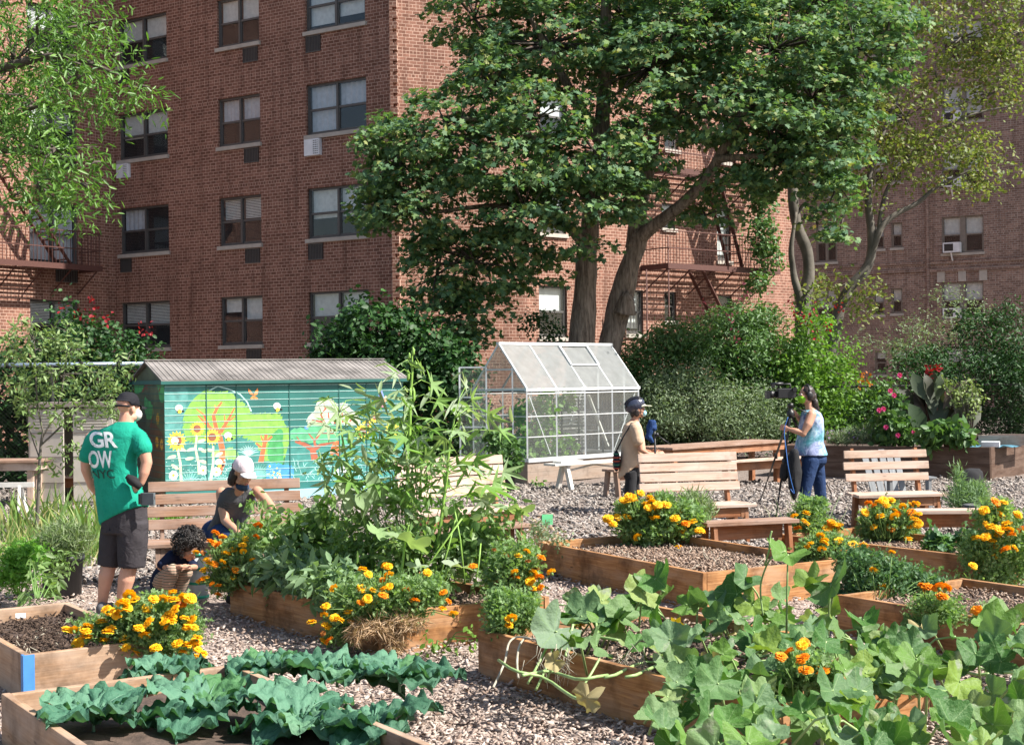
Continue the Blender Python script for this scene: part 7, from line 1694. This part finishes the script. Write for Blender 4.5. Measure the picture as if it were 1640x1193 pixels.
chain(mb, [J(218, 698, -.08), J(223, 702, -.09), J(229, 717, -.11)], [.07, .072, .078]); chain(mb, [J(153, 701, .08), J(148, 705, .1), J(140, 730, .12)], [.07, .068, .07])
SHIRT = wear('shirt', mb, GREEN, MAN, .010, 9, .014, 5)
SHORTM = cloth('charcoal_cotton', (.045, .04, .045)); mb = MB()
mb.loft([(J(200, 795), .185, .13, yw), (J(200, 825), .20, .145, yw), (J(200, 852), .20, .15, yw)]); mb.tube([J(187, 838, .05), J(180, 865, .05), J(174, 906, .05)], [.115, .108, .088], 18); mb.tube([J(214, 835, -.05), J(213, 865, -.05), J(211, 908, -.05)], [.12, .122, .110], 18)
wear('shorts', mb, SHORTM, MAN, .010, 4, .012, 7, 3)
mb = MB(); s_, f_, u_, M_ = frame(hf)
n0 = len(mb.v); mb.lathe((0, 0, 0), [(.004, .118), (.03, .115), (.058, .10), (.076, .07), (.084, .035), (.086, .008), (.082, .006), (.08, .03)], 24)
for i in range(n0, len(mb.v)):
    x, y, z = mb.v[i]; y2 = y * 1.18; z2 = z - .0 + (.028 if y < -.03 and z < .03 else 0); mb.v[i] = tuple(hc + s_ * x + f_ * (y2 - .012) + u_ * (z2 + .012))
vis = []
for a in range(-5, 6): t_ = a / 5; vis.append((t_ * .07, .085 + .08 * math.sqrt(max(0, 1 - t_ * t_)), .018 - .014 * t_ * t_))
inner = [(t_ / 5 * .074, .07 + .02 * math.cos(t_ / 5 * 1.4), .03 - .01 * (t_ / 5) ** 2) for t_ in range(-5, 6)]
vs = [hc + s_ * a + f_ * b + u_ * c for a, b, c in vis + inner]; mb.add(vs + [v_ - u_ * .006 for v_ in vs], [(i, i + 1, 12 + i, 11 + i) for i in range(10)] + [(22 + i, 33 + i, 34 + i, 23 + i) for i in range(10)] + [(i, 22 + i, 23 + i, i + 1) for i in range(10)], 0, None, True)
arc = [hc + s_ * (.082 * math.sin(t_)) + f_ * (-.012 - .1 * math.cos(t_)) + u_ * .008 for t_ in np.linspace(-1.2, 1.2, 12)]; mb.tube(arc, .009, 6)
part('cap', mb, cloth('black_twill', (.014, .014, .018)), MAN, True)
mb = MB(); mb.sphere(hc + s_ * .012 + f_ * .062 - u_ * .05, (.066, .05, .055), M_, 16); part('face_mask', mb, WHITEP, MAN, True)
for fx, fy, dx in ((163, 978, .05), (193, 978, -.05)):
    a = G(fx, 986); a.y += dx * .4; mb = MB(); mb.sphere(a + V(.03, .05, .045), (.052, .13, .05), Matrix.Rotation(R(-25), 3, 'Z'), 16); mb.sphere(a + V(.0, -.02, .06), (.045, .06, .055), None, 14); mb.box(a + V(.03, .05, .012), (.09, .25, .022), R(-25), 1); part('shoe', mb, [cloth('grey_trainer', (.10, .10, .11)), ACW], MAN, True)
LETW, LETD = plain('white_print', (.80, .84, .82), .7), plain('dark_green_print', (.004, .045, .03), .7)
decal('GR', (143.5, 691, 187, 717), SHIRT, MAN, LETW, 11.3, shear=-.14, bold=.026); decal('OW', (142, 721.5, 180, 749.5), SHIRT, MAN, LETW, 11.3, shear=-.1, bold=.026); decal('NYC', (146, 752, 183, 766), SHIRT, MAN, LETD, 11.3, shear=-.2, bold=.006)
q = P(237, 799, 11.50); mb = MB(); mb.box(q, (.125, .028, .10), R(-20)); mb.box(q + V(.055, -.018, .01), (.014, .008, .03), R(-20), 1); mb.box(q + V(.03, -.016, -.002), (.012, .006, .02), R(-20), 1); mb.box(q + V(-.065, .01, 0), (.02, .03, .085), R(-20), 1)
bevel(solo('belt_pouch', mb, [plain('grey_case', (.10, .115, .125), .5), BLACK], 'grey hard case clipped on the hip of the man in green', 'case', loc=q), .006)
q = P(213, 770, 11.50); mb = MB(); mb.sphere(q, (.06, .03, .042), Matrix.Rotation(.5, 3, 'Y'), 12); mb.tube([q + V(-.05, 0, .04), q, q + V(.06, -.01, -.05)], [.022, .035, .028], 10)
solo('work_glove', mb, BLACKC, 'black glove tucked under the wrist of the man in green', 'glove', loc=q)

# --- woman sitting on the grey brown bench
J = J0(12.6); base = G(375, 940); mb = MB(); hc = J(389, 756, -.28); hf = (.62, -.66, -.42); hu = (.25, -.3, .9)
head(mb, hc, hf, hu, .97); chain(mb, [hc + V(-.03, .03, -.05), J(385, 778, -.17), J(381, 787, -.12)], [.052, .054, .07])
mb.loft([(J(381, 786, -.1), .13, .07, R(10)), (J(379, 803, -.06), .155, .095, R(10)), (J(371, 832, .02), .14, .10, R(10)), (J(360, 850, .12), .16, .13, R(10))])
chain(mb, [J(355, 789, -.06), J(357, 812, -.10), J(361, 834, -.16), J(371, 843, -.3), J(380, 851, -.42)], [.052, .047, .040, .036, .026]); hand(mb, J(380, 851, -.42), V(.8, -.35, -.3), V(.1, -.3, 1), -1, .35)
chain(mb, [J(412, 787, -.14), J(424, 799, -.25), J(434, 811, -.36), J(439, 822, -.46), J(442, 832, -.55)], [.050, .045, .038, .034, .025]); hand(mb, J(442, 833, -.55), V(.25, -.45, -.8), V(-.6, -.6, 0), 1, .6)
chain(mb, [J(352, 850, .1), J(372, 868, -.40)], [.10, .062]); chain(mb, [J(366, 850, .1), J(398, 868, -.36)], [.10, .062])
k1, k2 = J(372, 868, -.40), J(398, 868, -.36); chain(mb, [k1, V(k1.x - .02, k1.y + .12, .09)], [.06, .04]); chain(mb, [k2, V(k2.x + .02, k2.y + .12, .09)], [.06, .04])
WOM = body(mb, 'seated woman in pink and white cap and grey sleeveless top reaching into pepper plant', base, SK2)
face_bits(WOM, hc, hf, hu, .97)
mb = MB(); mb.loft([(J(382, 781, -.13), .10, .07, R(10)), (J(381, 788, -.1), .150, .085, R(10)), (J(379, 803, -.06), .172, .112, R(10)), (J(373, 822, -.01), .158, .115, R(10)), (J(365, 840, .06), .165, .125, R(10)), (J(358, 849, .12), .178, .145, R(10))])
wear('top', mb, cloth('grey_jersey', (.095, .095, .105)), WOM, .009, 4, .010, 7, 5)
DENIM = cloth('blue_denim', (.022, .045, .115)); mb = MB(); mb.sphere(J(356, 850, .12), (.19, .16, .12), None, 18); chain(mb, [J(352, 850, .1), J(362, 860, -.15), J(372, 868, -.40)], [.118, .10, .078]); chain(mb, [J(366, 850, .1), J(384, 860, -.13), J(398, 868, -.36)], [.118, .10, .078])
chain(mb, [k1, V(k1.x - .02, k1.y + .12, .09)], [.076, .055]); chain(mb, [k2, V(k2.x + .02, k2.y + .12, .09)], [.076, .055]); wear('jeans', mb, DENIM, WOM, .010, 3, .008, 9, 8)
HAIRD = plain('dark_brown_hair', (.022, .012, .009), .5, scale=30, var=.4)
s_, f_, u_, M_ = frame(hf, hu)
mb = MB()
for a, b, c, r in ((0, -.05, .02, (.082, .07, .085)), (-.07, -.03, -.06, (.03, .05, .085)), (.07, -.03, -.06, (.03, .05, .085)), (-.055, -.06, -.1, (.04, .045, .06)), (.05, -.06, -.1, (.04, .045, .06)), (0, -.075, -.06, (.07, .04, .08))): mb.sphere(hc + s_ * a + f_ * b + u_ * c, r, M_, 14)
wear('hair', mb, HAIRD, WOM, .007, 2, .01, 40)
mb = MB(); n0 = len(mb.v); mb.lathe((0, 0, 0), [(.004, .124), (.03, .121), (.06, .105), (.08, .073), (.088, .035), (.089, .012), (.084, .012)], 24)
for i in range(n0, len(mb.v)):
    x, y, z = mb.v[i]; mb.v[i] = tuple(hc + s_ * x + f_ * (y * 1.15 - .012) + u_ * (z + .015))
vs = [hc + s_ * a + f_ * b + u_ * (c + .01) for a, b, c in vis + inner]; n1 = len(mb.f); mb.add(vs + [v_ - u_ * .006 for v_ in vs], [(i, i + 1, 12 + i, 11 + i) for i in range(10)] + [(22 + i, 33 + i, 34 + i, 23 + i) for i in range(10)] + [(i, 22 + i, 23 + i, i + 1) for i in range(10)], 1, None, True)
part('cap', mb, [cloth('pink_white_cotton', (.72, .60, .64)), cloth('white_cotton', (.75, .72, .73))], WOM, True)
mb = MB(); mb.sphere(hc + f_ * .04 - u_ * .118, (.062, .062, .034), M_, 16); mb.sphere(hc + f_ * .06 - u_ * .108, (.045, .04, .026), M_, 14); wear('face_mask', mb, cloth('navy_print_cotton', (.03, .05, .09)), WOM, .006, 2, .004, 30)
for kk, dx in ((k1, -.02), (k2, .02)): mb = MB(); mb.sphere(V(kk.x + dx, kk.y + .03, .045), (.045, .125, .045), None, 14); part('shoe', mb, BLACKC, WOM, True)

# --- crouching child
J = J0(12.25); base = G(280, 950); mb = MB(); hc = J(303, 876, -.08); hf = (.66, -.45, -.55); hu = (.35, -.35, .85)
head(mb, hc, hf, hu, .88); chain(mb, [hc + V(-.03, .04, -.04), J(286, 890, 0)], [.036, .045])
chain(mb, [J(285, 895, .0), J(272, 910, .04), J(262, 926, .06)], [.075, .085, .095])
chain(mb, [J(272, 894, -.09), J(257, 908, -.12), J(280, 909, -.20), J(290, 907, -.24)], [.036, .029, .025, .019]); hand(mb, J(290, 907, -.24), V(.9, .1, .0), V(0, .4, -.8), 1, .7, .68)
chain(mb, [J(295, 898, .09), J(312, 908, -.02), J(298, 909, -.15)], [.036, .028, .019]); hand(mb, J(298, 909, -.16), V(-.8, -.3, .0), V(0, .4, -.8), -1, .7, .68)
chain(mb, [J(260, 928, -.03), J(277, 914, -.20), J(268, 942, -.12)], [.07, .048, .035]); chain(mb, [J(266, 928, .08), J(298, 916, -.06), J(290, 942, .0)], [.07, .048, .035])
KID = body(mb, 'small child with curly dark hair crouching beside the mesh cage', base, SK2, .006); face_bits(KID, hc, hf, hu, .88)
mb = MB(); chain(mb, [J(287, 893, .0), J(274, 908, .04), J(262, 925, .07), J(256, 934, .08)], [.082, .098, .105, .09]); chain(mb, [J(276, 890, -.06), J(273, 893, -.09), J(260, 904, -.12)], [.055, .054, .046]); chain(mb, [J(290, 892, .05), J(295, 897, .09), J(309, 905, .0)], [.055, .053, .044]); wear('shirt', mb, cloth('navy_jersey', (.010, .016, .045)), KID, .007, 3, .006, 12)
m, nt, b = nodes('striped_cotton'); v = coord(nt, 'Object'); wv = N(nt, 'ShaderNodeTexWave', bands_direction='Z'); wv.inputs['Scale'].default_value = 13; wv.inputs['Distortion'].default_value = 2.2; wv.inputs['Detail'].default_value = 1; wv.inputs['Detail Scale'].default_value = .6; nt.links.new(v, wv.inputs['Vector'])
nt.links.new(ramp(nt, wv.outputs['Fac'], [(.0, (.16, .12, .08)), (.35, (.16, .12, .08)), (.45, (.5, .42, .32)), (.8, (.56, .48, .38)), (.9, (.35, .14, .09))]), b.inputs['Base Color']); b.inputs['Roughness'].default_value = .9
mb = MB(); chain(mb, [J(260, 930, -.03), J(270, 920, -.12), J(277, 914, -.20), J(271, 930, -.17), J(267, 944, -.13)], [.078, .07, .062, .056, .044]); chain(mb, [J(266, 930, .08), J(285, 922, .0), J(298, 917, -.06), J(293, 930, -.02), J(289, 944, .0)], [.078, .07, .06, .054, .044]); mb.sphere(J(262, 932, .05), (.10, .10, .07)); wear('trousers', mb, m, KID, .007, 2, .004, 14)
s_, f_, u_, M_ = frame(hf, hu); rs = np.random.default_rng(4); mb = MB(); CURL = plain('black_curly_hair', (.018, .014, .013), .45, scale=30, var=.4)
mb.sphere(hc - f_ * .03 + u_ * .04, (.095, .10, .095), M_, 16)
for _ in range(620):
    d = Vector(rs.normal(size=3)).normalized(); l = Vector((d.dot(s_), d.dot(f_), d.dot(u_)))
    if l.y > .55 and l.z < .35: continue
    if l.z < -.75: continue
    p = hc - f_ * .028 + u_ * .035 + d * rs.uniform(.10, .135); t1 = d.cross(Vector(rs.normal(size=3))).normalized(); t2 = d.cross(t1); r = rs.uniform(.009, .015); ph = rs.uniform(0, 6)
    mb.tube([p + (t1 * math.cos(ph + a) + t2 * math.sin(ph + a)) * r + d * a * .004 for a in np.linspace(0, 5.5, 8)], .0034, 4)
part('hair', mb, CURL, KID, True)
for fx, dy in ((270, -.14), (293, -.02)): a = J(fx, 950, dy); mb = MB(); mb.sphere(V(a.x + .03, a.y - .02, .035), (.075, .042, .035), Matrix.Rotation(-.5, 3, 'Z'), 12); part('shoe', mb, ACW, KID, True)

# --- person in the cycle helmet
J = J0(20.0); base = V(J(1012, 700).x, 20.0, 0); mb = MB(); hc = J(1022, 655); hf = (1, .08, .02)
head(mb, hc, hf, k=.97); chain(mb, [hc + V(-.02, 0, -.06), J(1017, 672), J(1014, 680)], [.052, .055, .08])
mb.loft([(J(1014, 682), .10, .13, 0), (J(1013, 700), .12, .16, 0), (J(1014, 725), .12, .15, 0), (J(1012, 748), .13, .16, 0)])
chain(mb, [J(1018, 685, -.18), J(1023, 705, -.22), J(1026, 720, -.23), J(1038, 727, -.2), J(1049, 727, -.14)], [.05, .045, .04, .033, .026]); hand(mb, J(1050, 727, -.14), V(1, .2, .1), V(0, .7, -.6), 1, .5)
chain(mb, [J(1018, 685, .18), J(1024, 708, .2), J(1030, 722, .2), J(1042, 724, .1)], [.05, .045, .038, .027]); hand(mb, J(1043, 724, .1), V(1, -.2, .1), V(0, -.7, -.6), -1, .5)
gz = 0.0
for dy, xo in ((-.09, 1007), (.09, 1015)): a = J(xo, 758, dy); chain(mb, [a, V(a.x + .03, a.y, .47), V(a.x - .01, a.y, .09)], [.085, .055, .04])
HEL = body(mb, 'person in cycle helmet, pale blue mask and long tan shirt facing right', base, SK3); face_bits(HEL, hc, hf, k=.97, lips=False)
mb = MB(); loft_t(mb, [(J(1015, 674), .065, .07, 0), (J(1013, 681), .12, .19, 0), (J(1013, 690), .145, .21, 0), (J(1014, 708), .165, .19, 0), (J(1014, 728), .175, .185, 0), (J(1011, 745), .175, .19, 0, .3), (J(1008, 753), .16, .185, 0, .75)])
chain(mb, [J(1017, 686, -.18), J(1022, 706, -.22)], [.085, .08]); chain(mb, [J(1017, 686, .18), J(1024, 706, .2)], [.085, .078]); wear('shirt', mb, cloth('tan_linen', (.50, .36, .25)), HEL, .010, 4, .012, 6, 2)
mb = MB()
for dy, xo in ((-.09, 1007), (.09, 1015)): a = J(xo, 755, dy); mb.tube([a, V(a.x + .03, a.y, .47), V(a.x - .01, a.y, .06)], [.105, .085, .085], 16)
mb.sphere(J(1010, 750), (.13, .16, .14)); wear('trousers', mb, BLACKC, HEL, .011, 3, .01, 7)
for dy, xo in ((-.09, 1007), (.09, 1015)): a = J(xo, 760, dy); mb = MB(); mb.sphere(V(a.x + .05, a.y, .045), (.13, .045, .045), None, 14); part('shoe', mb, BLACK, HEL, True)
s_, f_, u_, M_ = frame(hf); mb = MB()
for a, b, c, r in ((0, -.03, .02, (.08, .085, .07)), (0, -.08, -.05, (.06, .04, .07)), (-.07, -.03, -.05, (.02, .04, .06)), (.07, -.03, -.05, (.02, .04, .06))): mb.sphere(hc + s_ * a + f_ * b + u_ * c, r, M_, 14)
wear('hair', mb, HAIRD, HEL, .008, 2, .008, 30)
mb = MB(); tl = Matrix.Rotation(R(-24), 3, 'Y'); mb.sphere(hc + V(-.05, 0, .055), (.150, .108, .112), tl, 20); o = wear('helmet', mb, plain('navy_helmet_shell', (.03, .035, .06), .25, spec=.8), HEL, .007, 2, 0)
for k in (-.06, -.02, .02, .06): mb2 = MB(); mb2.tube([hc + V(-.05, 0, .055) + tl @ V(a, k * (1 + .2 * math.cos(a * 9)), .113 * math.sqrt(max(0, 1 - (a / .158) ** 2 - (k / .11) ** 2)) + .001) for a in np.linspace(-.13, .12, 9)], .0075, 6); part('helmet_rib', mb2, BLACK, o, True)
mb = MB(); mb.sphere(hc + V(.115, 0, .045), (.085, .075, .008), Matrix.Rotation(.05, 3, 'Y'), 14); mb.sphere(hc + V(.03, 0, .04), (.085, .082, .03), Matrix.Rotation(-.15, 3, 'Y'), 14); wear('cap', mb, cloth('cream_cotton', (.56, .56, .44)), HEL, .006, 2, 0)
mb = MB(); mb.sphere(hc + V(.082, .004, -.055), (.038, .056, .05), None, 14); part('face_mask', mb, cloth('pale_blue_mask', (.36, .62, .70)), HEL, True)
mb = MB(); mb.tube([hc + V(.02, -.078, .02), hc + V(.03, -.075, -.06), hc + V(.05, -.03, -.11)], .006, 5); mb.tube([hc + V(-.06, -.07, 0), hc + V(.03, -.078, -.06)], .005, 5); part('chin_strap', mb, BLACKC, HEL, True)
q = J(987, 738, -.05); mb = MB(); mb.sphere(q, (.05, .13, .15), None, 14); me = fuse(mb, .012, 2, 'shoulder_bag', None or cloth('dark_woven', (.02, .022, .03)), q, lambda p, n: n * .01 * noise.noise(p * 9)); o = link('shoulder_bag', me); o.location = q; tag(o, 'dark woven shoulder bag with red bands behind the helmeted person', 'bag')
WREDM, WGRNM = plain('woven_red', (.45, .06, .03), .9), plain('woven_green', (.04, .2, .12), .9)
for i, (z, m_) in enumerate(((-.10, WREDM), (-.05, WGRNM), (0, WREDM), (.05, WREDM), (.10, WGRNM))): mb = MB(); mb.lathe(q + V(0, 0, z), [(.051, -.008), (.056, 0), (.051, .008)], 18, M=Matrix.Diagonal((math.sqrt(1 - (z / .17) ** 2), 2.55 * math.sqrt(1 - (z / .17) ** 2), 1)).to_3x3()); part('woven_band', mb, m_, o, True)
mb = MB(); mb.tube([q + V(.0, -.05, .14), J(998, 700, -.22), J(1011, 678, -.17), J(1020, 676, -.05)], .010, 6); part('strap', mb, BLACKC, o, True)

# --- camera operator
J = J0(18.7); base = V(J(1298, 700).x, 18.7, 0); mb = MB(); hc = J(1291, 632); hf = (-.96, -.25, -.02)
head(mb, hc, hf, k=.97); chain(mb, [hc + V(.02, 0, -.06), J(1296, 651), J(1299, 659)], [.05, .054, .08])
yc = R(8); mb.loft([(J(1299, 660), .11, .14, yc), (J(1299, 680), .13, .16, yc), (J(1297, 705), .14, .15, yc), (J(1301, 730), .16, .16, yc)])
chain(mb, [J(1300, 664, -.17), J(1294, 680, -.22), J(1286, 694, -.22), J(1274, 690, -.2), J(1264, 687, -.16)], [.062, .058, .048, .038, .026]); hand(mb, J(1264, 687, -.16), V(-.9, .3, .25), V(-.2, .9, .1), 1, .75)
chain(mb, [J(1296, 664, .17), J(1286, 678, .2), J(1281, 672, .12), J(1276, 665, .02)], [.055, .045, .035, .026]); hand(mb, J(1276, 664, .02), V(-.7, -.2, .4), V(-.3, -.8, -.2), -1, .6)
hipA, hipB = J(1299, 738, -.09), J(1306, 738, .09); kA, kB = J(1291, 778, -.12), J(1313, 780, .1); aA = V(J(1284, 800, -.14).x, 18.56, .09); aB = V(J(1317, 800, .1).x, 18.8, .09)
chain(mb, [hipA, kA, aA], [.10, .065, .042]); chain(mb, [hipB, kB, aB], [.10, .065, .042])
OPR = body(mb, 'woman with headphones and lime green mask in blue patterned top behind the video camera', base, SK2); face_bits(OPR, hc, hf, k=.97, lips=False)
m, nt, b = nodes('tie_dye_print'); v = coord(nt, 'Object'); f1 = noise_tex(nt, v, 9, 4, .6, 1.5); f2 = noise_tex(nt, v, 3.2, 2, .5, .6)
c = mixc(nt, ramp(nt, f2, [(.42, (0, 0, 0)), (.62, (1, 1, 1))]), ramp(nt, f1, [(.35, (.10, .14, .26)), (.5, (.30, .34, .55)), (.65, (.46, .55, .68))]), ramp(nt, f1, [(.35, (.02, .22, .22)), (.55, (.12, .40, .48)), (.7, (.40, .58, .66))])); nt.links.new(c, b.inputs['Base Color']); b.inputs['Roughness'].default_value = .8
mb = MB(); mb.loft([(J(1298, 656), .075, .08, yc), (J(1299, 661), .115, .17, yc), (J(1300, 672), .145, .185, yc), (J(1299, 690), .165, .18, yc), (J(1297, 706), .175, .18, yc), (J(1298, 722), .20, .20, yc), (J(1299, 729), .21, .205, yc)]); wear('top', mb, m, OPR, .010, 4, .012, 7, 4)
mb = MB(); mb.sphere(J(1303, 735), (.17, .17, .13)); mb.tube([hipA, kA, aA], [.115, .085, .062], 16); mb.tube([hipB, kB, aB], [.115, .085, .062], 16); chain(mb, [hipA, kA], [.115, .084]); chain(mb, [hipB, kB], [.115, .084]); wear('jeans', mb, DENIM, OPR, .010, 3, .01, 8)
for a, dx in ((aA, -.08), (aB, -.06)): mb = MB(); mb.sphere(V(a.x + dx, a.y, .045), (.13, .048, .05), None, 14); part('shoe', mb, BLACK, OPR, True)
s_, f_, u_, M_ = frame(hf); mb = MB()
for a, b_, c_, r in ((0, -.025, .035, (.088, .098, .088)), (0, -.09, -.05, (.075, .05, .10)), (-.05, -.10, -.13, (.05, .045, .08)), (.05, -.10, -.13, (.05, .045, .08)), (0, -.13, -.19, (.07, .04, .06)), (-.07, -.03, -.03, (.02, .05, .06)), (.07, -.03, -.03, (.02, .05, .06))): mb.sphere(hc + s_ * a + f_ * b_ + u_ * c_, r, M_, 14)
wear('hair', mb, HAIRD, OPR, .008, 4, .010, 26)
mb = MB(); mb.tube([hc + s_ * (.088 * math.cos(t_)) - f_ * .012 + u_ * (.02 + .115 * math.sin(t_)) for t_ in np.linspace(0, PI, 14)], .009, 6)
for q_ in (-1, 1): mb.sphere(hc + s_ * q_ * .092 - f_ * .01 - u_ * .005, (.02, .042, .048), M_, 14)
part('headphones', mb, BLACK, OPR, True)
mb = MB(); mb.sphere(hc + f_ * .062 - u_ * .056, (.068, .056, .058), M_, 16); part('face_mask', mb, cloth('lime_cotton', (.22, .50, .03)), OPR, True)
mb = MB(); mb.lathe(J(1268, 688, -.17), [(.030, -.008), (.033, 0), (.030, .008)], 14, M=Matrix.Rotation(1.2, 3, 'Y')); part('bracelet', mb, plain('red_band', (.15, .02, .03), .6), OPR, True)

# --- video camera on its tripod, jacket over the tripod
ap = P(1266, 662, 18.55); t = thing('tripod', 'tall black tripod holding the video camera', 'tripod', V(ap.x, ap.y, 0))
for (u, v, y) in ((1218, 801, 19.0), (1242, 834, 18.35), (1334, 795, 19.4)):
    f0 = G(u, v); mb = MB(); mid = ap.lerp(f0, .45)
    mb.tube([ap, mid], .017, 8); mb.tube([mid, ap.lerp(f0, .72)], .014, 8); mb.tube([ap.lerp(f0, .7), f0], .010, 8); mb.tube([mid - V(0, 0, .04), mid + V(0, 0, .04)], .024, 8); mb.sphere(f0 + V(0, 0, .01), .018, n=8); part('leg', mb, BLACK, t, True)
mb = MB(); mb.lathe(ap, [(.05, -.03), (.055, .0), (.045, .03), (.03, .04), (.03, .08), (.04, .085), (.04, .13), (.0, .13)], 14); mb.tube([ap + V(.02, 0, .1), ap + V(.22, -.1, .0)], .008, 6); part('fluid_head', mb, BLACK, t, True)
cc = P(1254, 630, 18.5); t = thing('video_camera', 'black shoulder video camera with a long lens pointed left on the tripod', 'camera', cc)
M1 = Matrix.Rotation(R(4), 3, 'Z')
mb = MB(); mb.box(cc + V(.03, 0, .0), (.22, .12, .13), M=M1); mb.box(cc + V(.12, 0, -.01), (.08, .10, .10), M=M1); bevel(part('camera_body', mb, BLACK, t, True), .01)
mb = MB(); mb.tube([cc + V(-.08, 0, -.01), cc + V(-.13, 0, -.01), cc + V(-.135, 0, -.01), cc + V(-.18, 0, -.015)], [.042, .042, .05, .052], 16); mb.box(cc + V(-.20, 0, -.015), (.05, .13, .10)); part('lens', mb, BLACK, t, True)
mb = MB(); mb.tube([cc + V(-.06, 0, .06), cc + V(-.05, 0, .12), cc + V(.09, 0, .12), cc + V(.10, 0, .06)], .012, 8); mb.tube([cc + V(-.16, -.02, .12), cc + V(.0, -.02, .125)], .022, 10); mb.box(cc + V(-.13, -.02, .10), (.04, .06, .05)); part('handle', mb, BLACK, t, True)
mb = MB(); mb.box(cc + V(.14, -.05, .05), (.05, .06, .05)); mb.tube([cc + V(.1, -.03, .03), cc + V(.14, -.05, .05)], .012, 6); part('viewfinder', mb, BLACK, t, True)
q = P(1268, 730, 18.55); mb = MB(); chain(mb, [P(1262, 728, 18.6), P(1258, 745, 18.6), P(1254, 762, 18.6)], [.04, .07, .06]); chain(mb, [P(1272, 726, 18.5), P(1274, 755, 18.5), P(1272, 780, 18.5), P(1271, 796, 18.5)], [.06, .085, .08, .03])
me = fuse(mb, .014, 3, 'jacket', BLACKC, q, lambda p, n: n * .03 * noise.noise(Vector((p.x * 9, p.y * 9, p.z * 2.5)))); o = link('jacket', me); o.location = q; tag(o, 'black jacket hung over the tripod legs', 'jacket')
mb = MB(); limb(mb, [(1262, 668, 18.4), (1256, 690, 18.4), (1259, 720, 18.35), (1262, 745, 18.3), (1267, 770, 18.3), (1272, 790, 18.3), (1266, 783, 18.3)], [.006] * 7, n=6); solo('camera_cable', mb, plain('blue_cable', (.03, .12, .38), .5), 'thin blue cable trailing down from the tripod head', 'cable')

# --- light stand with a blue bundle
J = J0(19.4); b0 = J(1050, 700); t = thing('microphone_stand', 'thin black stand behind the bench carrying a short boom arm', 'stand', V(b0.x, 19.4, 0))
mb = MB(); mb.tube([V(b0.x, 19.4, .2), J(1048, 676)], .013, 8); part('pole', mb, BLACK, t, True)
for a in (0, 2.1, 4.2): mb = MB(); mb.tube([V(b0.x, 19.4, .45), V(b0.x + .3 * math.cos(a), 19.4 + .3 * math.sin(a), .01)], .009, 6); part('leg', mb, BLACK, t, True)
mb = MB(); mb.tube([J(1052, 696), J(1074, 712)], .009, 6); mb.sphere(J(1052, 696), .03, n=10); part('boom_arm', mb, BLACK, t, True)
q = J(1041, 690); mb = MB(); chain(mb, [J(1044, 678), J(1040, 688), J(1038, 700), J(1045, 706)], [.06, .05, .045, .03]); mb.sphere(J(1047, 684), (.05, .05, .06))
me = fuse(mb, .012, 2, 'blue_bundle', cloth('blue_nylon', (.02, .05, .15)), q, lambda p, n: n * .03 * noise.noise(p * 13)); o = link('blue_bundle', me); o.location = q; tag(o, 'crumpled blue bag hanging on the thin black stand', 'bag')
